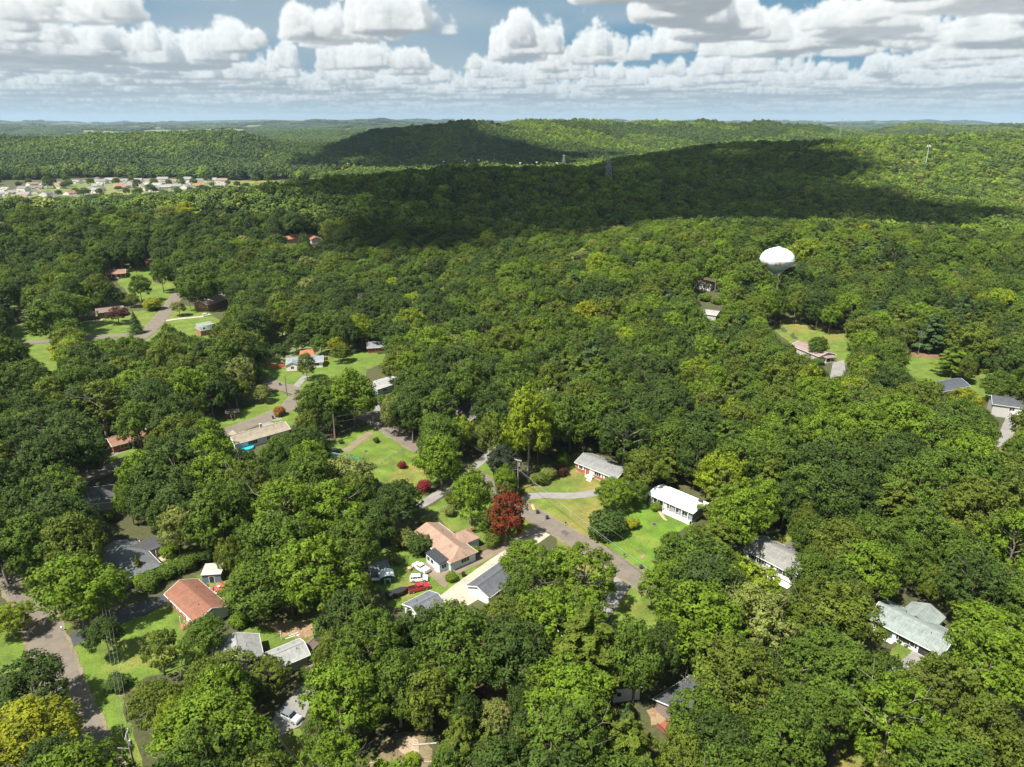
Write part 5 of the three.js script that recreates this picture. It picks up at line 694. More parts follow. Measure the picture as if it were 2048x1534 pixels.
{
  for (const [i, [kind, tint, x, z, w, h, label]] of HEROES.entries()) {
    if (kind === 'dead') { const t = thing('dead_tree', label, 'tree', x, z, i * 1.3); t.scale.set(w / 12, h / 20, w / 12); part('branches', deadShapes[i % 3], paleBark, t); continue; }
    plantTree(kind, tint, x, z, w, h, label, undefined, i, /tall pale|pale trunk/.test(label) ? paleBark : bark);
  }
  const rows = []; for (let i = 0; i < WOOD.length; i += 3) rows.push([WOOD[i], WOOD[i + 1], WOOD[i + 2], i]);
  rows.sort((a, b) => b[2] / Math.hypot(b[0], 112, b[1]) - a[2] / Math.hypot(a[0], 112, a[1]));
  const inView = (r) => Math.abs(r[0]) < -r[1] * 0.78 + 20 && r[1] < -95, seen = rows.filter(inView), lone = new Set(seen.slice(0, 150)), rest = rows.filter((r) => !lone.has(r));
  for (const [x, z, w, i] of lone) { const s = woodSort(x, z, i, w), t = woodTint(x, z, i, s); plantTree(s, t, x, z, w, heightOf(w, i), `${TINTS[t][1]} ${KINDS[s].what} in the woodland around the houses`, `${TINTS[t][1]} ${KINDS[s].what}s of the woodland`, i, i % 7 === 0 ? greyBark : bark); }
  [...lone].filter((r, k) => k % 30 === 7).forEach(([x, z, w, i], k) => { const t = thing('dead_tree', 'bare pale dead branches poking out of the woodland canopy', 'tree', x + 3.5, z + 2, k * 1.9, 'bare snags in the woodland'); t.scale.set(w / 18, heightOf(w, i) * 0.98 / 20, w / 18); part('branches', deadShapes[k % 3], greyBark, t); });
  // the rest of the woods, too many to count
  const forest = new THREE.Group(); forest.name = 'woodland'; scene.add(forest); tag(forest, 'dense green woodland covering the valleys and ridges to the horizon', 'forest', null, 'stuff');
  const lots = new Map(), M4 = new THREE.Matrix4(), Q = new THREE.Quaternion(), Y = new THREE.Vector3(0, 1, 0);
  const drop = (geo, m, x, y, z, w, h, turn, c) => { let l = lots.get(geo); if (!l) lots.set(geo, l = { m, a: [], c: [] }); Q.setFromAxisAngle(Y, turn); l.a.push(new THREE.Matrix4().compose(new THREE.Vector3(x, y, z), Q, new THREE.Vector3(w / 15 * (0.86 + 0.28 * hash2(l.a.length, 41)), h / 20, w / 15 * (0.86 + 0.28 * hash2(l.a.length, 43))))); if (c) l.c.push(c); };
  const tintOf = (t, i) => { const c = TINTS[t][0], v = 0.85 + 0.3 * hash2(i, 9); return lin(c[0] * v, c[1] * v, c[2] * v); };
  for (const [x, z, w, i] of rest) {
    const s = woodSort(x, z, i, w), t = woodTint(x, z, i, s), K = KINDS[s], y = ground(x, z), h = heightOf(w, i), turn = hash2(i, 3) * 6.28;
    drop(K.crowns[i % K.crowns.length], stuffLeaf, x, y, z, w, h, turn, tintOf(t, i)); if (K.trunks.length) drop(K.trunks[i % K.trunks.length], bark, x, y, z, w, h, turn);
  }
  const midLod = [60, 61, 62, 63].map((s) => broadCrown(s, { lobes: 26, leaves: 2700, size: 0.78, fill: 0.05 })), midPine = [pineCrown(64, { leaves: 2600, size: 0.95, tiers: 15 })];
  const farLod = [70, 71, 72, 73].map((s) => broadCrown(s, { lobes: 18, leaves: 760, size: 1.55, lobeSize: [0.14, 0.25], fill: 0.03, low: 0.12 }));
  const R = rng(99), glades = [[-100, -1762, 26, 39], [-513, -1748, 16, 80], [18, -1706, 34, 47], [-770, -1230, 400, 300], [-520, -1290, 180, 230]];
  const free = (x, z) => glades.every(([gx, gz, rx, rz, a = 0]) => { const dx = x - gx, dz = z - gz, c = Math.cos(a), s = Math.sin(a); return ((dx * c + dz * s) / rx) ** 2 + ((dz * c - dx * s) / rz) ** 2 > 0.8 + 0.4 * noise2(x / 25, z / 25); });
  let n = 0; const cutA = [44.89, -1849.11], cutB = [105.39, -806.78], cutL = Math.hypot(cutB[0] - cutA[0], cutB[1] - cutA[1]); // the cleared strip under the pylons
  const inCut = (x, z) => Math.abs((x - cutA[0]) * (cutB[1] - cutA[1]) - (z - cutA[1]) * (cutB[0] - cutA[0])) / cutL < 9 && z > cutA[1] && z < cutB[1];
  const spread = (d0, d1, step, slope, put) => { for (let d = d0; d < d1; d += step) for (let x = -d * slope - 120; x < d * slope + 120; x += step) { const px = x + (R() - 0.5) * step * 0.95, pz = -(d + (R() - 0.5) * step * 0.95); if (free(px, pz) && !inCut(px, pz)) put(px, pz, n++); } };
  spread(622, 1500, 9.6, 0.86, (x, z, i) => { const w = 11 + 8 * hash2(i, 1), s = woodSort(x, z, i), t = woodTint(x, z, i, s), g = s === 'pine' || s === 'cone' ? midPine[0] : midLod[i & 3]; drop(g, stuffLeafFar, x, ground(x, z), z, w, heightOf(w, i), hash2(i, 3) * 6.28, tintOf(t, i)); });
  spread(1500, 4300, 11.5, 0.86, (x, z, i) => { const w = 9 + 13 * hash2(i, 1), stand = fbm2(x / 240 + 8, z / 240 + 2, 2), t0 = woodTint(x, z, i, 'round'), t = t0 === 'lime' || t0 === 'yellow' || t0 === 'pale' ? 'olive' : stand > 0.56 ? 'deep' : stand < 0.42 && t0 === 'deep' ? 'mid' : t0; drop(farLod[i & 3], stuffLeafFar, x, ground(x, z), z, w, heightOf(w, i) * (0.7 + 0.5 * noise2(x / 90, z / 90)), hash2(i, 3) * 6.28, tintOf(t === 'pale' ? 'olive' : t, i)); });
  const clump = (k) => (x, z, i) => { if (fieldAt(x, z) > 0.61) return; drop(farLod[i & 3], stuffLeafFar, x, ground(x, z) - 2, z, k * (1.1 + 0.5 * hash2(i, 1)), 16 + 8 * hash2(i, 2), hash2(i, 3) * 6.28, tintOf(hash2(i, 8) < 0.5 ? 'deep' : 'mid', i)); };
  spread(4300, 9000, 30, 0.86, clump(30)); spread(9000, 24500, 80, 0.86, clump(80));
  for (const [g, l] of lots) { const m = new THREE.InstancedMesh(g, l.m, l.a.length); m.name = l.m === bark ? 'tree_trunks' : 'tree_crowns'; l.a.forEach((q, k) => m.setMatrixAt(k, q)); if (l.c.length) l.c.forEach((c, k) => m.setColorAt(k, c)); m.castShadow = m.receiveShadow = true; m.userData.kind = 'stuff'; forest.add(m); }
  console.log('trees', rows.length, n);
}

// ------------------------------------------------------------------ building materials
const metric = (g) => { const q = g.index ? g.toNonIndexed() : g, p = q.attributes.position, n = q.attributes.normal, uv = []; for (let i = 0; i < p.count; i++) { const ax = Math.abs(n.getX(i)), ay = Math.abs(n.getY(i)), az = Math.abs(n.getZ(i)); uv.push(...(ay >= ax && ay >= az ? [p.getX(i), p.getZ(i)] : ax > az ? [p.getZ(i), p.getY(i)] : [p.getX(i), p.getY(i)])); } q.setAttribute('uv', new THREE.Float32BufferAttribute(uv, 2)); return q; };
const mbox = (w, h, d, x, y, z) => metric(box(w, h, d, x, y, z));
const per = (t, m) => { const c = t.clone(); c.repeat.set(1 / m, 1 / m); c.needsUpdate = true; return c; };
const shingleTex = per(noiseTexture(256, (x, y) => { const row = Math.floor(y * 40), n = 0.74 + 0.22 * hash2(Math.floor(x * 24 + (row % 2) * 0.5), row) + 0.46 * (wrapNoise(x, y, 5, 4) - 0.5) + 0.26 * (wrapNoise(x, y * 0.12, 24, 2) - 0.5); return [n, n, n]; }), 6);
const sidingTex = per(noiseTexture(128, (x, y) => { const b = (y * 14) % 1, n = (b < 0.14 ? 0.72 : 0.95) + 0.06 * (wrapNoise(x, y, 9, 2) - 0.5); return [n, n, n]; }), 2);
const brickTex = per(noiseTexture(256, (x, y) => { const r = Math.floor(y * 27), bx = x * 9 + (r % 2) * 0.5, j = (y * 27) % 1 < 0.16 || bx % 1 < 0.06, n = j ? 0.9 : 0.7 + 0.5 * hash2(Math.floor(bx), r); return j ? [n, n * 1.1, n * 1.3] : [n, n, n]; }), 2);
const planks = per(noiseTexture(128, (x, y) => { const b = (x * 10) % 1, n = (b < 0.12 ? 0.5 : 0.8 + 0.3 * hash2(Math.floor(x * 10), 3)) + 0.2 * (wrapNoise(x, y * 0.3, 20, 2) - 0.5); return [n, n, n]; }), 2);
const mats = {};
const shingle = (r, g, b) => mats[`s${r}${g}${b}`] ??= std([r, g, b], 0.92, { map: shingleTex });
const siding = (r, g, b) => mats[`w${r}${g}${b}`] ??= std([r, g, b], 0.7, { map: sidingTex });
const brick = (r, g, b) => mats[`b${r}${g}${b}`] ??= std([r, g, b], 0.92, { map: brickTex });
const paint = (r, g, b, rough = 0.6) => mats[`p${r}${g}${b}${rough}`] ??= std([r, g, b], rough);
const wood = (r, g, b) => mats[`o${r}${g}${b}`] ??= std([r, g, b], 0.85, { map: planks });
const white = paint(0.72, 0.72, 0.70), glass = std([0.02, 0.025, 0.03], 0.08, { metalness: 0.0 }), dark = paint(0.025, 0.025, 0.028, 0.7), concrete = paint(0.40, 0.37, 0.32, 0.95), black = paint(0.012, 0.012, 0.014, 0.5);

// ------------------------------------------------------------------ one house: ridge from a to b along local x, front to +z
function gableRoof(L, W, rise, over, t = 0.16) {
  const half = W / 2 + over, run = half, sl = Math.atan2(rise, W / 2), len = run / Math.cos(sl), out = [];
  for (const s of [1, -1]) { const g = metric(new THREE.BoxGeometry(L + over * 2, t, len)); g.translate(0, 0, s * len / 2); g.rotateX(s * sl); g.translate(0, rise + t / 2, 0); out.push(g); }
  return out;
}
function hipRoof(L, W, rise, over, hipA = 1, hipB = 1) { // faces as flat pieces; hip of 0 keeps that end a gable
  const l = L / 2 + over, w = W / 2 + over, e = -over * rise / (W / 2), ra = l - w * hipA, rb = l - w * hipB;
  const v = [[-l, e, w], [l, e, w], [l, e, -w], [-l, e, -w], [-ra, rise, 0], [rb, rise, 0]], f = [[0, 1, 5], [0, 5, 4], [2, 3, 4], [2, 4, 5], [3, 0, 4], [1, 2, 5]];
  const p = [], uv = []; for (const t of f) for (const k of t) { p.push(...v[k]); uv.push(v[k][0] + (t === f[4] || t === f[5] ? v[k][2] : 0), v[k][2] * 1.1 + v[k][1]); }
  const lo = []; for (const k of [0, 3, 2, 0, 2, 1]) { lo.push(v[k][0], e - 0.15, v[k][2]); uv.push(v[k][0], v[k][2]); }
  const sides = []; for (const [a, b] of [[0, 1], [1, 2], [2, 3], [3, 0]]) for (const [k, d] of [[a, 0], [a, 1], [b, 0], [b, 0], [a, 1], [b, 1]]) { sides.push(v[k][0], e - (d ? 0.15 : 0), v[k][2]); uv.push(v[k][0], 0); }
  const g = new THREE.BufferGeometry(); g.setAttribute('position', new THREE.Float32BufferAttribute([...p, ...lo, ...sides], 3)); g.setAttribute('uv', new THREE.Float32BufferAttribute(uv, 2)); g.computeVertexNormals(); return [g];
}
function walls(L, W, h, rise, hip) {
  const g = [metric(new THREE.BoxGeometry(L, h + 0.6, W)).translate(0, h / 2 - 0.3, 0)];
  if (!hip) { const s = new THREE.Shape([new THREE.Vector2(-W / 2, 0), new THREE.Vector2(W / 2, 0), new THREE.Vector2(0, rise)]), e = metric(new THREE.ExtrudeGeometry(s, { depth: L - 0.02, bevelEnabled: false })); e.translate(0, 0, -(L - 0.02) / 2).rotateY(Math.PI / 2).translate(0, h - 0.004, 0); g.push(e); }
  return g;
}
function onWall(side, L, W, u) { return side === 'f' ? [u, W / 2, 0] : side === 'b' ? [-u, -W / 2, Math.PI] : side === 'r' ? [L / 2, -u, Math.PI / 2] : [-L / 2, u, -Math.PI / 2]; }
function addWindow(t, L, W, [side, u, y, w, h, shut]) {
  const [x, z, r] = onWall(side, L, W, u), fr = [box(w + 0.16, 0.08, 0.07, 0, y - 0.08, 0), box(w + 0.16, 0.08, 0.07, 0, y + h, 0), box(0.08, h, 0.07, -w / 2 - 0.04, y, 0), box(0.08, h, 0.07, w / 2 + 0.04, y, 0)];
  for (let k = 1; k < Math.round(w / 0.9); k++) fr.push(box(0.06, h, 0.06, -w / 2 + k * w / Math.round(w / 0.9), y, 0));
  const f = part('window', fr, white, t); f.position.set(x, 0, z); f.rotation.y = r; part('pane', box(w, h, 0.02, 0, y, 0.008), glass, f);
  if (shut) for (const s of [-1, 1]) part('shutter', box(0.4, h + 0.1, 0.05, s * (w / 2 + 0.30), y - 0.05, 0.02), shut, f);
  return f;
}
function addDoor(t, L, W, [side, u, w, h, m, kind]) {
  const [x, z, r] = onWall(side, L, W, u), f = part(kind ?? 'door', box(w, h, 0.06, 0, 0, 0.012), m, t); f.position.set(x, 0, z); f.rotation.y = r;
  part('door_frame', [box(w + 0.24, 0.12, 0.09, 0, h + 0.002, 0), box(0.12, h, 0.09, -w / 2 - 0.062, 0, 0), box(0.12, h, 0.09, w / 2 + 0.062, 0, 0)], white, f);
  if (kind === 'garage_door') for (let k = 0; k < 4; k++) part('panel', box(w - 0.1, h / 4 - 0.06, 0.03, 0, k * h / 4 + 0.03, 0.05), m, f);
  else part('handle', box(0.06, 0.12, 0.06, w * 0.36, h * 0.46, 0.06), black, f);
  return f;
}
function house(o) {
  const { a, b, label, W, ext = 0, h = 2.7, rise = 1.6, over = 0.45, roof, wall, gable, hip, hipA, hipB, win = [], doors = [], found = 0.25, name = 'house', lift = 0, trim = white, shift = 0, cat = 'house', group, pipes = true } = o;
  const dx = b[0] - a[0], dz = b[1] - a[1], D = Math.hypot(dx, dz), L = D + ext, turn = Math.atan2(-dz, dx), cx = (a[0] + b[0]) / 2 + Math.sin(turn) * shift, cz = (a[1] + b[1]) / 2 + Math.cos(turn) * shift;
  const t = thing(name, label, cat, cx, cz, turn, group); t.position.y += found + lift;
  part('foundation', mbox(L + 0.1, found + lift + 1.2, W + 0.1, 0, -found - lift - 1.2 + 0.0, 0), concrete, t).position.y = -0.32;
  part('wall', walls(L, W, h, rise, hip), wall, t);
  if (gable && !hip) for (const s of [-1, 1]) { const q = part('gable_end', metric(new THREE.ExtrudeGeometry(new THREE.Shape([new THREE.Vector2(-W / 2, -h + 0.1), new THREE.Vector2(W / 2, -h + 0.1), new THREE.Vector2(W / 2, 0), new THREE.Vector2(0, rise - 0.02), new THREE.Vector2(-W / 2, 0)]), { depth: 0.05, bevelEnabled: false })), gable, t); q.rotation.y = Math.PI / 2; q.position.set(s > 0 ? L / 2 + 0.003 : -L / 2 - 0.053, h, 0); }
  const rf = part('roof', hip ? hipRoof(L, W, rise, over, hipA, hipB) : gableRoof(L, W, rise, over), roof, t); rf.position.y = h + (hip ? 0.16 : 0);
  if (!hip) {
    part('ridge_cap', box(L + over * 2 - 0.02, 0.05, 0.36, 0, rise + 0.15, 0), roof, rf);
    const sl = Math.atan2(rise, W / 2), e = -over * rise / (W / 2);
    for (const s of [-1, 1]) part('gutter', box(L + over * 2 + 0.03, 0.16, 0.10, 0, e - 0.02, s * (W / 2 + over + 0.055)), trim, rf);
    for (const s of [-1, 1]) for (const q of [-1, 1]) { const len = (W / 2 + over) / Math.cos(sl), g = box(0.08, 0.24, len, s * (L / 2 + over + 0.045), -0.13, q * len / 2); g.rotateX(q * sl); g.translate(0, rise + 0.09, 0); part('fascia', g, trim, rf); }
  } else { part('gutter', [box(L + over * 2, 0.13, 0.09, 0, -over * rise / (W / 2) - 0.13, W / 2 + over + 0.047), box(L + over * 2, 0.13, 0.09, 0, -over * rise / (W / 2) - 0.13, -W / 2 - over - 0.047)], trim, rf); }
  if (pipes) for (const [u, v] of [[-L * 0.18, -W * 0.22], [L * 0.27, W * 0.16]]) { const y = rise * (1 - Math.abs(v) / (W / 2)); part('vent_pipe', new THREE.CylinderGeometry(0.06, 0.06, 0.7, 6).translate(u, y + 0.4, v), dark, rf); }
  for (const w of win) addWindow(t, L, W, w);
  for (const d of doors) addDoor(t, L, W, d);
  t.userData.size = [L, W, h]; const out = { t, L, W, h, rise, rf, turn }; delete t.userData.size; return out;
}
const settle = (g, t) => { g.updateMatrix(); for (const c of [...g.children]) { c.applyMatrix4(g.matrix); t.add(c); } };   // hand the pieces of an annex to the house itself
// a lower wing, porch or annex that belongs to a house: its own walls and roof under the house group
function wing(H, { x, z, L, W, h, rise = 1.2, roof, wall, turn = 0, hip, hipA, hipB, over = 0.35, flat, win = [], doors = [] }) {
  const g = new THREE.Group(); g.position.set(x, 0, z); g.rotation.y = turn;
  part('wing_wall', walls(L, W, h, flat ? 0.01 : rise, hip || flat), wall, g);
  if (flat) { const r = part('wing_roof', mbox(L + over * 2, 0.16, W + over * 2, 0, 0, 0), roof, g); r.position.y = h + 0.32; r.rotation.x = flat; }
  else { const r = part('wing_roof', hip ? hipRoof(L, W, rise, over, hipA, hipB) : gableRoof(L, W, rise, over), roof, g); r.position.y = h + (hip ? 0.16 : 0); }
  for (const w of win) addWindow(g, L, W, w); for (const d of doors) addDoor(g, L, W, d); settle(g, H.t);
}
function porch(H, { x, z, w, d, h = 2.4, posts = 3, roof, m = white, turn = 0, floor = concrete, rail }) {
  const g = new THREE.Group(); g.position.set(x, 0, z); g.rotation.y = turn;
  part('porch_floor', box(w, 0.5, d, 0, -0.48, 0), floor, g);
  if (roof) part('porch_roof', mbox(w + 0.4, 0.14, d + 0.3, 0, h + 0.02, 0), roof, g).rotation.x = 0.10;
  for (let k = 0; k < posts; k++) part('post', box(0.16, h - 0.06, 0.16, -w / 2 + 0.1 + k * (w - 0.2) / Math.max(1, posts - 1), 0.02, d / 2 - 0.1), m, g);
  if (rail) part('railing', [box(w, 0.07, 0.06, 0, 0.95, d / 2 - 0.02), ...Array.from({ length: Math.round(w / 0.3) }, (_, k) => box(0.05, 0.93, 0.05, -w / 2 + 0.1 + k * 0.3, 0.02, d / 2 - 0.02))], m, g);
  settle(g, H.t);
}
function steps(H, x, z, w, n, m, dir = 1) { for (let k = 0; k < n; k++) part('step', box(w, 0.17 * (n - k), 0.32, x, -0.17 * n - 0.05, z + dir * (k * 0.321 + 0.16)), m, H.t); }
function chimney(H, x, z, m, top = 1.1) { const c = part('chimney', mbox(0.9, H.rise + top, 0.7, x, H.h, z), m, H.t); part('chimney_cap', box(1.05, 0.12, 0.85, x, H.h + H.rise + top, z), concrete, c); }

// ------------------------------------------------------------------ vehicles: length along x, front to +x
const tyreM = paint(0.018, 0.018, 0.02, 0.9), rimM = std([0.5, 0.5, 0.52], 0.35, { metalness: 0.8 }), lampM = paint(0.75, 0.75, 0.72, 0.2), tailM = paint(0.35, 0.01, 0.01, 0.3);
const carPaint = (r, g, b) => mats[`c${r}${g}${b}`] ??= new THREE.MeshPhysicalMaterial({ color: lin(r, g, b), roughness: 0.35, clearcoat: 1, clearcoatRoughness: 0.08 });
function profile(pts, width, bevel = 0.06) { const g = new THREE.ExtrudeGeometry(new THREE.Shape(pts.map(([x, y]) => new THREE.Vector2(x, y))), { depth: width - bevel * 2, bevelEnabled: true, bevelThickness: bevel, bevelSize: bevel, bevelSegments: 2 }); return g.translate(0, 0, -(width - bevel * 2) / 2); }
function wheels(t, xs, half, r) { for (const x of xs) for (const s of [-1, 1]) { const w = part('wheel', new THREE.CylinderGeometry(r, r, 0.24, 16).rotateX(Math.PI / 2), tyreM, t); w.position.set(x, r, s * half); part('rim', new THREE.CylinderGeometry(r * 0.6, r * 0.6, 0.26, 12).rotateX(Math.PI / 2), rimM, w); } }
function lights(t, f, b, half, y) { for (const s of [-1, 1]) { part('headlight', box(0.10, 0.17, 0.36, f, y, s * half), lampM, t); part('tail_light', box(0.08, 0.24, 0.16, b, y, s * (half + 0.06)), tailM, t); } }
function suv(label, m, x, z, turn, long = 4.7, roofM = m) {
  const t = thing('sport_utility_vehicle', label, 'car', x, z, turn), k = long / 4.7, W = 1.86;
  part('body', profile([[-2.3 * k, 0.38], [2.28 * k, 0.38], [2.3 * k, 0.72], [2.15 * k, 0.93], [1.15 * k, 1.05], [-2.25 * k, 1.08], [-2.32 * k, 0.7]], W, 0.07), m, t);
  part('cabin_glass', profile([[1.12 * k, 1.02], [0.45 * k, 1.58], [-1.95 * k, 1.60], [-2.2 * k, 1.05]], W - 0.22, 0.04), glass, t);
  const r = part('roof_panel', profile([[0.42 * k, 1.60], [-1.98 * k, 1.61], [-1.95 * k, 1.70], [-1.0 * k, 1.74], [0.2 * k, 1.70]], W - 0.34, 0.05), roofM, t);
  for (const s of [-1, 1]) part('roof_rail', box(1.9 * k, 0.05, 0.05, -0.8 * k, 1.77, s * 0.68), rimM, r);
  for (const s of [-1, 1]) for (const [a, b] of [[0.82, 0.35], [-0.35, -0.40], [-1.55, -1.65]]) part('pillar', bar([a * k, 1.02, s * 0.86], [b * k, 1.66, s * 0.80], 0.05, 0.05, 4), m, t);
  for (const s of [-1, 1]) part('mirror', box(0.14, 0.15, 0.2, 0.75 * k, 1.08, s * 1.0), m, t);
  wheels(t, [1.42 * k, -1.42 * k], 0.84, 0.36); lights(t, 2.24 * k, -2.31 * k, 0.66, 0.72); part('windscreen', bar([1.04 * k, 1.075, 0], [0.50 * k, 1.565, 0], 0.02, 0.02, 4), glass, t); return t;
}
function pickup(label, m, x, z, turn, bedM = black, long = 5.6, camper) {
  const t = thing('pickup_truck', label, 'truck', x, z, turn), k = long / 5.6, W = 1.95;
  part('body', profile([[-2.75 * k, 0.45], [2.72 * k, 0.42], [2.76 * k, 0.85], [2.6 * k, 1.08], [1.25 * k, 1.16], [-0.75 * k, 1.16], [-0.75 * k, 0.78], [-2.75 * k, 0.78]], W, 0.06), m, t);
  part('cab_glass', profile([[1.3 * k, 1.14], [0.72 * k, 1.72], [-0.55 * k, 1.74], [-0.72 * k, 1.14]], W - 0.26, 0.04), glass, t);
  part('cab_roof', profile([[0.70 * k, 1.73], [-0.58 * k, 1.75], [-0.55 * k, 1.83], [0.55 * k, 1.82]], W - 0.34, 0.05), m, t);
  for (const s of [-1, 1]) for (const [a, b] of [[1.12, 0.66], [0.12, 0.10], [-0.70, -0.58]]) part('pillar', bar([a * k, 1.13, s * 0.88], [b * k, 1.76, s * 0.80], 0.06, 0.06, 4), m, t);
  const bed = part('bed', box(1.85 * k, 0.06, 1.6, -1.76 * k, 0.85, 0), bedM, t);
  for (const s of [-1, 1]) part('bed_side', box(1.98 * k, 0.48, 0.12, -1.77 * k, 0.79, s * 0.90), m, bed);
  part('tailgate', box(0.1, 0.48, 1.68, -2.72 * k, 0.79, 0), m, bed); part('bed_front', box(0.1, 0.4, 1.66, -0.83 * k, 0.79, 0), bedM, bed);
  if (camper) { part('tool_box', box(0.5, 0.35, 1.5, -1.2 * k, 0.92, 0), camper, bed); part('load', [box(0.8, 0.3, 0.6, -2.1 * k, 0.92, 0.3), box(0.4, 0.22, 0.5, -1.9 * k, 0.92, -0.45)], camper, bed); }
  for (const s of [-1, 1]) part('mirror', box(0.14, 0.2, 0.24, 0.95 * k, 1.18, s * 1.06), m, t);
  part('bumper', [box(0.14, 0.2, W, 2.82 * k, 0.45, 0), box(0.14, 0.2, W, -2.85 * k, 0.45, 0)], rimM, t);
  wheels(t, [1.78 * k, -1.72 * k], 0.90, 0.40); lights(t, 2.74 * k, -2.78 * k, 0.68, 0.78); return t;
}
// ------------------------------------------------------------------ street furniture
const poleM = std([0.23, 0.19, 0.155], 0.95, { map: barkTex }), metal = std([0.42, 0.43, 0.44], 0.5, { metalness: 0.6 }), wireM = paint(0.20, 0.20, 0.205, 0.5);
function utilityPole(label, x, z, { h = 10.5, arm = 0, lamp, can, red, guy, r = 0.2 } = {}) {
  const t = thing('utility_pole', label, 'utility pole', x, z, 0);
  part('pole', bar([0, -0.8, 0], [0, h, 0], r * 1.2, r * 0.8, 8), poleM, t);
  if (arm) { const c = Math.cos(arm), s = Math.sin(arm), a = part('crossarm', bar([-c * 1.2, h - 0.35, -s * 1.2], [c * 1.2, h - 0.35, s * 1.2], 0.09, 0.09, 4), metal, t); for (const k of [-1, -0.4, 0.4, 1]) part('insulator', new THREE.CylinderGeometry(0.06, 0.08, 0.3, 6).translate(c * 1.1 * k, h - 0.12, s * 1.1 * k), white, a); }
  if (can) { const q = part('transformer', new THREE.CylinderGeometry(0.30, 0.30, 0.95, 10).translate(0.42, h - 1.9, 0.1), metal, t); part('bushing', new THREE.CylinderGeometry(0.05, 0.08, 0.28, 6).translate(0.42, h - 1.3, 0.1), white, q); }
  if (lamp) { const [dx, dz] = lamp, y = h * 0.68, p = [0, 0.35, 0.7, 1].map((v) => [dx * v, y + 0.5 * Math.sin(v * 2.2) , dz * v]), g = []; for (let k = 0; k < 3; k++) g.push(bar(p[k], p[k + 1], 0.05, 0.05, 6)); const q = part('lamp_arm', g, metal, t); part('lamp_head', new THREE.SphereGeometry(0.26, 8, 6).scale(1.5, 0.5, 0.9).translate(dx * 1.06, y + 0.42, dz * 1.06), metal, q); }
  if (red) part('marker_board', box(0.34, 4.2, 0.10, -0.22, 1.0, 0.12), paint(0.30, 0.09, 0.06), t);
  if (guy) part('guy_wire', bar([0, h * 0.85, 0], [guy[0], 0, guy[1]], 0.025, 0.025, 4), wireM, t);
  return t;
}
function wire(label, a, b, sag, r = 0.028, group) { // hangs between two points given as [x, height above ground, z]
  const A = new THREE.Vector3(a[0], ground(a[0], a[2]) + a[1], a[2]), B = new THREE.Vector3(b[0], ground(b[0], b[2]) + b[1], b[2]), pts = [];
  for (let k = 0; k <= 16; k++) { const v = k / 16; pts.push(A.clone().lerp(B, v).add(new THREE.Vector3(0, -sag * 4 * v * (1 - v), 0))); }
  const o = new THREE.Mesh(new THREE.TubeGeometry(new THREE.CatmullRomCurve3(pts), 24, r, 4), wireM); o.name = numbered('power_line'); o.castShadow = true; scene.add(o); return tag(o, label, 'cable', group);
}
function wheelieBin(label, x, z, m, turn, group) {
  const t = thing('wheeled_bin', label, 'trash bin', x, z, turn, group); t.scale.setScalar(1.15);
  const g = new THREE.CylinderGeometry(0.42, 0.34, 1.0, 4, 1).rotateY(Math.PI / 4).translate(0, 0.55, 0); part('body', g, m, t);
  const l = part('lid', box(0.66, 0.07, 0.70, 0, 1.055, 0.02), m, t); part('handle', box(0.5, 0.06, 0.06, 0, 1.0, -0.38), m, l);
  for (const s of [-1, 1]) part('wheel', new THREE.CylinderGeometry(0.12, 0.12, 0.06, 10).rotateZ(Math.PI / 2).translate(s * 0.27, 0.12, -0.26), tyreM, t); return t;
}
function mailbox(label, x, z, m, turn, group) {
  const t = thing('mailbox', label, 'mailbox', x, z, turn, group); part('post', box(0.11, 1.05, 0.11, 0, -0.1, 0), poleM, t);
  const g = part('box', [box(0.28, 0.2, 0.55, 0, 0.96, 0.1), new THREE.CylinderGeometry(0.14, 0.14, 0.55, 10).rotateX(Math.PI / 2).translate(0, 1.15, 0.1)], m, t); part('flag', box(0.02, 0.2, 0.06, 0.16, 1.1, 0.2), tailM, g); return t;
}
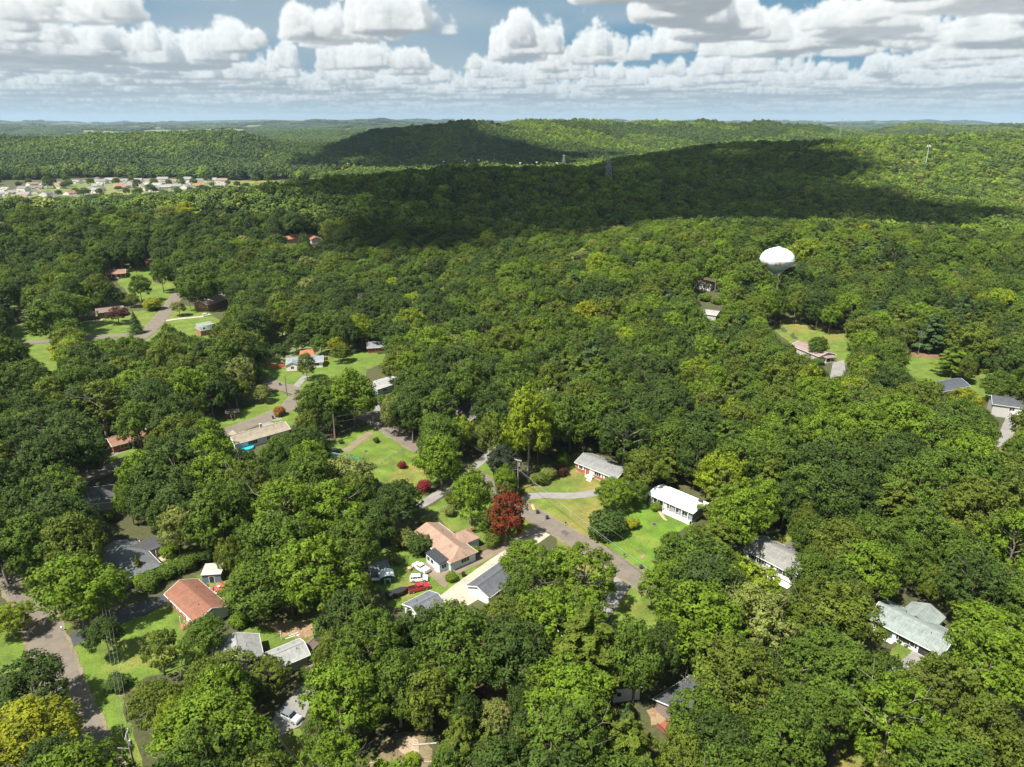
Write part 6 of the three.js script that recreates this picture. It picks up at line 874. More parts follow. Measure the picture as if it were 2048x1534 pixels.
function fence(name, label, pts, { h = 1.8, m = wood(0.30, 0.15, 0.08), step = 0.34, gap = 0.015, posts = 2.4, chain, rail = m }) { // pts: [[x, z], ...]
  const t = new THREE.Group(); t.name = numbered(name); t.position.set(pts[0][0], 0, pts[0][1]); scene.add(t); tag(t, label, 'fence');
  for (let k = 0; k < pts.length - 1; k++) {
    const [ax, az] = pts[k], [bx, bz] = pts[k + 1], D = Math.hypot(bx - ax, bz - az), turn = Math.atan2(-(bz - az), bx - ax), n = Math.max(1, Math.round(D / posts));
    const place = (o, v) => { const x = ax + (bx - ax) * v, z = az + (bz - az) * v; o.position.set(x - pts[0][0], ground(x, z), z - pts[0][1]); o.rotation.y = turn; };
    const pg = box(0.09, h + 0.35, 0.09, 0, -0.3, 0), bg = box(D / Math.round(D / step) - gap, h - 0.08, 0.03, 0, 0.05, 0.07);
    for (let i = k ? 1 : 0; i <= n; i++) place(part('post', pg, chain ? metal : rail, t), i / n);
    if (chain) for (let i = 0; i < n; i++) { const y0 = ground(ax + (bx - ax) * i / n, az + (bz - az) * i / n), y1 = ground(ax + (bx - ax) * (i + 1) / n, az + (bz - az) * (i + 1) / n), X = (v) => [ax + (bx - ax) * v - pts[0][0], az + (bz - az) * v - pts[0][1]], p = X(i / n), q = X((i + 1) / n); part('top_rail', bar([p[0], y0 + h, p[1]], [q[0], y1 + h, q[1]], 0.035, 0.035, 5), chain, t); for (const f of [0.12, 0.38, 0.64]) part('strand', bar([p[0], y0 + h * f, p[1]], [q[0], y1 + h * f, q[1]], 0.012, 0.012, 3), metal, t); }
    else { const nb = Math.round(D / step); for (let i = 0; i < nb; i++) place(part('board', bg, m, t), (i + 0.5) / nb); for (const y of [0.4, h - 0.4]) for (let i = 0; i < n; i++) { const o = part('rail', box(D / n - 0.1, 0.09, 0.05, 0, y, 0), rail, t); place(o, (i + 0.5) / n); } }
  }
  return t;
}
function shed(label, x, z, turn, L, W, h, rise, roofM, wallM, { door = 'f', flat, doorM = dark, name = 'shed' } = {}) {
  const t = thing(name, label, 'shed', x, z, turn); part('wall', walls(L, W, h, rise, flat), wallM, t);
  if (flat) { const r = part('roof', mbox(L + 0.5, 0.14, W + 0.5, 0, 0, 0), roofM, t); r.position.y = h + 0.12 + 0.0; r.rotation.x = flat; r.position.y += Math.abs(Math.sin(flat)) * W / 2; }
  else { const r = part('roof', gableRoof(L, W, rise, 0.2, 0.1), roofM, t); r.position.y = h; part('ridge_cap', box(L + 0.36, 0.05, 0.25, 0, rise + 0.10, 0), roofM, r); }
  addDoor(t, L, W, [door, 0, 1.2, Math.min(1.9, h - 0.2), doorM]); return t;
}
function chair(label, x, z, turn, y, m, group) {
  const t = thing('lawn_chair', label, 'chair', x, z, turn, group, y); part('seat', box(0.6, 0.07, 0.6, 0, 0.38, 0), m, t); part('backrest', box(0.6, 0.75, 0.07, 0, 0, 0).rotateX(-0.25).translate(0, 0.42, -0.32), m, t);
  for (const sx of [-1, 1]) for (const sz of [-1, 1]) part('leg', box(0.06, 0.376, 0.06, sx * 0.26, 0, sz * 0.26), m, t); return t;
}

// ------------------------------------------------------------------ lawns, streets and drives: sheets laid over the ground
const grassTex = per(noiseTexture(512, (x, y) => { const n = 0.40 + 0.95 * wrapNoise(x, y, 64, 3), p = wrapNoise(x, y, 7, 4), q = 0.68 + 0.62 * p; return [n * q * (1.02 + 0.25 * (0.5 - p)), n * q, n * q]; }), 14);
const roadTex = per(noiseTexture(256, (x, y) => { const w = wrapNoise(x, y, 6, 4), cr = Math.abs(wrapNoise(x + 0.03 * w, y, 4, 3) - 0.5) < 0.006 ? 0.72 : 1, n = (0.82 + 0.2 * wrapNoise(x, y, 50, 2) + 0.40 * (w - 0.5)) * cr; return [n, n, n]; }), 7);
const off = (x, z, o) => o * Math.max(1, Math.hypot(x, z) / 200);
const tess = new TessellateModifier(2.6, 7), tessFar = new TessellateModifier(9, 5);
function drape(pts, o, tint) {
  const s = new THREE.Shape(pts.map(([x, z]) => new THREE.Vector2(x, -z))); let g = new THREE.ShapeGeometry(s); g.deleteAttribute('normal'); g.deleteAttribute('uv');
  g = (pts[0][1] < -420 ? tessFar : tess).modify(g.toNonIndexed()); const p = g.attributes.position, uv = [], col = [];
  for (let i = 0; i < p.count; i++) { const x = p.getX(i), z = -p.getY(i); p.setXYZ(i, x, ground(x, z) + off(x, z, o), z); uv.push(x, z); if (tint) col.push(...tint(x, z)); }
  g.setAttribute('uv', new THREE.Float32BufferAttribute(uv, 2)); if (tint) g.setAttribute('color', new THREE.Float32BufferAttribute(col, 3)); g = mergeVertices(g); g.computeVertexNormals(); return g;
}
const pairs = (a) => { const r = []; for (let i = 0; i < a.length; i += 2) r.push([a[i], a[i + 1]]); return r; };
// soften a polygon and fray its edge a little
function ragged(pts, amp) { const out = [], n = pts.length; for (let i = 0; i < n; i++) { const [ax, az] = pts[i], [bx, bz] = pts[(i + 1) % n], D = Math.hypot(bx - ax, bz - az), m = Math.max(1, Math.round(D / 2)); for (let k = 0; k < m; k++) { const v = k / m, x = ax + (bx - ax) * v, z = az + (bz - az) * v; out.push([x + (noise2(x / 2.2, z / 2.2) - 0.5) * amp, z + (noise2(x / 2.2 + 50, z / 2.2) - 0.5) * amp]); } } return out; }
const lawnM = new THREE.MeshStandardMaterial({ vertexColors: true, map: grassTex, roughness: 1 });
function lawn(flat, { c = [0.105, 0.168, 0.016], dry = 0.35, dryC = [0.235, 0.19, 0.052], stripe = 0, amp = 1.6, o = 0.03 } = {}) {
  const pts = ragged(pairs(flat), amp);
  structure('lawn', drape(pts, o, (x, z) => { const n = fbm2(x / 9 + 4, z / 9, 3), f = fbm2(x / 2.6, z / 2.6 + 8, 2), k = clamp((n * 0.75 + f * 0.35 - 0.74 + dry * 0.75) * 2.6), s = stripe ? 1 + 0.10 * Math.sign(Math.sin((x * Math.cos(stripe) + z * Math.sin(stripe)) * 3.4)) : 1; return c.map((v, q) => mix(v * (0.68 + 0.62 * f), dryC[q], k * 0.85) * s); }), lawnM);
}
const shoulderM = std([0.19, 0.165, 0.105], 1, { map: grassTex }), asphalt = std([0.158, 0.134, 0.106], 0.95, { map: roadTex }), greyDrive = std([0.225, 0.215, 0.20], 0.95, { map: roadTex }), paleDrive = std([0.40, 0.35, 0.275], 0.95, { map: roadTex }), blackDrive = std([0.055, 0.058, 0.062], 0.9, { map: roadTex }), gravel = std([0.20, 0.155, 0.11], 1, { map: roadTex }), soil = std([0.27, 0.185, 0.105], 1, { map: grassTex }), litter = std([0.19, 0.155, 0.085], 1, { map: grassTex });
function smooth(pts, n = 8) { const c = new THREE.CatmullRomCurve3(pts.map(([x, z]) => new THREE.Vector3(x, 0, z)), false, 'centripetal'); return c.getSpacedPoints(pts.length * n); }
function strip(name, flat, width, m, o) { // a lane of even width along a line of points; a street has gravelly shoulders
  if (name === 'road') strip('road_shoulder', flat, width + 1.5, shoulderM, o - 0.02);
  const c = smooth(pairs(flat)), p = [], uv = [], idx = []; let run = 0; const across = 3;
  c.forEach((q, i) => { const a = c[Math.max(0, i - 1)], b = c[Math.min(c.length - 1, i + 1)], l = Math.hypot(b.x - a.x, b.z - a.z), nx = -(b.z - a.z) / l, nz = (b.x - a.x) / l; if (i) run += q.distanceTo(c[i - 1]); for (let k = 0; k <= across; k++) { const w = (k / across - 0.5) * (width + (name === 'road_shoulder' ? 1.6 : 0.4) * (noise2(run / 2.2, k * 9) - 0.5)), x = q.x + nx * w, z = q.z + nz * w; p.push(x, ground(x, z) + off(x, z, o), z); uv.push(x, z); if (i && k) { const e = i * (across + 1) + k; idx.push(e, e - 1, e - across - 2, e, e - across - 2, e - across - 1); } } });
  const g = new THREE.BufferGeometry(); g.setAttribute('position', new THREE.Float32BufferAttribute(p, 3)); g.setAttribute('uv', new THREE.Float32BufferAttribute(uv, 2)); g.setIndex(idx); g.computeVertexNormals(); if (g.attributes.normal.getY(0) < 0) { for (let i = 0; i < idx.length; i += 3) [idx[i], idx[i + 1]] = [idx[i + 1], idx[i]]; g.setIndex(idx); g.computeVertexNormals(); }
  return structure(name, g, m);
}
const patch = (name, flat, m, o, amp = 0.8) => structure(name, drape(ragged(pairs(flat), amp), o), m);

// streets
strip('road', [46.54, -136.61, 36.49, -151.82, 29.01, -162.03, 20.61, -172.37, 11.26, -182.97, 4.01, -192.25, -3.87, -202.65, -14.25, -215.48, -23.61, -225.33, -31.54, -233.02, -42.54, -246.11, -52.21, -258.02, -60.34, -267.21, -72.34, -277.00, -83.66, -285.05, -95.92, -294.76, -109.20, -303.74, -123.23, -314.62], 6.2, asphalt, 0.09);
strip('road', [-90.91, -291.05, -93.32, -285.64, -93.93, -275.33, -101.67, -261.02, -110.23, -249.35, -119.07, -238.55, -129.45, -229.32, -136.97, -221.45, -142.37, -214.03, -146.06, -205.99, -148.74, -194.69, -149.31, -181.59, -140.51, -167.43, -131.67, -158.22, -121.79, -148.77, -111.69, -138.38, -103.05, -128.27, -91.12, -114.39, -82.83, -105.54, -75.91, -98.18, -67.48, -88.19], 6.8, asphalt, 0.11);
strip('road', [-229.02, -494.04, -226.81, -474.88, -220.09, -446.02, -212.31, -413.95, -206.98, -386.69, -204.02, -363.92, -196.74, -338.50], 7.5, asphalt, 0.10);
strip('road', [-287.45, -360.08, -273.96, -363.65, -259.46, -368.22, -249.54, -371.95, -236.39, -377.68, -221.36, -380.68, -208.47, -385.68], 6, asphalt, 0.08);
strip('road', [58.39, -123.63, 61.86, -118.52, 63.62, -115.07, 62.99, -109.84, 59.03, -103.77, 52.26, -96.06], 5, asphalt, 0.09);
const repair = std([0.085, 0.08, 0.075], 0.95, { map: roadTex });
patch('road_repair', [15.22, -180.23, 16.83, -178.34, 15.72, -177.01, 14.11, -178.88], repair, 0.115, 0.1); patch('road_repair', [24.66, -168.40, 27.02, -165.28, 26.39, -164.58, 24.02, -167.67], repair, 0.115, 0.1); patch('road_repair', [-108.72, -134.54, -107.07, -134.88, -106.21, -133.85, -107.75, -133.35], repair, 0.135, 0.1); patch('road_repair', [-49.02, -253.14, -44.72, -247.95, -45.27, -246.57, -49.56, -251.71], repair, 0.12, 0.1);
// drives and paths
strip('driveway', [2.54, -199.40, 9.75, -200.69, 18.52, -200.37, 26.72, -202.32, 33.66, -205.99, 39.98, -212.95], 4.0, greyDrive, 0.07);
strip('driveway', [-16.80, -215.48, -11.22, -224.16, -6.57, -235.12, -3.00, -242.95, 1.15, -249.35], 3.4, greyDrive, 0.06);
strip('lane', [-3.88, -203.65, -13.78, -207.01, -21.66, -203.31, -27.58, -195.93, -34.03, -188.68], 3.8, greyDrive, 0.05);
strip('driveway', [9.44, -181.87, 2.29, -175.44, -4.74, -169.62, -10.06, -164.58, -15.82, -159.99], 3.6, gravel, 0.06);
patch('gravel_yard', [-24.59, -163.18, -22.03, -164.58, -17.92, -161.12, -14.89, -159.99, -16.16, -156.04, -17.42, -152.65, -19.73, -155.18, -22.82, -159.55], gravel, 0.05);
patch('driveway', [9.07, -180.23, 11.59, -178.07, 5.03, -170.37, -1.22, -163.18, -3.46, -159.99, -7.61, -153.91, -7.78, -148.57, -10.98, -145.44, -18.01, -145.44, -19.24, -147.78, -12.93, -156.47, -3.32, -168.40], paleDrive, 0.07, 0.2);
patch('driveway', [27.60, -159.55, 30.82, -154.75, 27.85, -148.57, 23.98, -142.03, 20.64, -136.26, 17.12, -136.26, 20.94, -142.96, 25.26, -151.82], greyDrive, 0.06, 0.2);
patch('driveway', [-87.88, -150.39, -84.40, -146.60, -88.64, -142.77, -92.74, -138.92, -97.88, -133.85, -100.67, -129.55, -104.55, -133.01, -101.34, -136.26, -96.64, -142.96, -92.20, -146.80], blackDrive, 0.07, 0.2);
patch('driveway', [-47.84, -108.34, -44.97, -105.42, -41.78, -108.59, -41.31, -115.07, -41.08, -120.67, -43.84, -119.81, -46.22, -115.61, -47.72, -111.11], greyDrive, 0.06, 0.3);
patch('driveway', [91.88, -130.85, 94.22, -128.11, 89.60, -124.53, 81.81, -120.38, 82.36, -123.63, 87.85, -127.48], greyDrive, 0.06, 0.2);
patch('path', [90.72, -135.22, 91.60, -135.57, 96.56, -129.87, 95.16, -128.59], paleDrive, 0.08, 0.05);
patch('driveway', [199.32, -264.04, 204.97, -264.04, 193.32, -248.40, 180.63, -237.67, 170.93, -232.19, 172.64, -236.39, 186.43, -248.40], greyDrive, 0.08, 0.3);
patch('driveway', [158.76, -333.06, 166.01, -337.23, 159.09, -319.20, 148.57, -303.60, 145.58, -306.24], greyDrive, 0.09, 0.3);
strip('driveway', [-209.61, -410.71, -199.75, -417.56, -188.64, -422.28], 3.4, paleDrive, 0.07);
strip('driveway', [-54.15, -249.35, -57.67, -241.17, -60.44, -232.61], 3.2, gravel, 0.06);
strip('driveway', [-97.54, -297.28, -97.41, -306.40, -96.89, -314.61], 3.4, greyDrive, 0.06);
strip('driveway', [-95.09, -256.05, -99.07, -261.02, -93.22, -264.09], 4.4, greyDrive, 0.06);
strip('driveway', [-55.90, -263.06, -55.80, -271.49, -55.69, -280.40], 3.2, greyDrive, 0.05);
strip('driveway', [-36.95, -241.17, -34.05, -246.57], 4, greyDrive, 0.05);
strip('path', [-143.83, -230.14, -139.59, -235.97, -135.12, -241.17], 2.6, greyDrive, 0.06);
strip('path', [-255.32, -408.73, -245.85, -413.21], 2.6, paleDrive, 0.06);
strip('path', [-77.19, -119.23, -79.95, -117.54, -81.75, -116.16], 1.0, soil, 0.05);
// lawns
lawn([-67.35, -224.16, -68.23, -238.55, -63.93, -248.42, -55.36, -259.01, -52.38, -259.01, -31.44, -232.19, -24.89, -220.31, -26.43, -202.65, -29.00, -194.69, -36.10, -202.65, -48.89, -214.75], { dry: 0.12, stripe: 0.9 });
lawn([-37.71, -202.65, -42.49, -211.88, -38.72, -220.31, -30.74, -226.12, -26.39, -214.75, -27.46, -200.37], { dry: 0.50, o: 0.04 });
lawn([-19.18, -202.65, -16.02, -216.58, -2.28, -246.57, 4.01, -247.49, 1.92, -222.22, -2.30, -207.70, -5.48, -202.65], { dry: 0.2 });
lawn([2.58, -202.65, 6.09, -214.75, 14.00, -220.31, 22.77, -232.19, 39.36, -216.58, 36.92, -205.99, 27.38, -201.02, 4.16, -201.02], { dry: 0.52 });
lawn([4.11, -197.81, 26.50, -200.37, 35.62, -202.65, 36.01, -194.69, 28.88, -176.23, 20.02, -173.64, 12.71, -182.42, 5.85, -191.65], { dry: 0.52, o: 0.035 });
lawn([19.33, -173.89, 29.78, -182.97, 36.25, -196.24, 48.34, -197.81, 57.13, -188.68, 50.64, -180.23, 44.24, -177.54, 40.33, -158.22, 36.16, -153.48, 27.89, -163.65], { dry: 0.06, c: [0.100, 0.185, 0.012], o: 0.045 });
lawn([31.02, -154.33, 35.36, -152.65, 39.08, -140.19, 33.47, -129.87, 25.80, -131.51, 22.08, -138.38, 26.84, -146.80], { dry: 0.22, stripe: 2.4 });
lawn([-38.09, -158.22, -39.85, -167.43, -35.85, -172.37, -27.06, -169.87, -20.76, -162.72, -15.86, -160.44, -12.28, -156.47, -17.99, -147.78, -23.61, -142.96, -30.16, -145.82], { dry: 0.16 });
lawn([-26.78, -191.65, -19.05, -201.02, -10.25, -201.02, 3.90, -185.79, 8.99, -181.87, 2.30, -175.96, -4.75, -170.37, -18.15, -180.23], { dry: 0.15, o: 0.025 });
lawn([10.24, -180.23, 11.33, -178.61, -1.90, -163.65, -11.70, -157.78, -14.83, -159.10, -10.02, -163.65, 2.57, -174.41], { dry: 0.10, amp: 0.4, o: 0.035 });
lawn([11.86, -177.54, 19.08, -171.11, 27.66, -159.99, 24.90, -156.04, 14.29, -162.72], { dry: 0.55, o: 0.035 });
lawn([-103.42, -131.51, -96.36, -135.74, -88.12, -142.96, -84.37, -146.80, -74.43, -139.28, -67.31, -133.18, -70.16, -123.63, -78.16, -122.14, -81.33, -115.75, -72.83, -104.95, -65.68, -96.06, -71.13, -96.06, -83.26, -109.84, -93.51, -120.67], { dry: 0.16 });
lawn([-121.50, -134.88, -117.98, -138.38, -113.06, -136.61, -105.18, -128.27, -102.69, -125.15, -110.55, -122.14], { dry: 0.1 });
lawn([-110.27, -138.38, -108.62, -140.19, -103.74, -138.38, -104.12, -134.02, -105.34, -133.18], { dry: 0.3, o: 0.035 });
lawn([-96.74, -158.22, -99.83, -167.43, -96.55, -172.37, -89.84, -169.87, -88.49, -160.44, -90.47, -156.04], { dry: 0.08 });
lawn([-78.04, -162.72, -73.02, -158.22, -65.88, -142.03, -69.97, -144.86, -82.90, -158.22], { dry: 0.2 });
lawn([-63.31, -134.88, -60.12, -139.28, -47.47, -141.10, -42.69, -131.51, -44.97, -125.15, -53.21, -125.15, -58.69, -128.27], { dry: 0.16 });
lawn([-45.09, -105.18, -41.71, -108.34, -37.58, -98.83, -33.81, -92.01, -38.21, -92.01], { dry: 0.2 });
lawn([58.08, -102.62, 65.56, -105.54, 73.40, -103.77, 74.25, -98.18, 70.64, -88.19, 52.68, -88.19], { dry: 0.42 });
lawn([-114.91, -321.77, -104.23, -330.73, -87.81, -345.01, -65.04, -362.11, -59.34, -342.50, -69.60, -323.21, -67.75, -296.01, -58.87, -283.87, -52.95, -264.60, -56.73, -261.02, -69.87, -275.32, -95.39, -299.19, -109.51, -301.13], { dry: 0.08 });
lawn([-115.83, -246.57, -117.44, -263.06, -110.20, -277.00, -103.03, -294.76, -95.04, -288.62, -94.98, -275.33, -102.01, -262.04, -111.79, -248.42], { dry: 0.08 });
lawn([-104.04, -242.95, -90.32, -273.67, -86.00, -269.34, -86.53, -257.03, -94.65, -242.95], { dry: 0.08, o: 0.035 });
lawn([-138.82, -218.43, -147.14, -236.40, -138.59, -248.42, -132.21, -242.95, -131.82, -234.28, -136.50, -222.22], { dry: 0.1 });
lawn([-279.08, -496.05, -288.57, -522.70, -273.71, -534.49, -247.47, -512.38, -230.96, -490.29, -226.40, -452.88, -229.35, -438.46, -257.38, -469.54], { dry: 0.12 });
lawn([-236.60, -363.80, -262.14, -412.86, -229.35, -438.46, -212.18, -422.92, -206.65, -390.72, -216.40, -371.21], { dry: 0.30 });
lawn([-204.79, -405.37, -218.52, -446.10, -201.11, -446.76, -175.85, -414.49, -164.09, -373.30, -193.92, -387.80], { dry: 0.15 });
lawn([-273.96, -363.65, -298.75, -407.06, -281.39, -412.50, -252.36, -376.63, -260.23, -367.31], { dry: 0.15 });
lawn([-265.18, -350.66, -256.82, -361.93, -243.28, -368.30, -212.90, -323.19, -220.85, -309.07], { dry: 0.15 });
lawn([147.28, -391.43, 161.59, -408.01, 175.25, -390.14, 194.20, -381.68, 177.01, -341.05, 163.37, -330.03, 150.18, -353.49], { dry: 0.45 });
lawn([168.86, -360.88, 186.30, -373.27, 181.63, -352.80, 168.31, -331.24, 162.21, -333.02], { dry: 0.12, stripe: 1.4, o: 0.045 });
lawn([192.16, -341.04, 224.38, -348.82, 239.26, -326.07, 204.23, -283.75, 194.57, -283.75, 184.05, -308.70], { dry: 0.14 });
lawn([199.58, -262.00, 213.17, -267.16, 192.26, -234.27, 173.41, -222.22, 175.88, -234.27, 193.70, -248.40], { dry: 0.35 });
lawn([72.71, -176.23, 84.09, -179.68, 83.00, -172.37, 77.93, -170.86], { dry: 0.40 });
lawn([89.87, -134.02, 95.88, -128.27, 96.31, -125.15, 89.58, -122.88, 84.68, -128.27], { dry: 0.3 });
// bare earth and leaf litter
patch('bare_soil', [-59.82, -138.38, -50.93, -140.55, -46.53, -138.38, -45.53, -134.54, -48.96, -133.52, -54.10, -135.22], soil, 0.055, 2.5);
patch('leaf_litter', [-26.62, -98.18, -25.75, -102.05, -22.67, -106.62, -16.86, -107.11, -14.83, -102.62, -14.70, -96.06, -22.87, -95.02], litter, 0.03, 2.5);
patch('leaf_pile', [-22.08, -104.71, -19.83, -105.90, -17.97, -104.95, -17.80, -102.05, -19.96, -101.26, -22.05, -102.62], std([0.36, 0.285, 0.20], 1, { map: grassTex }), 0.08, 1.2);
patch('leaf_litter', [-8.39, -109.84, -7.85, -119.23, -0.43, -119.95, -0.41, -112.41, -4.39, -109.84], std([0.16, 0.085, 0.05], 1, { map: grassTex }), 0.03, 2);
patch('bare_soil', [35.38, -167.92, 36.68, -167.43, 35.93, -165.52, 34.82, -166.23], soil, 0.07, 0.6);
patch('bare_soil', [28.02, -112.41, 32.50, -114.39, 31.91, -109.21, 27.32, -108.59], soil, 0.03, 2);
patch('mulch_ring', [-256.61, -501.46, -254.80, -505.33, -250.33, -502.49, -251.30, -497.52], std([0.05, 0.03, 0.02], 1), 0.06, 0.5);

// ------------------------------------------------------------------ houses
const brickRed = brick(0.30, 0.105, 0.06), brickBrown = brick(0.20, 0.10, 0.07), shutterBlack = paint(0.02, 0.02, 0.022);
{ // tan roofed house with a hipped front wing and a flat roofed sun room
  const H = house({ label: 'pale blue house with tan cross hipped roof beside the gravel drive', a: [-24.27, -176.68], b: [-12.79, -162.29], W: 8.0, h: 2.7, rise: 1.9, roof: shingle(0.31, 0.205, 0.15), wall: siding(0.46, 0.55, 0.58), hip: true, hipA: 0.15, hipB: 0.55, over: 0.5, shift: 0.3, win: [['f', 5.6, 0.9, 1.2, 1.2], ['r', 0.6, 0.9, 2.6, 1.3], ['f', -5.5, 0.9, 1.4, 1.2]] });
  wing(H, { x: 1.2, z: -6.2, L: 5.4, W: 5.6, h: 2.7, rise: 1.6, roof: shingle(0.31, 0.205, 0.15), wall: siding(0.46, 0.55, 0.58), hip: true, hipA: 0.2, hipB: 0.9, turn: Math.PI / 2, win: [['b', 0, 0.9, 1.4, 1.2]] });
  wing(H, { x: 4.6, z: 5.35, L: 6.6, W: 2.7, h: 2.35, roof: std([0.035, 0.037, 0.042], 0.5), wall: siding(0.50, 0.60, 0.64), flat: 0.10, over: 0.2, win: [['f', -2.2, 0.8, 1.2, 1.2], ['f', -0.4, 0.8, 1.2, 1.2], ['r', 0, 0.8, 1.4, 1.2]], doors: [['f', 1.9, 1.0, 2.0, white]] });
  part('dormer', metric(new THREE.ExtrudeGeometry(new THREE.Shape([new THREE.Vector2(-1.1, 0), new THREE.Vector2(1.1, 0), new THREE.Vector2(0, 0.7)]), { depth: 2.2, bevelEnabled: false })).rotateY(Math.PI / 2).translate(4.6, 3.5, 0.0), shingle(0.31, 0.205, 0.15), H.t);
  part('dormer_vent', new THREE.ExtrudeGeometry(new THREE.Shape([new THREE.Vector2(-0.8, 0), new THREE.Vector2(0.8, 0), new THREE.Vector2(0, 0.5)]), { depth: 0.05, bevelEnabled: false }).rotateY(Math.PI / 2).translate(6.82, 3.55, 0.0), white, H.t);
  steps(H, 6.5, 6.75, 1.6, 2, white);
}
{ const H = house({ label: 'house with dark slate grey roof and white garage door', a: [-9.00, -149.63], b: [-2.35, -157.82], ext: 2, W: 7.0, h: 2.4, rise: 1.4, roof: shingle(0.098, 0.106, 0.12), wall: siding(0.62, 0.62, 0.60), shift: 1.6, doors: [['l', 0.4, 4.2, 2.2, white, 'garage_door']], win: [['f', -3, 0.9, 1.4, 1.2], ['f', 3, 0.9, 1.4, 1.2]] });
  porch(H, { x: -H.L / 2 + 2, z: 5.0, w: 4.5, d: 2.6, posts: 2, m: wood(0.30, 0.22, 0.14), floor: wood(0.33, 0.25, 0.17), rail: true }); }
house({ label: 'small outbuilding with plain slate grey roof beside the red pickup', name: 'garage', cat: 'garage', a: [-24.27, -142.00], b: [-20.55, -145.28], ext: 2.0, W: 7.0, rise: 1.2, roof: shingle(0.13, 0.14, 0.155), wall: siding(0.66, 0.68, 0.70), shift: 2.2, doors: [['l', 0, 2.6, 2.1, white, 'garage_door']] });
{ const H = house({ label: 'red brick ranch house with grey shingle roof and white front steps', a: [24.80, -221.07], b: [37.15, -209.27], W: 8.8, ext: -0.4, rise: 1.7, found: 0.6, roof: shingle(0.205, 0.21, 0.205), wall: brickRed, win: [['f', -6.3, 0.9, 1.5, 1.2, white], ['f', 0.8, 0.8, 2.6, 1.3, white], ['f', 4.4, 0.9, 1.4, 1.2, white], ['l', 0, 0.9, 1.2, 1.1]], doors: [['f', -1.9, 1.0, 2.05, white]] });
  porch(H, { x: -1.9, z: 5.2, w: 2.8, d: 1.6, posts: 2, floor: paint(0.62, 0.60, 0.58, 0.9) }); steps(H, -0.9, 6.0, 1.6, 4, paint(0.70, 0.68, 0.66, 0.9)); part('lower_wall', mbox(H.L * 0.3, 0.55, 0.05, -5, -0.62, 4.43), brick(0.36, 0.14, 0.07), H.t); }
{ const H = house({ label: 'long house with low bright white metal roof and raised front', a: [45.64, -197.52], b: [55.99, -186.73], W: 7.6, ext: 0.6, h: 2.6, rise: 0.55, found: 1.1, over: 0.6, roof: std([0.84, 0.85, 0.86], 0.45), wall: siding(0.24, 0.28, 0.32), pipes: true, win: [['f', -5.4, 0.5, 1.3, 1.5], ['f', -3.2, 0.5, 1.3, 1.5], ['f', -0.4, 0.5, 1.3, 1.5], ['f', 2.2, 0.5, 1.6, 1.3], ['f', 5.2, 0.5, 1.6, 1.3]], doors: [['f', -1.8, 0.95, 2.0, white]] });
  for (let k = 0; k < 7; k++) part('column', box(0.16, 2.4, 0.16, -6.6 + k * 2.2, 0, 4.25), white, H.t);
  part('terrace_wall', mbox(9.5, 1.6, 0.25, 3.0, -1.9, 5.0), paint(0.74, 0.73, 0.70, 0.9), H.t); part('terrace', box(9.4, 0.12, 1.1, 3.0, -0.32, 4.36), concrete, H.t);
  for (let k = 0; k < 9; k++) part('garden_step', box(1.5, 0.2, 0.55, -2.6 + k * 0.72, -0.75 - k * 0.10, 5.6 + k * 0.42), std([0.42, 0.30, 0.20], 0.95), H.t);
  part('rooftop_box', box(1.6, 0.7, 0.4, 6.4, 3.0, -2.6), dark, H.t); }
{ const H = house({ label: 'white brick ranch house with weathered grey roof and satellite dish', a: [67.95, -167.43], b: [75.76, -157.53], ext: 2.2, W: 9.6, rise: 1.9, found: 0.5, roof: shingle(0.215, 0.215, 0.20), wall: brick(0.60, 0.60, 0.58), win: [['f', -5.2, 0.8, 1.2, 1.2, shutterBlack], ['f', -2.4, 0.8, 1.6, 1.2, shutterBlack], ['f', 3.2, 0.8, 1.2, 1.2, shutterBlack], ['f', 5.4, 0.8, 1.2, 1.2, shutterBlack]], doors: [['f', 0.8, 1.0, 2.0, dark]] });
  wing(H, { x: 0.4, z: -6.6, L: 4.6, W: 4.4, h: 2.5, rise: 1.3, roof: shingle(0.13, 0.13, 0.128), wall: brick(0.5, 0.5, 0.48), turn: Math.PI / 2 });
  const d = part('satellite_dish', new THREE.SphereGeometry(0.62, 12, 6, 0, 6.28, 0, 0.9).rotateX(2.2).translate(-4.6, 5.9, -1.2), white, H.t); part('dish_mast', bar([-4.6, 4.2, -1.2], [-4.6, 5.5, -1.2], 0.04), metal, d);
  steps(H, 0.8, 4.9, 2.6, 3, white); part('terrace', box(7, 0.3, 2.2, 3.6, -0.72, 6.4), white, H.t); }
{ const H = house({ label: 'long white house with green grey roof, blue door and open garage', a: [88.61, -140.20], b: [97.57, -129.01], ext: 1.0, W: 9.2, rise: 1.8, over: 0.6, shift: 0.6, roof: shingle(0.225, 0.265, 0.25), wall: brick(0.62, 0.62, 0.59), win: [['f', -5.6, 0.8, 1.2, 1.2, shutterBlack], ['f', -0.6, 0.8, 1.0, 1.2, shutterBlack], ['f', 1.4, 0.8, 2.0, 1.2, shutterBlack]], doors: [['f', -2.9, 1.0, 2.05, paint(0.06, 0.16, 0.32)], ['f', 5.4, 4.2, 2.2, dark, 'garage_opening']] });
  wing(H, { x: -0.5, z: -5.6, L: 6.5, W: 7.0, h: 2.7, rise: 1.5, roof: shingle(0.225, 0.265, 0.25), wall: brick(0.6, 0.6, 0.57), turn: Math.PI / 2 });
  for (let k = 0; k < 4; k++) part('step', box(3.2, 0.16 * (4 - k), 0.36, -3.3, -0.62, 5.6 + k * 0.361), white, H.t); part('stoop', box(3.4, 0.5, 1.0, -3.3, -0.42, 5.08), white, H.t); part('downspout', bar([H.L / 2 + 0.1, -0.2, 4.7], [H.L / 2 + 0.1, 2.6, 4.7], 0.06), white, H.t); }
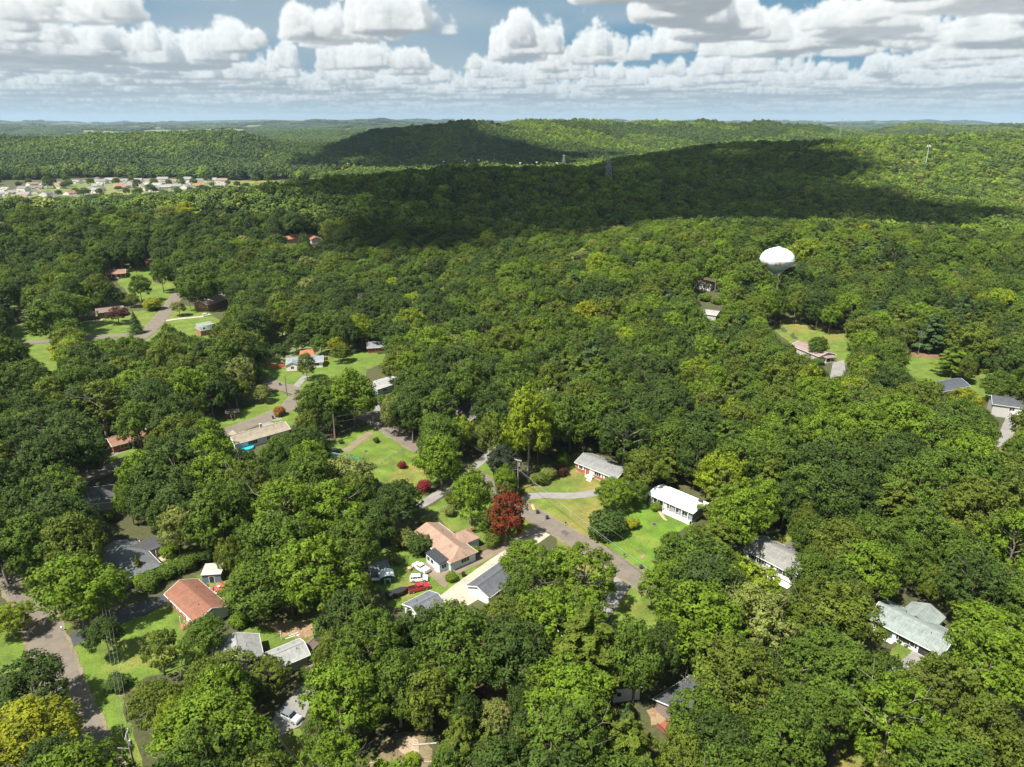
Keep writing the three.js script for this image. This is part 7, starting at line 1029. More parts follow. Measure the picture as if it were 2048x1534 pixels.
{ const H = house({ label: 'brick ranch house with red brown shingle roof beside the red deck', a: [-82.84, -149.28], b: [-70.75, -138.49], W: 7.6, ext: -0.6, rise: 1.7, roof: shingle(0.225, 0.098, 0.062), wall: brickRed, gable: siding(0.50, 0.57, 0.57), win: [['f', -1.8, 0.9, 1.4, 1.2, white], ['f', 0.9, 0.9, 1.4, 1.2], ['f', 5.0, 0.7, 2.4, 1.5, white], ['r', -2.2, 0.9, 1.0, 1.2], ['r', 2.4, 0.9, 1.0, 1.2]], doors: [['f', 2.9, 1.0, 2.05, white], ['f', -5.4, 1.0, 2.0, dark]] });
  porch(H, { x: 3.6, z: 4.6, w: 2.6, d: 1.6, posts: 2, h: 2.3, floor: brick(0.36, 0.15, 0.08) }); steps(H, 3.6, 5.4, 1.8, 2, brick(0.36, 0.15, 0.08));
  part('attic_vent', box(0.06, 0.5, 0.6, H.L / 2 + 0.06, 3.2, 0), paint(0.25, 0.45, 0.5), H.t); }
{ const H = house({ label: 'dark slate roofed house with shingled porch wing under the oaks', a: [-106.77, -165.64], b: [-97.27, -156.34], ext: 4.0, W: 10.5, rise: 2.3, hip: true, hipA: 0.2, hipB: 0.8, roof: shingle(0.135, 0.142, 0.15), wall: siding(0.22, 0.22, 0.21), shift: 0.4, win: [['r', 0, 0.9, 1.4, 1.2]] });
  wing(H, { x: -3.6, z: -6.6, L: 9.5, W: 6.0, h: 2.6, rise: 1.4, roof: shingle(0.07, 0.07, 0.075), wall: siding(0.36, 0.35, 0.33), turn: Math.PI / 2 });
  for (let k = 0; k < 5; k++) part('porch_post', box(0.16, 2.3, 0.16, 0.4, 0, -6.0 - k * 1.2), white, H.t);
  part('deck', wood(0.42, 0.33, 0.22) && mbox(2.6, 0.35, 6.0, 1.5, -0.35, -8.6), wood(0.42, 0.33, 0.22), H.t); for (let k = 0; k < 3; k++) part('deck_step', box(0.34, 0.15 * (3 - k), 1.8, 3.0 + k * 0.341, -0.55, -8.4), wood(0.38, 0.29, 0.19), H.t); }
house({ label: 'pale grey roofed house half hidden by oaks near the garage', a: [-61.59, -128.77], b: [-56.26, -117.61], ext: 1, W: 9, rise: 1.9, roof: shingle(0.27, 0.275, 0.27), wall: siding(0.55, 0.55, 0.52), win: [['f', 0, 0.9, 1.4, 1.2]] });
house({ label: 'garage with pale grey roof and white fascia beside the bare soil yard', name: 'garage', cat: 'garage', a: [-51.77, -124.11], b: [-47.47, -127.25], ext: 2, W: 5.6, rise: 1.1, roof: shingle(0.29, 0.295, 0.285), wall: siding(0.30, 0.33, 0.27), shift: 0.6, doors: [['r', 0, 2.6, 2.0, white, 'garage_door']] });
{ const H = house({ label: 'brick ranch house with reddish brown roof above the shaded street', a: [-145.58, -235.13], b: [-138.19, -242.28], ext: 2, W: 8.4, rise: 1.6, roof: shingle(0.26, 0.135, 0.09), wall: brickRed, shift: 0, win: [['f', -2.6, 0.8, 2.2, 1.2], ['f', 4.4, 0.8, 1.1, 1.3, white], ['f', 1.4, 0.8, 1.1, 1.3, white]], doors: [['f', -0.4, 1.0, 2.0, dark]] });
  for (const u of [0.6, 2.2]) part('foundation_shrub', new THREE.IcosahedronGeometry(0.8, 1).scale(1.2, 0.8, 1).translate(u, 0.2, 5.2), std([0.05, 0.10, 0.02], 1), H.t); }
house({ label: 'house with dark hipped roof among the oaks', a: [-132.70, -195.19], b: [-126.43, -196.80], ext: 4, W: 11, rise: 2.6, hip: true, roof: shingle(0.10, 0.10, 0.10), wall: siding(0.4, 0.38, 0.35) });
{ const H = house({ label: 'long white house with tan roof beside the street verge', a: [-102.99, -237.77], b: [-88.49, -250.30], ext: 1, W: 8.6, rise: 1.6, roof: shingle(0.28, 0.235, 0.175), wall: siding(0.64, 0.65, 0.64), shift: 1.2, win: [['f', -4, 0.8, 3.4, 1.3], ['f', 2, 0.8, 1.4, 1.2]] }); chimney(H, 1.5, -1.2, brick(0.5, 0.48, 0.45)); wing(H, { x: -7.4, z: -3.6, L: 4, W: 4, h: 2.6, rise: 1.2, roof: shingle(0.28, 0.235, 0.175), wall: siding(0.64, 0.65, 0.64), turn: Math.PI / 2 }); }
{ const H = house({ label: 'house with faded teal shingle roof and bright green carport', a: [-66.96, -224.27], b: [-58.57, -219.54], ext: 3, W: 8.5, rise: 1.6, shift: 1.0, roof: shingle(0.16, 0.245, 0.215), wall: siding(0.55, 0.56, 0.54) }); wing(H, { x: 7.0, z: -3.0, L: 6.0, W: 4.8, h: 2.4, roof: std([0.02, 0.20, 0.125], 0.5), wall: siding(0.5, 0.5, 0.5), flat: -0.08 }); }
{ const H = house({ label: 'white L shaped house with blue grey roof and brick planter', a: [-109.48, -329.48], b: [-93.20, -332.64], ext: 0, W: 8.0, rise: 1.7, roof: shingle(0.23, 0.255, 0.28), wall: siding(0.72, 0.71, 0.68), shift: 1.5, win: [['f', -6.6, 0.8, 1.2, 1.3], ['f', 5.6, 0.8, 2.2, 1.3], ['f', -2.2, 0.8, 1.4, 1.3]], doors: [['f', 0.6, 1.0, 2.0, dark]] });
  wing(H, { x: -5.6, z: 4.4, L: 5.0, W: 5.6, h: 2.7, rise: 1.3, roof: shingle(0.23, 0.255, 0.28), wall: siding(0.72, 0.71, 0.68), turn: Math.PI / 2, win: [['l', 0, 0.8, 1.4, 1.3]] }); part('planter_wall', mbox(9, 0.5, 0.4, -4, -0.35, 8.4), brickRed, H.t); porch(H, { x: 1.0, z: 4.9, w: 4.5, d: 1.8, posts: 3 }); }
house({ label: 'white two storey annex with orange hipped roof behind the white house', a: [-104.35, -333.66], b: [-97.88, -335.29], ext: 0, W: 8.0, h: 4.8, rise: 1.6, hip: true, hipB: 0.3, hipA: 0.8, roof: shingle(0.34, 0.125, 0.065), wall: siding(0.72, 0.71, 0.68), win: [['r', 0, 2.6, 1.6, 1.6], ['f', 2.0, 2.9, 1.6, 1.3]], doors: [['f', 2.6, 1.6, 2.2, paint(0.06, 0.12, 0.22)]] });
house({ label: 'pale blue house with flat grey roof', a: [-63.00, -293.62], b: [-54.55, -302.81], ext: 1, W: 9.0, h: 2.9, rise: 0.8, roof: shingle(0.33, 0.33, 0.32), wall: siding(0.40, 0.48, 0.56), shift: 2.2, win: [['f', -3, 0.9, 2.0, 1.2], ['f', 2, 0.9, 1.6, 1.2], ['l', 0, 0.9, 1.6, 1.2]] });
house({ label: 'house with dark brown grey roof beside the rusty brown tree', a: [-21.42, -272.32], b: [-12.99, -258.34], ext: 2, W: 8.5, rise: 1.9, roof: shingle(0.115, 0.105, 0.10), wall: siding(0.34, 0.30, 0.26), win: [['f', 0, 0.9, 1.6, 1.2]] });
house({ label: 'shaded red walled house with patchy grey roof in the middle woods', a: [-74.31, -353.71], b: [-67.33, -355.47], ext: 2, W: 8.5, rise: 1.8, roof: shingle(0.20, 0.20, 0.215), wall: brick(0.25, 0.07, 0.05), win: [['f', 0, 0.9, 1.6, 1.2]] });
house({ label: 'brick house with brown roof and white corner posts at the far street end', a: [-298.60, -409.81], b: [-287.68, -413.19], ext: 0, W: 8, rise: 1.5, roof: shingle(0.135, 0.105, 0.09), wall: brickRed, win: [['f', -4, 0.9, 1.6, 1.2], ['f', 1, 0.9, 1.4, 1.2], ['f', 5, 0.9, 1.4, 1.2]], doors: [['f', -1.8, 1, 2, white]] });
{ const H = house({ label: 'long split level brick house with mauve brown roof', a: [-251.95, -419.24], b: [-239.94, -426.52], ext: 0, W: 8, h: 3.4, rise: 1.6, roof: shingle(0.20, 0.135, 0.11), wall: brickBrown, win: [['f', -4, 0.9, 0.7, 1.9], ['f', -2, 0.9, 0.7, 1.9], ['f', 3, 0.9, 2.2, 1.4]] }); wing(H, { x: -15.5, z: 1.6, L: 14.5, W: 7.5, h: 2.3, rise: 1.4, roof: shingle(0.20, 0.135, 0.11), wall: brick(0.16, 0.09, 0.07), win: [['f', -3, 0.9, 1.2, 1.1], ['f', 3, 0.9, 1.2, 1.1]] }); }
{ const H = house({ label: 'brick house with brown roof and white columned porch on the upper lawn', a: [-291.26, -507.27], b: [-281.41, -511.95], ext: 1, W: 9, rise: 1.7, roof: shingle(0.26, 0.14, 0.10), wall: brickBrown, win: [['f', -3, 0.8, 1.6, 1.3], ['f', 3, 0.8, 1.6, 1.3]], doors: [['f', 0, 1, 2, white]] }); porch(H, { x: 0, z: 5.6, w: 12, d: 2.2, posts: 5, roof: shingle(0.26, 0.14, 0.10), floor: brickBrown }); steps(H, 0, 6.7, 3, 3, concrete); }
house({ label: 'small red roofed house beside the yellow shrub on the upper lawn', a: [-276.58, -534.30], b: [-272.14, -537.70], ext: 0, W: 8, rise: 1.8, roof: shingle(0.30, 0.13, 0.09), wall: brick(0.33, 0.16, 0.10), win: [['f', 0, 0.9, 1.2, 1.2]] });
{ const H = house({ label: 'brown chalet house with upper balcony and open carport', a: [-194.62, -436.31], b: [-188.68, -455.43], ext: 3, W: 10, h: 4.4, rise: 2.0, over: 0.9, roof: shingle(0.29, 0.235, 0.18), wall: wood(0.27, 0.17, 0.11), gable: wood(0.29, 0.19, 0.12), win: [['l', -2.4, 2.5, 1.6, 1.3], ['l', 0, 2.5, 1.6, 1.3], ['l', 2.4, 2.5, 1.6, 1.3]], doors: [['l', 1.6, 3.0, 2.1, dark, 'carport_opening'], ['l', -2.4, 2.4, 2.1, dark, 'carport_opening']] }); part('balcony', mbox(1.4, 0.2, 9, -H.L / 2 - 0.7, 2.2, 0), wood(0.30, 0.18, 0.11), H.t); part('balcony_rail', [box(0.08, 0.1, 9, -H.L / 2 - 1.36, 3.2, 0), ...Array.from({ length: 15 }, (_, k) => box(0.07, 0.8, 0.07, -H.L / 2 - 1.36, 2.4, -4.3 + k * 0.6))], wood(0.34, 0.21, 0.13), H.t); }
{ const H = house({ label: 'brick house with grey green mansard upper storey', a: [-175.47, -383.64], b: [-169.72, -388.88], ext: 1, W: 8, h: 2.6, rise: 0.1, hip: true, over: 0.1, roof: shingle(0.24, 0.27, 0.24), wall: brick(0.33, 0.13, 0.08), pipes: false, win: [['f', -2, 0.8, 1.2, 1.2], ['f', 2, 0.8, 1.2, 1.2]] }); part('mansard', metric(new THREE.CylinderGeometry(0.62, 0.74, 2.6, 4, 1).rotateY(Math.PI / 4).scale(H.L * 1.0, 1, 8.3)).translate(0, 4.1, 0), shingle(0.23, 0.265, 0.235), H.t); for (const u of [-2.4, 2.2]) addWindow(H.t, H.L, 8.9, ['f', u, 3.5, 1.1, 1.2]); }
house({ label: 'orange roofed house deep in the left woods', a: [-190.75, -599.80], b: [-181.56, -606.00], ext: 0, W: 9, rise: 1.8, roof: shingle(0.36, 0.14, 0.07), wall: brick(0.42, 0.22, 0.14) });
house({ label: 'narrow house with orange roof edge beside the pale path in the left woods', a: [-173.00, -615.76], b: [-163.80, -598.55], ext: 0, W: 8, rise: 1.8, roof: shingle(0.34, 0.14, 0.08), wall: siding(0.6, 0.5, 0.45) });
{ const H = house({ label: 'house with mauve brown roof and screened porch beside the back lawn', a: [149.88, -354.40], b: [156.48, -336.42], ext: 1, W: 10, rise: 1.6, roof: shingle(0.26, 0.19, 0.175), wall: siding(0.42, 0.40, 0.36), doors: [['r', 1, 2.6, 2.2, dark, 'porch_opening']], win: [['f', 4, 0.9, 1.4, 1.2]] }); porch(H, { x: H.L / 2 + 1.4, z: 0, w: 6, d: 2.8, posts: 3, turn: Math.PI / 2, roof: shingle(0.26, 0.19, 0.175) }); }
house({ label: 'white cottage with tan hipped roof left of the water tower', a: [121.86, -465.30], b: [130.85, -459.09], ext: 2, W: 9, h: 3.2, rise: 1.8, hip: true, roof: shingle(0.30, 0.235, 0.17), wall: siding(0.74, 0.73, 0.70), win: [['f', -5, 0.8, 1.2, 1.6], ['f', -2, 0.8, 1.2, 1.6], ['f', 2, 0.8, 1.2, 1.6], ['f', 5, 0.8, 1.2, 1.6]] });
house({ label: 'plain grey roofed house below the water tower', a: [112.65, -414.88], b: [122.33, -408.58], ext: 0, W: 10, rise: 1.4, roof: shingle(0.33, 0.32, 0.30), wall: siding(0.4, 0.4, 0.38) });
house({ label: 'grey gabled house behind the water tower trees', a: [215.66, -475.13], b: [227.73, -473.36], ext: 0, W: 9, rise: 2.2, roof: shingle(0.27, 0.29, 0.31), wall: siding(0.55, 0.6, 0.64) });
{ const H = house({ label: 'dark roofed house with white railed deck over an open garage', a: [197.06, -271.65], b: [209.03, -266.08], ext: 0, W: 9.5, h: 5.0, rise: 1.9, roof: shingle(0.07, 0.078, 0.09), wall: siding(0.44, 0.43, 0.41), shift: 1.0, win: [['f', 0, 3.0, 1.8, 1.3], ['f', 5, 3.0, 1.4, 1.3]], doors: [['f', 3.2, 3.4, 2.2, dark, 'garage_opening']] }); porch(H, { x: 3.5, z: 6.2, w: 7, d: 2.8, posts: 4, m: white }); part('deck', mbox(7.2, 0.2, 2.8, 3.5, 2.55, 6.2), white, H.t); part('deck_rail', [box(7.2, 0.09, 0.07, 3.5, 3.6, 7.55), ...Array.from({ length: 24 }, (_, k) => box(0.06, 0.85, 0.06, 0 + k * 0.305, 2.75, 7.55))], white, H.t); }
house({ label: 'house with dark blue grey roof beside the brown plank gate', a: [184.15, -290.01], b: [198.35, -296.36], ext: 2, W: 9, h: 3.0, rise: 1.9, roof: shingle(0.07, 0.08, 0.10), wall: siding(0.42, 0.46, 0.50) });
{ const H = house({ label: 'dark charcoal roofed house with red wooden deck under bare trees', a: [30.46, -111.18], b: [37.96, -116.62], ext: 1, W: 8.5, rise: 1.6, roof: shingle(0.085, 0.09, 0.10), wall: siding(0.22, 0.18, 0.16), shift: 2.6 }); const dk = wood(0.27, 0.085, 0.06); part('deck', mbox(3.2, 0.3, 4.2, -H.L / 2 - 1.7, 0.2, 1.2), dk, H.t); part('deck_rail', [box(3.2, 0.1, 0.08, -H.L / 2 - 1.7, 1.4, 3.26), box(0.08, 0.1, 4.2, -H.L / 2 - 3.26, 1.4, 1.2), ...Array.from({ length: 12 }, (_, k) => box(0.07, 0.9, 0.07, -H.L / 2 - 3.2 + k * 0.28, 0.5, 3.26)), ...Array.from({ length: 14 }, (_, k) => box(0.07, 0.9, 0.07, -H.L / 2 - 3.26, 0.5, -0.7 + k * 0.29))], dk, H.t); }
house({ label: 'small white walled house deep in tree shade', a: [21.19, -117.89], b: [24.81, -118.46], ext: 2, W: 7, h: 3.6, rise: 1.4, roof: shingle(0.12, 0.12, 0.12), wall: siding(0.70, 0.72, 0.74), win: [['f', -1.6, 1.2, 0.9, 1.0], ['f', 1.6, 2.0, 0.7, 0.9]] });
house({ label: 'shaded grey cottage under the large oaks', a: [5.64, -127.62], b: [9.69, -130.91], ext: 0, W: 7, rise: 1.6, roof: shingle(0.13, 0.13, 0.14), wall: siding(0.5, 0.52, 0.52), win: [['f', 0, 0.9, 1.2, 1.2]] });

// ------------------------------------------------------------------ sheds and yard things
{ const t = thing('quonset_shed', 'small green shed with rounded white metal roof', 'shed', -32.55, -155.82, 0.28); // barrel roof
  part('wall', mbox(3.6, 1.5, 3.0, 0, 0, 0), siding(0.012, 0.075, 0.045), t);
  const s = new THREE.Shape(); s.absarc(0, 0, 1.5, 0, Math.PI); part('end_wall', new THREE.ExtrudeGeometry(s, { depth: 2.96, bevelEnabled: false, curveSegments: 14 }).translate(0, 0, -1.48).scale(1.2, 0.62, 1).translate(0, 1.5, 0), siding(0.012, 0.075, 0.045), t);
  part('roof', metric(new THREE.CylinderGeometry(1.62, 1.62, 3.3, 20, 1, true, -Math.PI / 2, Math.PI).rotateX(-Math.PI / 2).rotateY(0).scale(1.2, 0.66, 1)).translate(0, 1.5, 0), std([0.74, 0.75, 0.74], 0.5, { side: THREE.DoubleSide }), t);
  addDoor(t, 3.6, 3.0, ['f', 0, 1.2, 1.4, siding(0.012, 0.085, 0.05)]); }
shed('grey shingled shed behind the green rounded shed', -35.35, -159.10, 0.5, 5.0, 3.6, 2.2, 1.0, shingle(0.17, 0.175, 0.165), siding(0.16, 0.20, 0.24));
shed('dark brown wooden shed on the street verge', -112.97, -265.12, 0.35, 5.0, 3.4, 2.3, 0.5, shingle(0.14, 0.105, 0.085), wood(0.10, 0.06, 0.045), { flat: 0.08, doorM: dark });
shed('grey shed with weathered white flat roof beside the red deck', -77.91, -156.90, 0.12, 4.6, 4.2, 2.4, 0.1, std([0.44, 0.42, 0.38], 0.8, { map: shingleTex }), siding(0.13, 0.16, 0.20), { flat: 0.09 });
shed('low tan shed in shade behind the dark slate roof', -84.55, -172.37, 0.2, 4.4, 3, 2.1, 0.9, shingle(0.16, 0.145, 0.12), siding(0.34, 0.28, 0.20));
shed('small brown roofed shed at the end of the soil yard', -45.14, -129.55, 1.1, 3.4, 2.6, 1.9, 0.9, shingle(0.20, 0.15, 0.125), siding(0.50, 0.42, 0.33));
shed('mauve roofed shed beside the shaded driveway', -42.89, -121.84, 0.6, 2.4, 2.4, 1.9, 0.8, shingle(0.28, 0.18, 0.16), siding(0.4, 0.36, 0.3));
{ // deck with chairs
  const [x, z] = [-74.96, -150.39], t = thing('garden_deck', 'red stained wooden deck behind the red brown roof', 'deck', x, z, -0.72), m = wood(0.42, 0.095, 0.045);
  for (let k = 0; k < 14; k++) part('plank', box(0.32, 0.08, 5.6, -2.3 + k * 0.345, 0.45, 0), m, t); part('skirt', [box(4.8, 0.45, 0.1, 0, 0, 2.75), box(4.8, 0.45, 0.1, 0, 0, -2.75), box(0.1, 0.45, 5.4, 2.4, 0, 0), box(0.1, 0.45, 5.4, -2.4, 0, 0)], m, t);
  part('bench', [box(0.5, 0.08, 5.2, 2.1, 0.95, 0), box(0.08, 0.9, 5.2, 2.4, 0.55, 0)], m, t); part('rail', [box(4.6, 0.1, 0.1, 0, 1.35, -2.7), ...Array.from({ length: 8 }, (_, k) => box(0.08, 0.9, 0.08, -2.2 + k * 0.62, 0.5, -2.7))], m, t);
  const y = ground(x, z) + 0.53, P = (u, v) => [x + u * Math.cos(-0.72) + v * Math.sin(-0.72), z - u * Math.sin(-0.72) + v * Math.cos(-0.72)];
  for (const [u, v, r] of [[-0.9, 1.2, 0.4], [0.4, 1.6, 2.2], [-1.0, -1.4, 1.0], [1.2, 0.2, 3.9]]) chair('white lawn chair on the red deck', ...P(u, v), r, y, white, 'white chairs on the red deck');
  const uu = thing('closed_parasol', 'closed blue parasol standing on the red deck', 'umbrella', ...P(-0.1, 0.4), 0, undefined, y); part('pole', bar([0, 0, 0], [0, 2.3, 0], 0.03), white, uu); part('canopy', new THREE.ConeGeometry(0.22, 1.6, 8).translate(0, 1.55, 0), paint(0.06, 0.09, 0.28), uu); part('base', new THREE.CylinderGeometry(0.28, 0.32, 0.1, 10).translate(0, 0.05, 0), white, uu);
}
{ const t = thing('covered_boat', 'black covered boat on a trailer beside the red pickup', 'boat', -28.97, -149.38, 0.55); // hull under a tarp
  const s = new THREE.Shape([[-2.6, -0.9], [1.2, -0.95], [2.4, -0.5], [2.9, 0], [2.4, 0.5], [1.2, 0.95], [-2.6, 0.9]].map((p) => new THREE.Vector2(...p)));
  part('tarp', new THREE.ExtrudeGeometry(s, { depth: 0.55, bevelEnabled: true, bevelSize: 0.12, bevelThickness: 0.28, bevelSegments: 3 }).rotateX(-Math.PI / 2).translate(0, 0.75, 0), paint(0.016, 0.016, 0.018, 0.8), t); part('hull', new THREE.ExtrudeGeometry(s, { depth: 0.35, bevelEnabled: false }).scale(0.95, 0.85, 1).rotateX(-Math.PI / 2).translate(0, 0.36, 0), dark, t); for (const k of [-1, 1]) part('trailer_wheel', new THREE.CylinderGeometry(0.28, 0.28, 0.2, 12).rotateX(Math.PI / 2).translate(-0.8, 0.28, k * 0.95), tyreM, t); part('hitch', bar([2.4, 0.35, 0], [3.6, 0.35, 0], 0.05), metal, t); }
pickup('red pickup truck with black bed parked on the grass', carPaint(0.36, 0.012, 0.022), -23.73, -151.82, 0.42);
suv('white sport utility vehicle parked beside the red pickup', carPaint(0.76, 0.76, 0.75), -24.22, -155.82, 0.12);
pickup('white pickup truck loaded with white goods beside the gravel yard', carPaint(0.78, 0.78, 0.78), -24.26, -160.44, -0.75 + Math.PI, paint(0.62, 0.62, 0.60), 5.4, white);
suv('silver sport utility vehicle with dark roof on the shaded driveway', carPaint(0.42, 0.44, 0.46), -44.30, -110.09, -0.47, 4.8, carPaint(0.16, 0.17, 0.19));
pickup('red pickup at the wooded end of the driveway', carPaint(0.34, 0.01, 0.02), -3.74, -242.06, 0.75, black, 5.2);
suv('teal car parked in tree shade behind the red pickup', carPaint(0.03, 0.22, 0.22), 0.00, -246.57, 0.75, 4.5);
suv('white car standing in front of the brown chalet carport', carPaint(0.72, 0.72, 0.72), -187.58, -423.43, 0.4, 4.5);
suv('black car parked in front of the teal carport', carPaint(0.015, 0.015, 0.02), -63.51, -231.78, 0.5, 4.5);
{ const t = thing('tree_stump', 'brown cut tree stump on the grass beside the white pickup', 'stump', -27.29, -160.22); part('wood', new THREE.CylinderGeometry(0.62, 0.8, 0.9, 11).translate(0, 0.4, 0), std([0.20, 0.115, 0.06], 0.95, { map: barkTex }), t); part('cut_face', new THREE.CylinderGeometry(0.56, 0.56, 0.02, 11).translate(0, 0.862, 0), std([0.42, 0.28, 0.15], 0.95), t); }
{ const t = thing('patio_set', 'white garden table with debris beside the green rounded shed', 'table', -35.34, -155.39); part('table_top', box(2.2, 0.08, 1.2, 0, 0.7, 0), white, t); for (const a of [-1, 1]) for (const b of [-1, 1]) part('leg', box(0.07, 0.698, 0.07, a, 0, b * 0.5), white, t); }
// clothes line posts on the soil yard
for (const [n, x, z, turn] of [[0, -49.69, -132.84, 0.6], [1, -53.08, -133.01, 0.6]]) { const t = thing('clothesline_post', n ? 'single white clothesline post at the edge of the soil yard' : 'white T shaped clothesline post on the soil yard', 'post', x, z, turn); part('post', box(0.14, 2.2, 0.14, 0, -0.2, 0), white, t); if (!n) { part('arm', box(2.2, 0.12, 0.12, -0.4, 2.002, 0), white, t); } }
{ const [x, z] = [-50.89, -134.19], t = thing('fallen_rail', 'white rail lying across the soil yard', 'rail', x, z, 0.5); part('rail', box(3.2, 0.12, 0.14, 0, 0.05, 0), white, t); part('foot', box(0.2, 0.06, 0.5, 1.2, 0, 0), white, t); }
// fire pit, stones, pots, toys
for (const [i, [x, z]] of [[42.28, -183.25], [-52.92, -233.02]].entries()) { const t = thing('fire_ring', i ? 'dark fire ring on the striped lawn beside the teal roof' : 'stone fire ring on the bright lawn in front of the white roof', 'fire ring', x, z); for (let k = 0; k < 9; k++) part('stone', new THREE.DodecahedronGeometry(0.2).translate(Math.cos(k * 0.7) * 0.7, 0.1, Math.sin(k * 0.7) * 0.7), paint(0.16, 0.14, 0.13, 0.95), t); part('ash', new THREE.CylinderGeometry(0.6, 0.6, 0.04, 12).translate(0, 0.04, 0), dark, t); }
{ const t = thing('swimming_pool', 'small bright blue garden pool beside the conifers', 'pool', -96.79, -235.12); part('rim', new THREE.CylinderGeometry(2.4, 2.4, 0.9, 22, 1, true).translate(0, 0.45, 0), std([0.30, 0.55, 0.62], 0.5, { side: THREE.DoubleSide }), t); part('water', new THREE.CylinderGeometry(2.38, 2.38, 0.04, 22).translate(0, 0.75, 0), std([0.03, 0.42, 0.55], 0.08), t); }
{ const t = thing('swimming_pool', 'far turquoise pool glimpsed between woods behind the orange roof', 'pool', -112.50, -379.11); t.scale.set(1.2, 1, 1); part('rim', new THREE.CylinderGeometry(3, 3, 0.9, 22, 1, true).translate(0, 0.45, 0), std([0.30, 0.55, 0.62], 0.5, { side: THREE.DoubleSide }), t); part('water', new THREE.CylinderGeometry(2.96, 2.96, 0.04, 22).translate(0, 0.75, 0), std([0.03, 0.40, 0.52], 0.08), t); }
// bins and mailboxes along the street
const binM = paint(0.03, 0.035, 0.042, 0.55);
wheelieBin('dark wheeled bin at the street edge nearest the yellow toy slide', 7.77, -189.27, binM, 0.6); wheelieBin('dark wheeled bin beside a mailbox on the dry lawn', 10.52, -186.08, binM, 0.6); wheelieBin('dark wheeled bin beside the bare wooden pole', 27.14, -159.10, binM, 0.6); wheelieBin('dark wheeled bin next to the small purple shrub at the road end', 34.46, -160.89, binM, 0.6);
wheelieBin('grey wheeled bin on the lawn edge of the oak shaded street', -107.43, -128.11, binM, 0.2); wheelieBin('dark wheeled bin at the verge below the brown shed street', -96.12, -263.06, binM, 0.2); wheelieBin('dark wheeled bins at the corner of the white house lawn', -105.18, -301.78, binM, 0.2); wheelieBin('black bin beside the shrub between the gravel and concrete drives', -12.74, -157.56, black, 0.9);
mailbox('dark mailbox on the dry lawn verge', 15.81, -182.42, black, 2.2); mailbox('dark mailbox on the bright green verge', 22.14, -174.92, black, 2.2); mailbox('dark mailbox between the soil spot and the road', 30.68, -166.00, black, 2.2); mailbox('grey mailbox at the mouth of the curved driveway', 5.17, -195.62, metal, 2.2); mailbox('white mailbox at the mouth of the black driveway', -105.56, -136.26, white, 1.2); mailbox('white mailbox across the street from the black driveway', -111.70, -132.84, white, 1.2);
{ const t = thing('toy_slide', 'yellow plastic toy at the street edge', 'toy', 6.48, -192.25, 0.4); part('slide', box(0.7, 0.1, 2.0, 0, 0, 0).rotateX(0.4).translate(0, 0.55, 0), paint(0.62, 0.42, 0.06), t); part('ladder', [box(0.08, 1.0, 0.08, -0.3, 0, -0.9), box(0.08, 1.0, 0.08, 0.3, 0, -0.9)], paint(0.62, 0.42, 0.06), t); }
{ const t = thing('garden_flag', 'orange and white garden flag beside the tan roofed house', 'flag', -11.88, -178.07); part('staff', bar([0, 0, 0], [0, 2.6, 0], 0.03), metal, t); const f = part('flag', new THREE.BoxGeometry(0.9, 1.1, 0.03).translate(0.48, 2.0, 0), paint(0.62, 0.18, 0.04), t); part('white_field', new THREE.BoxGeometry(0.7, 0.4, 0.05).translate(0.48, 2.3, 0), white, f); }
{ const t = thing('street_marker', 'orange marker post beside the dark evergreen bush', 'post', 30.58, -177.01); part('post', box(0.16, 1.1, 0.16, 0, -0.1, 0), paint(0.5, 0.15, 0.04), t); part('reflector', box(0.12, 0.2, 0.02, 0, 0.75, 0.09), white, t); }
// ------------------------------------------------------------------ utility poles and lines
const poles = { a: [1.94, -203.31], b: [-42.78, -264.09], c: [-65.88, -241.17], d: [-98.09, -288.62], e: [-200.91, -432.51], f: [25.91, -157.78], g: [-67.95, -96.06], h: [-268.56, -425.70], k: [-114.25, -273.67], m: [53.55, -122.14], n: [-160.18, -197.81] };
utilityPole('utility pole with crossarm, transformer and curved lamp arm at the road junction', ...poles.a, { arm: 0.5, can: true, lamp: [-3.2, 1.0], h: 11.5 });
utilityPole('utility pole with crossarm and lamp arm rising from the hedge', ...poles.b, { arm: 0.4, can: true, lamp: [-3.6, 0.6], h: 11.5 });
utilityPole('guyed utility pole with red marker board beside the clipped shrub', ...poles.c, { red: true, guy: [-4.5, 1.0], h: 11 });
utilityPole('dark utility pole in the inside of the street bend', ...poles.d, { h: 9.5 });
utilityPole('leaning utility pole with crossarm beside the far street', ...poles.e, { arm: 0.3, h: 12 });
utilityPole('short bare wooden pole beside the road and a wheeled bin', ...poles.f, { h: 6.0, r: 0.2 });
utilityPole('street corner utility pole with long lamp arm over the street', ...poles.g, { can: true, lamp: [-5.2, 0.6], h: 11, arm: 1.3 });
utilityPole('slim pale pole behind the split level brick house', ...poles.h, { h: 9, r: 0.1 });
utilityPole('utility pole among the trees behind the brown shed', ...poles.k, { h: 10, arm: 0.6 });
for (const [y, s] of [[11.2, 1.0], [8.2, 1.6], [7.6, 1.7]]) { wire(y > 8 && y < 9 ? 'thick overhead cable from the junction pole over the bright green lawn' : 'overhead cable from the junction pole over the bright green lawn', [poles.a[0], y, poles.a[1]], [poles.m[0], y - 1, poles.m[1]], s, y > 8 && y < 9 ? 0.06 : 0.02, y > 8 && y < 9 ? undefined : 'cables over the green lawn'); wire('overhead cable between the junction pole and the hedge pole', [poles.a[0], y, poles.a[1]], [poles.b[0], y, poles.b[1]], s, y < 8 ? 0.03 : 0.018, 'cables over the driveway'); }
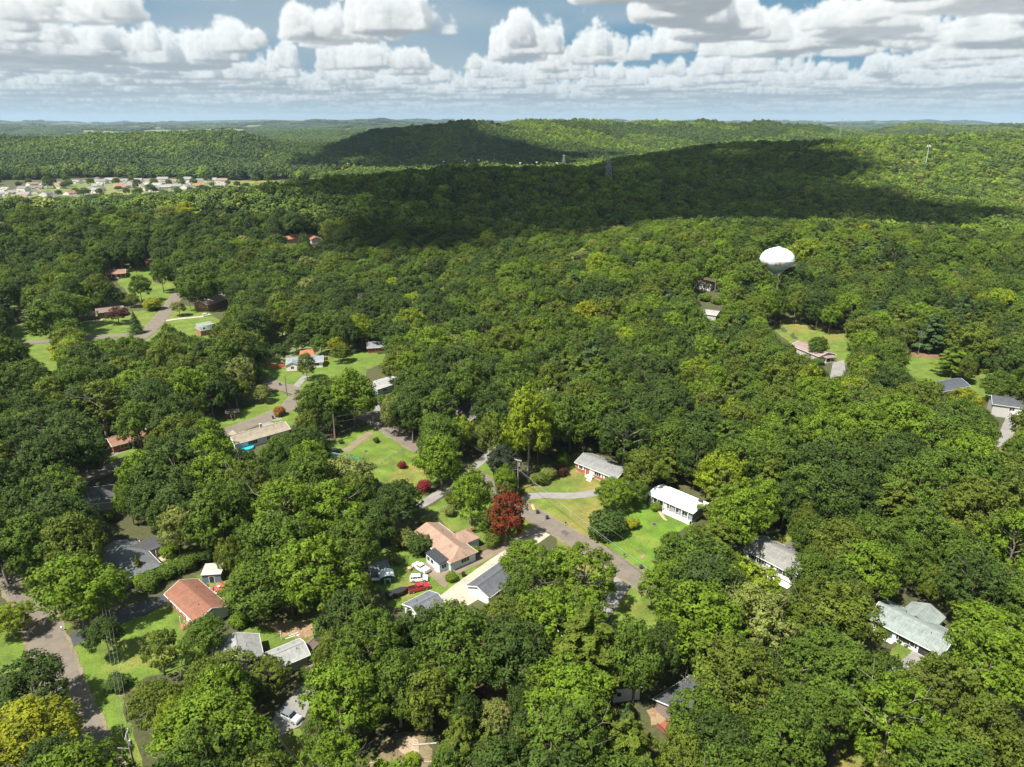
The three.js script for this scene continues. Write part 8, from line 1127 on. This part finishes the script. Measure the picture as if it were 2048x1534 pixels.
for (const [y, s] of [[10, 1.2], [8, 1.6]]) { wire('overhead cable between the hedge pole and the guyed pole', [poles.b[0], y, poles.b[1]], [poles.c[0], y, poles.c[1]], s, 0.025, 'cables at the street corner'); wire('overhead cable strung through the trees behind the brown shed', [poles.d[0], y - 1, poles.d[1]], [poles.k[0], y - 1, poles.k[1]], s, 0.03, 'cables behind the brown shed'); }
for (const k of [-0.8, 0, 0.8]) wire('overhead cable following the oak shaded street', [poles.g[0] + k, 10.4 - Math.abs(k) * 0.4, poles.g[1]], [poles.n[0] + 34 + k, 9.8, poles.n[1] + 12], 1.6, 0.018, 'cables along the oak shaded street');
// ------------------------------------------------------------------ fences
fence('plank_fence', 'brown wooden plank fence behind the eastern back lawn', [[196.62, -343.35], [204.33, -342.58], [210.75, -339.50], [217.86, -338.73]], { h: 2.2, m: wood(0.33, 0.20, 0.12) });
fence('plank_fence', 'orange stained plank fence left of the white house', [[-118.02, -324.71], [-114.60, -326.94], [-110.20, -327.70]], { h: 1.8, m: wood(0.46, 0.13, 0.05) });
fence('plank_fence', 'orange stained plank fence right of the white house', [[-94.47, -336.95], [-92.36, -338.54]], { h: 1.8, m: wood(0.46, 0.13, 0.05) });
fence('plank_fence', 'brown plank gate beside the dark blue grey roof', [[202.98, -300.84], [199.71, -290.87]], { h: 1.8, m: wood(0.24, 0.12, 0.07) });
fence('wire_fence', 'wire fence with pale rail beside the silver car driveway', [[-49.51, -109.84], [-44.60, -104.24], [-40.11, -99.26], [-36.37, -95.02]], { h: 1.2, chain: white });
fence('wire_fence', 'chain link fence along the leaf litter clearing', [[-30.77, -98.18], [-28.95, -101.03], [-27.08, -103.08], [-24.96, -105.18]], { h: 1.2, chain: metal });
fence('wire_fence', 'chain link fence between the tan roofed house and the lane', [[-28.67, -182.42], [-24.73, -186.94], [-20.37, -192.25], [-17.55, -195.93]], { h: 1.2, chain: metal });
fence('wire_fence', 'chain link fence across the striped lawn', [[-48.94, -217.69], [-44.74, -225.33], [-39.93, -233.44]], { h: 1.2, chain: metal });
fence('wire_fence', 'chain link fence beyond the guyed pole', [[-65.81, -246.57], [-62.62, -251.23], [-58.74, -257.03]], { h: 1.2, chain: metal });
{ const t = thing('timber_edging', 'low timber edging along the leaf litter clearing', 'edging', -19.73, -99.59); for (let k = 0; k < 5; k++) part('timber', box(2.6, 0.25, 0.22, -6 + k * 2.65, -0.03, Math.sin(k) * 0.3), wood(0.36, 0.28, 0.19), t); }
{ const t = thing('fallen_log', 'pale log lying at the edge of the leaf pile', 'log', -16.86, -103.77, 0.1); part('log', bar([-2.2, 0.2, 0], [2.4, 0.2, 0], 0.2, 0.15, 8), paleBark, t); part('stub', bar([0.6, 0.25, 0], [1.0, 0.7, 0.1], 0.07, 0.04, 5), paleBark, t); }

// ------------------------------------------------------------------ water tower
{ const [x, z] = [161.94, -432.96], t = thing('water_tower', 'white and pale blue water tower bulb on a pedestal with rust streaks', 'water tower', x, z);
  const g0 = ground(x, z), top = 40.6 - g0, neck = 24.4 - g0, mid = 33.6 - g0, R = 10.1, P = (a) => a.map(([r, y]) => new THREE.Vector2(r, y));
  const up = [], lo = [], bell = []; for (let k = 0; k <= 14; k++) { const a = k / 14 * Math.PI / 2; up.push([R * Math.cos(a) + 0.001, mid + (top - mid) * Math.sin(a)]); }
  const bowl = (v) => [Math.max(1.3, R * Math.pow(Math.max(0, 1 - Math.pow(v, 1.8)), 0.9)), mid - 9.2 * v];
  for (let k = 0; k <= 10; k++) lo.unshift(bowl(0.45 * k / 10));
  for (let k = 0; k <= 14; k++) bell.unshift(bowl(0.45 + 0.55 * k / 14));
  const rust = (() => { const W = 512, Hh = 128, d = new Uint8Array(W * Hh * 4); for (let j = 0; j < Hh; j++) for (let i = 0; i < W; i++) { const v = j / Hh, u = i / W, n = wrapNoise(u, v * 0.15, 46, 2), p = wrapNoise(u, v, 14, 4), k = clamp((n * 0.6 + p * 0.62 - 0.57) * 6) * sstep(0.02, 0.25, v) * clamp((wrapNoise(u, 0.3, 22, 2) - 0.30) * 5), q = (j * W + i) * 4, c = [mix(216, 176, k), mix(226, 112, k), mix(232, 58, k)]; for (let m = 0; m < 3; m++) d[q + m] = c[m]; d[q + 3] = 255; } const t_ = new THREE.DataTexture(d, W, Hh, THREE.RGBAFormat); t_.colorSpace = THREE.SRGBColorSpace; t_.magFilter = THREE.LinearFilter; t_.wrapS = THREE.RepeatWrapping; t_.needsUpdate = true; return t_; })();
  const paintW = std([0.74, 0.80, 0.84], 0.42), paintB = std([0.42, 0.55, 0.62], 0.5);
  const tank = part('tank', new THREE.LatheGeometry(P(up), 48), paintW, t); part('belt', new THREE.LatheGeometry(P(lo), 48), std(0xffffff, 0.6, { map: rust }), t); part('bell', new THREE.LatheGeometry(P(bell), 48), std([0.56, 0.68, 0.74], 0.5), t);
  part('pedestal', new THREE.LatheGeometry(P([[2.6, -1], [2.4, 1], [1.45, 5], [1.2, neck - 3], [1.3, neck + 0.02]]), 28), paintB, t);
  part('hatch', new THREE.CylinderGeometry(0.8, 0.9, 0.7, 14).translate(0, top + 0.2, 0), std([0.28, 0.52, 0.62], 0.5), tank); part('roof_rail', new THREE.TorusGeometry(1.5, 0.06, 5, 24).rotateX(Math.PI / 2).translate(0, top + 0.6, 0), paintB, tank);
  for (let k = 0; k < 3; k++) part('seam', new THREE.TorusGeometry(R * Math.cos(0.35 + k * 0.35) + 0.01, 0.05, 5, 56).rotateX(Math.PI / 2).translate(0, mid + (top - mid) * Math.sin(0.35 + k * 0.35), 0), paintW, tank);
  part('ladder', [bar([1.45, 0, 0], [1.45, neck, 0], 0.05), bar([1.45, 0, 0.5], [1.45, neck, 0.5], 0.05)], paintB, t);
  part('seam', new THREE.TorusGeometry(R + 0.01, 0.12, 6, 64).rotateX(Math.PI / 2).translate(0, mid, 0), std([0.5, 0.58, 0.62], 0.6), tank);
}
// ------------------------------------------------------------------ lattice pylons, masts and lamp standards on the far slopes
function pylon(label, x, z, h, w = 7, arms = true) {
  const t = thing('lattice_pylon', label, 'pylon', x, z, 0.4), m = std([0.36, 0.37, 0.38], 0.6, { metalness: 0.4 }), g = [], n = 8, at = (k) => { const v = k / n; return [(w / 2) * (1 - 0.82 * v), h * v]; };
  for (const [sx, sz] of [[1, 1], [1, -1], [-1, 1], [-1, -1]]) part('leg', bar([sx * w / 2, -1, sz * w / 2], [sx * w * 0.09, h, sz * w * 0.09], 0.28, 0.18, 4), m, t);
  for (let k = 0; k < n; k++) { const [a, y] = at(k), [b, v] = at(k + 1); for (const [sx, sz, ex, ez] of [[1, 1, -1, 1], [-1, 1, -1, -1], [-1, -1, 1, -1], [1, -1, 1, 1]]) g.push(bar([sx * a, y, sz * a], [ex * b, v, ez * b], 0.13, 0.13, 3), bar([ex * a, y, ez * a], [sx * b, v, sz * b], 0.13, 0.13, 3)); }
  part('bracing', g, m, t); if (arms) for (const v of [0.74, 0.86, 0.97]) part('crossarm', [bar([-w * 0.62, h * v, 0], [w * 0.62, h * v, 0], 0.22, 0.22, 4), bar([-w * 0.62, h * v, 0], [0, h * v + 1.6, 0], 0.12, 0.12, 3), bar([w * 0.62, h * v, 0], [0, h * v + 1.6, 0], 0.12, 0.12, 3)], m, t); return t;
}
pylon('steel lattice pylon rising from the cloud shaded woods', 105.39, -806.78, 42, 9);
pylon('smaller steel lattice pylon beyond the cloud shaded woods', 111.56, -1598.58, 44, 9);
pylon('slim lattice radio mast on the far ridge behind the dark hill', 1153.94, -2645.67, 80, 5, false);
{ const t = thing('cell_tower', 'pale cell tower with antenna head on the sunlit hill', 'tower', 628.70, -1127.51); part('mast', bar([0, -1, 0], [0, 46, 0], 0.7, 0.4, 8), std([0.42, 0.43, 0.44], 0.5), t); for (let k = 0; k < 6; k++) part('antenna', box(0.7, 3, 0.4, Math.cos(k * 1.05) * 2.4, 42, Math.sin(k * 1.05) * 2.4), white, t); part('platform', new THREE.CylinderGeometry(2.2, 2.2, 0.3, 12).translate(0, 43.5, 0), metal, t); }
for (const [x, z] of [[17.81, -1643.32], [55.51, -1673.59], [98.83, -1639.70], [-108.95, -1713.50], [-77.28, -1731.88], [-157.03, -1706.58]]) { const t = thing('floodlight_mast', 'thin sports ground floodlight mast beyond the dark woods', 'lamp post', x, z, 0, 'floodlight masts around the far sports field'); part('mast', bar([0, -1, 0], [0, 26, 0], 0.5, 0.35, 6), metal, t); part('light_bank', box(4.5, 1.8, 0.7, 0, 25, 0), white, t); }
// ------------------------------------------------------------------ fields and the housing estate in the left valley
lawn([-138.14, -1716.13, -134.25, -1825.52, -81.32, -1826.70, -71.75, -1710.91], { dry: 0.1, amp: 8, o: 0.12, c: [0.16, 0.24, 0.05] });
lawn([-642.17, -1390.02, -705.91, -1569.12, -687.25, -1588.16, -626.49, -1431.13], { dry: 0.1, amp: 8, o: 0.12, c: [0.15, 0.22, 0.05] });
lawn([-754.28, -1051.90, -868.09, -1216.93, -867.22, -1364.02, -820.82, -1466.83, -711.09, -1510.19, -578.93, -1485.15, -484.48, -1247.03, -561.82, -1133.01, -661.52, -1091.06], { dry: 0.3, amp: 10, o: 0.10, c: [0.12, 0.17, 0.04] });
lawn([-556.69, -1376.78, -574.21, -1486.00, -471.30, -1495.68, -442.55, -1401.81, -503.22, -1358.28], { dry: 0.55, amp: 14, o: 0.11 });
patch('bare_soil', [-791.91, -1478.29, -741.85, -1510.22, -696.37, -1500.18, -722.44, -1469.33], soil, 0.14, 10);
strip('road', [-662.37, -1105.49, -699.28, -1200.62, -764.94, -1327.04, -749.31, -1387.03, -665.43, -1389.23, -565.75, -1376.03], 9, greyDrive, 0.14);
const estateAt = [[-822.95, -1184.32, 0], [-830.07, -1217.26, 2], [-839.60, -1260.48, 1], [-766.57, -1137.44, 3], [-859.46, -1354.39, 0], [-841.89, -1297.00, 1], [-830.12, -1345.38, 2], [-838.39, -1374.92, 3], [-840.95, -1415.16, 0], [-725.64, -1200.78, 4], [-683.13, -1136.02, 0], [-818.38, -1405.80, 2], [-754.08, -1336.96, 0], [-709.61, -1261.85, 1], [-657.10, -1150.92, 3], [-783.43, -1437.39, 2], [-760.23, -1437.85, 0], [-714.43, -1377.66, 3], [-692.05, -1318.78, 2], [-688.04, -1290.11, 4], [-726.20, -1428.25, 0], [-680.88, -1328.86, 3], [-707.01, -1428.70, 2], [-650.95, -1300.68, 0], [-641.66, -1330.15, 2], [-656.93, -1399.64, 1], [-659.08, -1430.07, 3], [-600.98, -1311.95, 0], [-611.63, -1292.25, 2], [-645.08, -1461.02, 0], [-611.93, -1401.24, 2], [-617.71, -1370.77, 3], [-577.25, -1354.02, 4], [-612.92, -1455.01, 1], [-590.73, -1448.73, 2], [-583.46, -1312.77, 0], [-568.13, -1441.01, 3], [-535.98, -1356.92, 0], [-611.31, -1254.23, 1]];
const roofs = [[0.24, 0.235, 0.225], [0.17, 0.165, 0.16], [0.30, 0.29, 0.27], [0.27, 0.17, 0.115], [0.33, 0.15, 0.09]], roofNames = ['grey', 'dark grey', 'pale grey', 'brown', 'orange brown'], R7 = rng(7);
for (const [x, z] of estateAt.slice(0, 30)) { const a = R7() * 6.28, nx = x + Math.cos(a) * 34, nz = z + Math.sin(a) * 34; if (!estateAt.some(([p, q]) => Math.hypot(p - nx, q - nz) < 25)) estateAt.push([nx, nz, Math.floor(R7() * 5)]); }
estateAt.forEach(([x, z, c], i) => { const a = R7() * 0.9 - 0.45 + (R7() < 0.3 ? 1.57 : 0), L = 8 + R7() * 2.5, dx = Math.cos(a) * L, dz = -Math.sin(a) * L, two = R7() < 0.5; const H = house({ label: `${two ? 'two storey' : 'single storey'} estate house with ${roofNames[c]} roof in the left valley`, group: `${two ? 'two storey' : 'single storey'} ${roofNames[c]} roofed estate houses`, a: [x - dx, z - dz], b: [x + dx, z + dz], W: 12, h: two ? 5.6 : 3.4, rise: 3.4, roof: shingle(...roofs[c]), wall: siding(0.62, 0.59, 0.54), pipes: false, win: [['f', -3.5, 1, 1.8, 1.5], ['f', 4, 1, 1.8, 1.5]], doors: [['f', 0.5, 1.2, 2.2, dark]] }); if (R7() < 0.6) wing(H, { x: 4.2, z: 5.5, L: 6, W: 6.5, h: 3.0, rise: 2.0, roof: shingle(...roofs[c]), wall: siding(0.60, 0.56, 0.50), turn: Math.PI / 2 }); });
// lone houses on the wooded slopes
for (const [x, z, label, c, wc, L] of [[322.38, -1260.76, 'large tan house on the crest of the cloud shaded hill', [0.30, 0.17, 0.12], [0.60, 0.42, 0.32], 16], [564.83, -1139.96, 'pale house in the sunlit hillside gap', [0.28, 0.27, 0.26], [0.68, 0.66, 0.62], 12], [450.20, -1076.90, 'grey house in the shaded eastern woods', [0.22, 0.23, 0.25], [0.42, 0.44, 0.46], 12], [275.48, -934.99, 'blue grey house in the shaded valley woods', [0.22, 0.24, 0.27], [0.44, 0.46, 0.5], 12], [41.36, -1606.36, 'pale flat building beyond the dark woods', [0.5, 0.48, 0.44], [0.6, 0.57, 0.5], 18], [-311.03, -1101.21, 'grey roofed house at the edge of the cloud shadow', [0.22, 0.22, 0.24], [0.5, 0.5, 0.5], 12], [-571.86, -1840.87, 'white farm house in the gap between the hills', [0.5, 0.5, 0.5], [0.7, 0.7, 0.68], 14], [840.82, -1279.85, 'brown house on the far eastern hill', [0.25, 0.15, 0.12], [0.4, 0.35, 0.3], 14]]) house({ label, a: [x - L / 2, z], b: [x + L / 2, z + 2], W: 11, h: 4.6, lift: 6, rise: 2.6, roof: shingle(...c), wall: siding(...wc), pipes: false, win: [['f', -4, 1, 2, 1.8], ['f', 4, 1, 2, 1.8]] });
// garden trees between the estate houses
{ const R = rng(17); for (let k = 0; k < 110; k++) { const x = -1020 + R() * 600, z = -1130 - R() * 330; if (estateAt.some(([a, b]) => Math.hypot(a - x, b - z) < 16)) continue; const t = R() < 0.7 ? 'mid' : 'deep', w = 9 + 8 * R(); plantTree('round', t, x, z, w, w * 0.95, `${TINTS[t][1]} garden tree among the estate houses in the left valley`, `${TINTS[t][1]} garden trees of the estate`, k); } }

// ------------------------------------------------------------------ two cumulus clouds overhead: they stand out of the frame and shade the hills
{
  const A = pairs([-205, -780, -245, -700, -192.15, -661.05, -166.75, -629.53, -137.26, -590.65, -105.99, -574.80, -68.37, -560.71, -37.56, -570.79, -9.90, -590.64, 19.61, -611.70, 95, -640, 250, -668, 450, -672, 700, -700, 1050, -760, 1050, -880, 700, -860, 531.66, -756.45, 517.61, -801.69, 494.99, -840.31, 450.43, -892.30, 464.74, -1009.96, 485.13, -1127.02, 545, -1330, 520, -1520, 200, -1560, 60, -1250, -10, -1010, -120, -900, -230, -830]);
  const B = pairs([-457.17, -1635.20, -520.41, -2073.95, -480, -2480, -320, -2480, -160, -2520, -60, -2520, -130.25, -2205.51, -53.76, -2064.98, 48.91, -2029.22, 175.58, -2079.34, 339.94, -2245.53, 209.66, -1877.22, 63.97, -1693.49, -74.52, -1727.47, -249.95, -1652.75, -358.64, -1639.09]);
  const C = pairs([-1700, -2350, -1250, -2150, -1050, -2350, -1350, -2600]), D = pairs([900, -2500, 1400, -2350, 2300, -2450, 2200, -2150, 1500, -2100]);
  const inside = (p, x, z) => { let c = false; for (let i = 0, j = p.length - 1; i < p.length; j = i++) if ((p[i][1] > z) !== (p[j][1] > z) && x < (p[j][0] - p[i][0]) * (z - p[i][1]) / (p[j][1] - p[i][1]) + p[i][0]) c = !c; return c; };
  const puff = (() => { const g = mergeVertices(plain(new THREE.IcosahedronGeometry(1, 3))), p = g.attributes.position; for (let i = 0; i < p.count; i++) { const x = p.getX(i), y = p.getY(i), z = p.getZ(i), k = 0.8 + 0.45 * noise2(x * 2.2 + 5, y * 2.2 + z * 2.7 + 9); p.setXYZ(i, x * k, y * k, z * k); } g.computeVertexNormals(); return g; })();
  const m = std([0.9, 0.9, 0.9], 1), R = rng(31), ALT = 2600;
  for (const poly of [A, B, D]) {
    const xs = poly.map((p) => p[0]), zs = poly.map((p) => p[1]), list = [];
    for (let x = Math.min(...xs) - 60; x < Math.max(...xs) + 60; x += 24) for (let z = Math.min(...zs) - 60; z < Math.max(...zs) + 60; z += 24) {
      const wx = x + (fbm2(x / 90, z / 90, 3) - 0.5) * 170, wz = z + (fbm2(x / 90 + 9, z / 90 + 4, 3) - 0.5) * 170; const fa = R() * 6.28, fr = 110 * R(); if (!inside(poly, wx, wz) || !inside(poly, wx + Math.cos(fa) * fr, wz + Math.sin(fa) * fr) || fbm2(x / 70 + 21, z / 70 + 13, 3) > 0.60) continue;
      const g = ground(x, z) + 12, t = ALT / SUN.y; list.push([x + (R() - 0.5) * 18 + SUN.x * t, g + ALT + (R() - 0.5) * 10, z + (R() - 0.5) * 18 + SUN.z * t, 24 + 12 * R()]);
      if (R() < 0.25) list.push([x + SUN.x * t, g + ALT + 25 + 60 * R(), z + SUN.z * t, 30 + 25 * R()]);
    }
    const c = new THREE.InstancedMesh(puff, m, list.length); c.name = numbered('cloud'); c.castShadow = true; list.forEach(([x, y, z, r], i) => c.setMatrixAt(i, new THREE.Matrix4().makeScale(r, r * 0.8, r).setPosition(x, y, z))); tag(c, 'white cumulus cloud drifting above the wooded hills', undefined, undefined, 'structure'); scene.add(c);
  }
}

renderer.render(scene, camera);
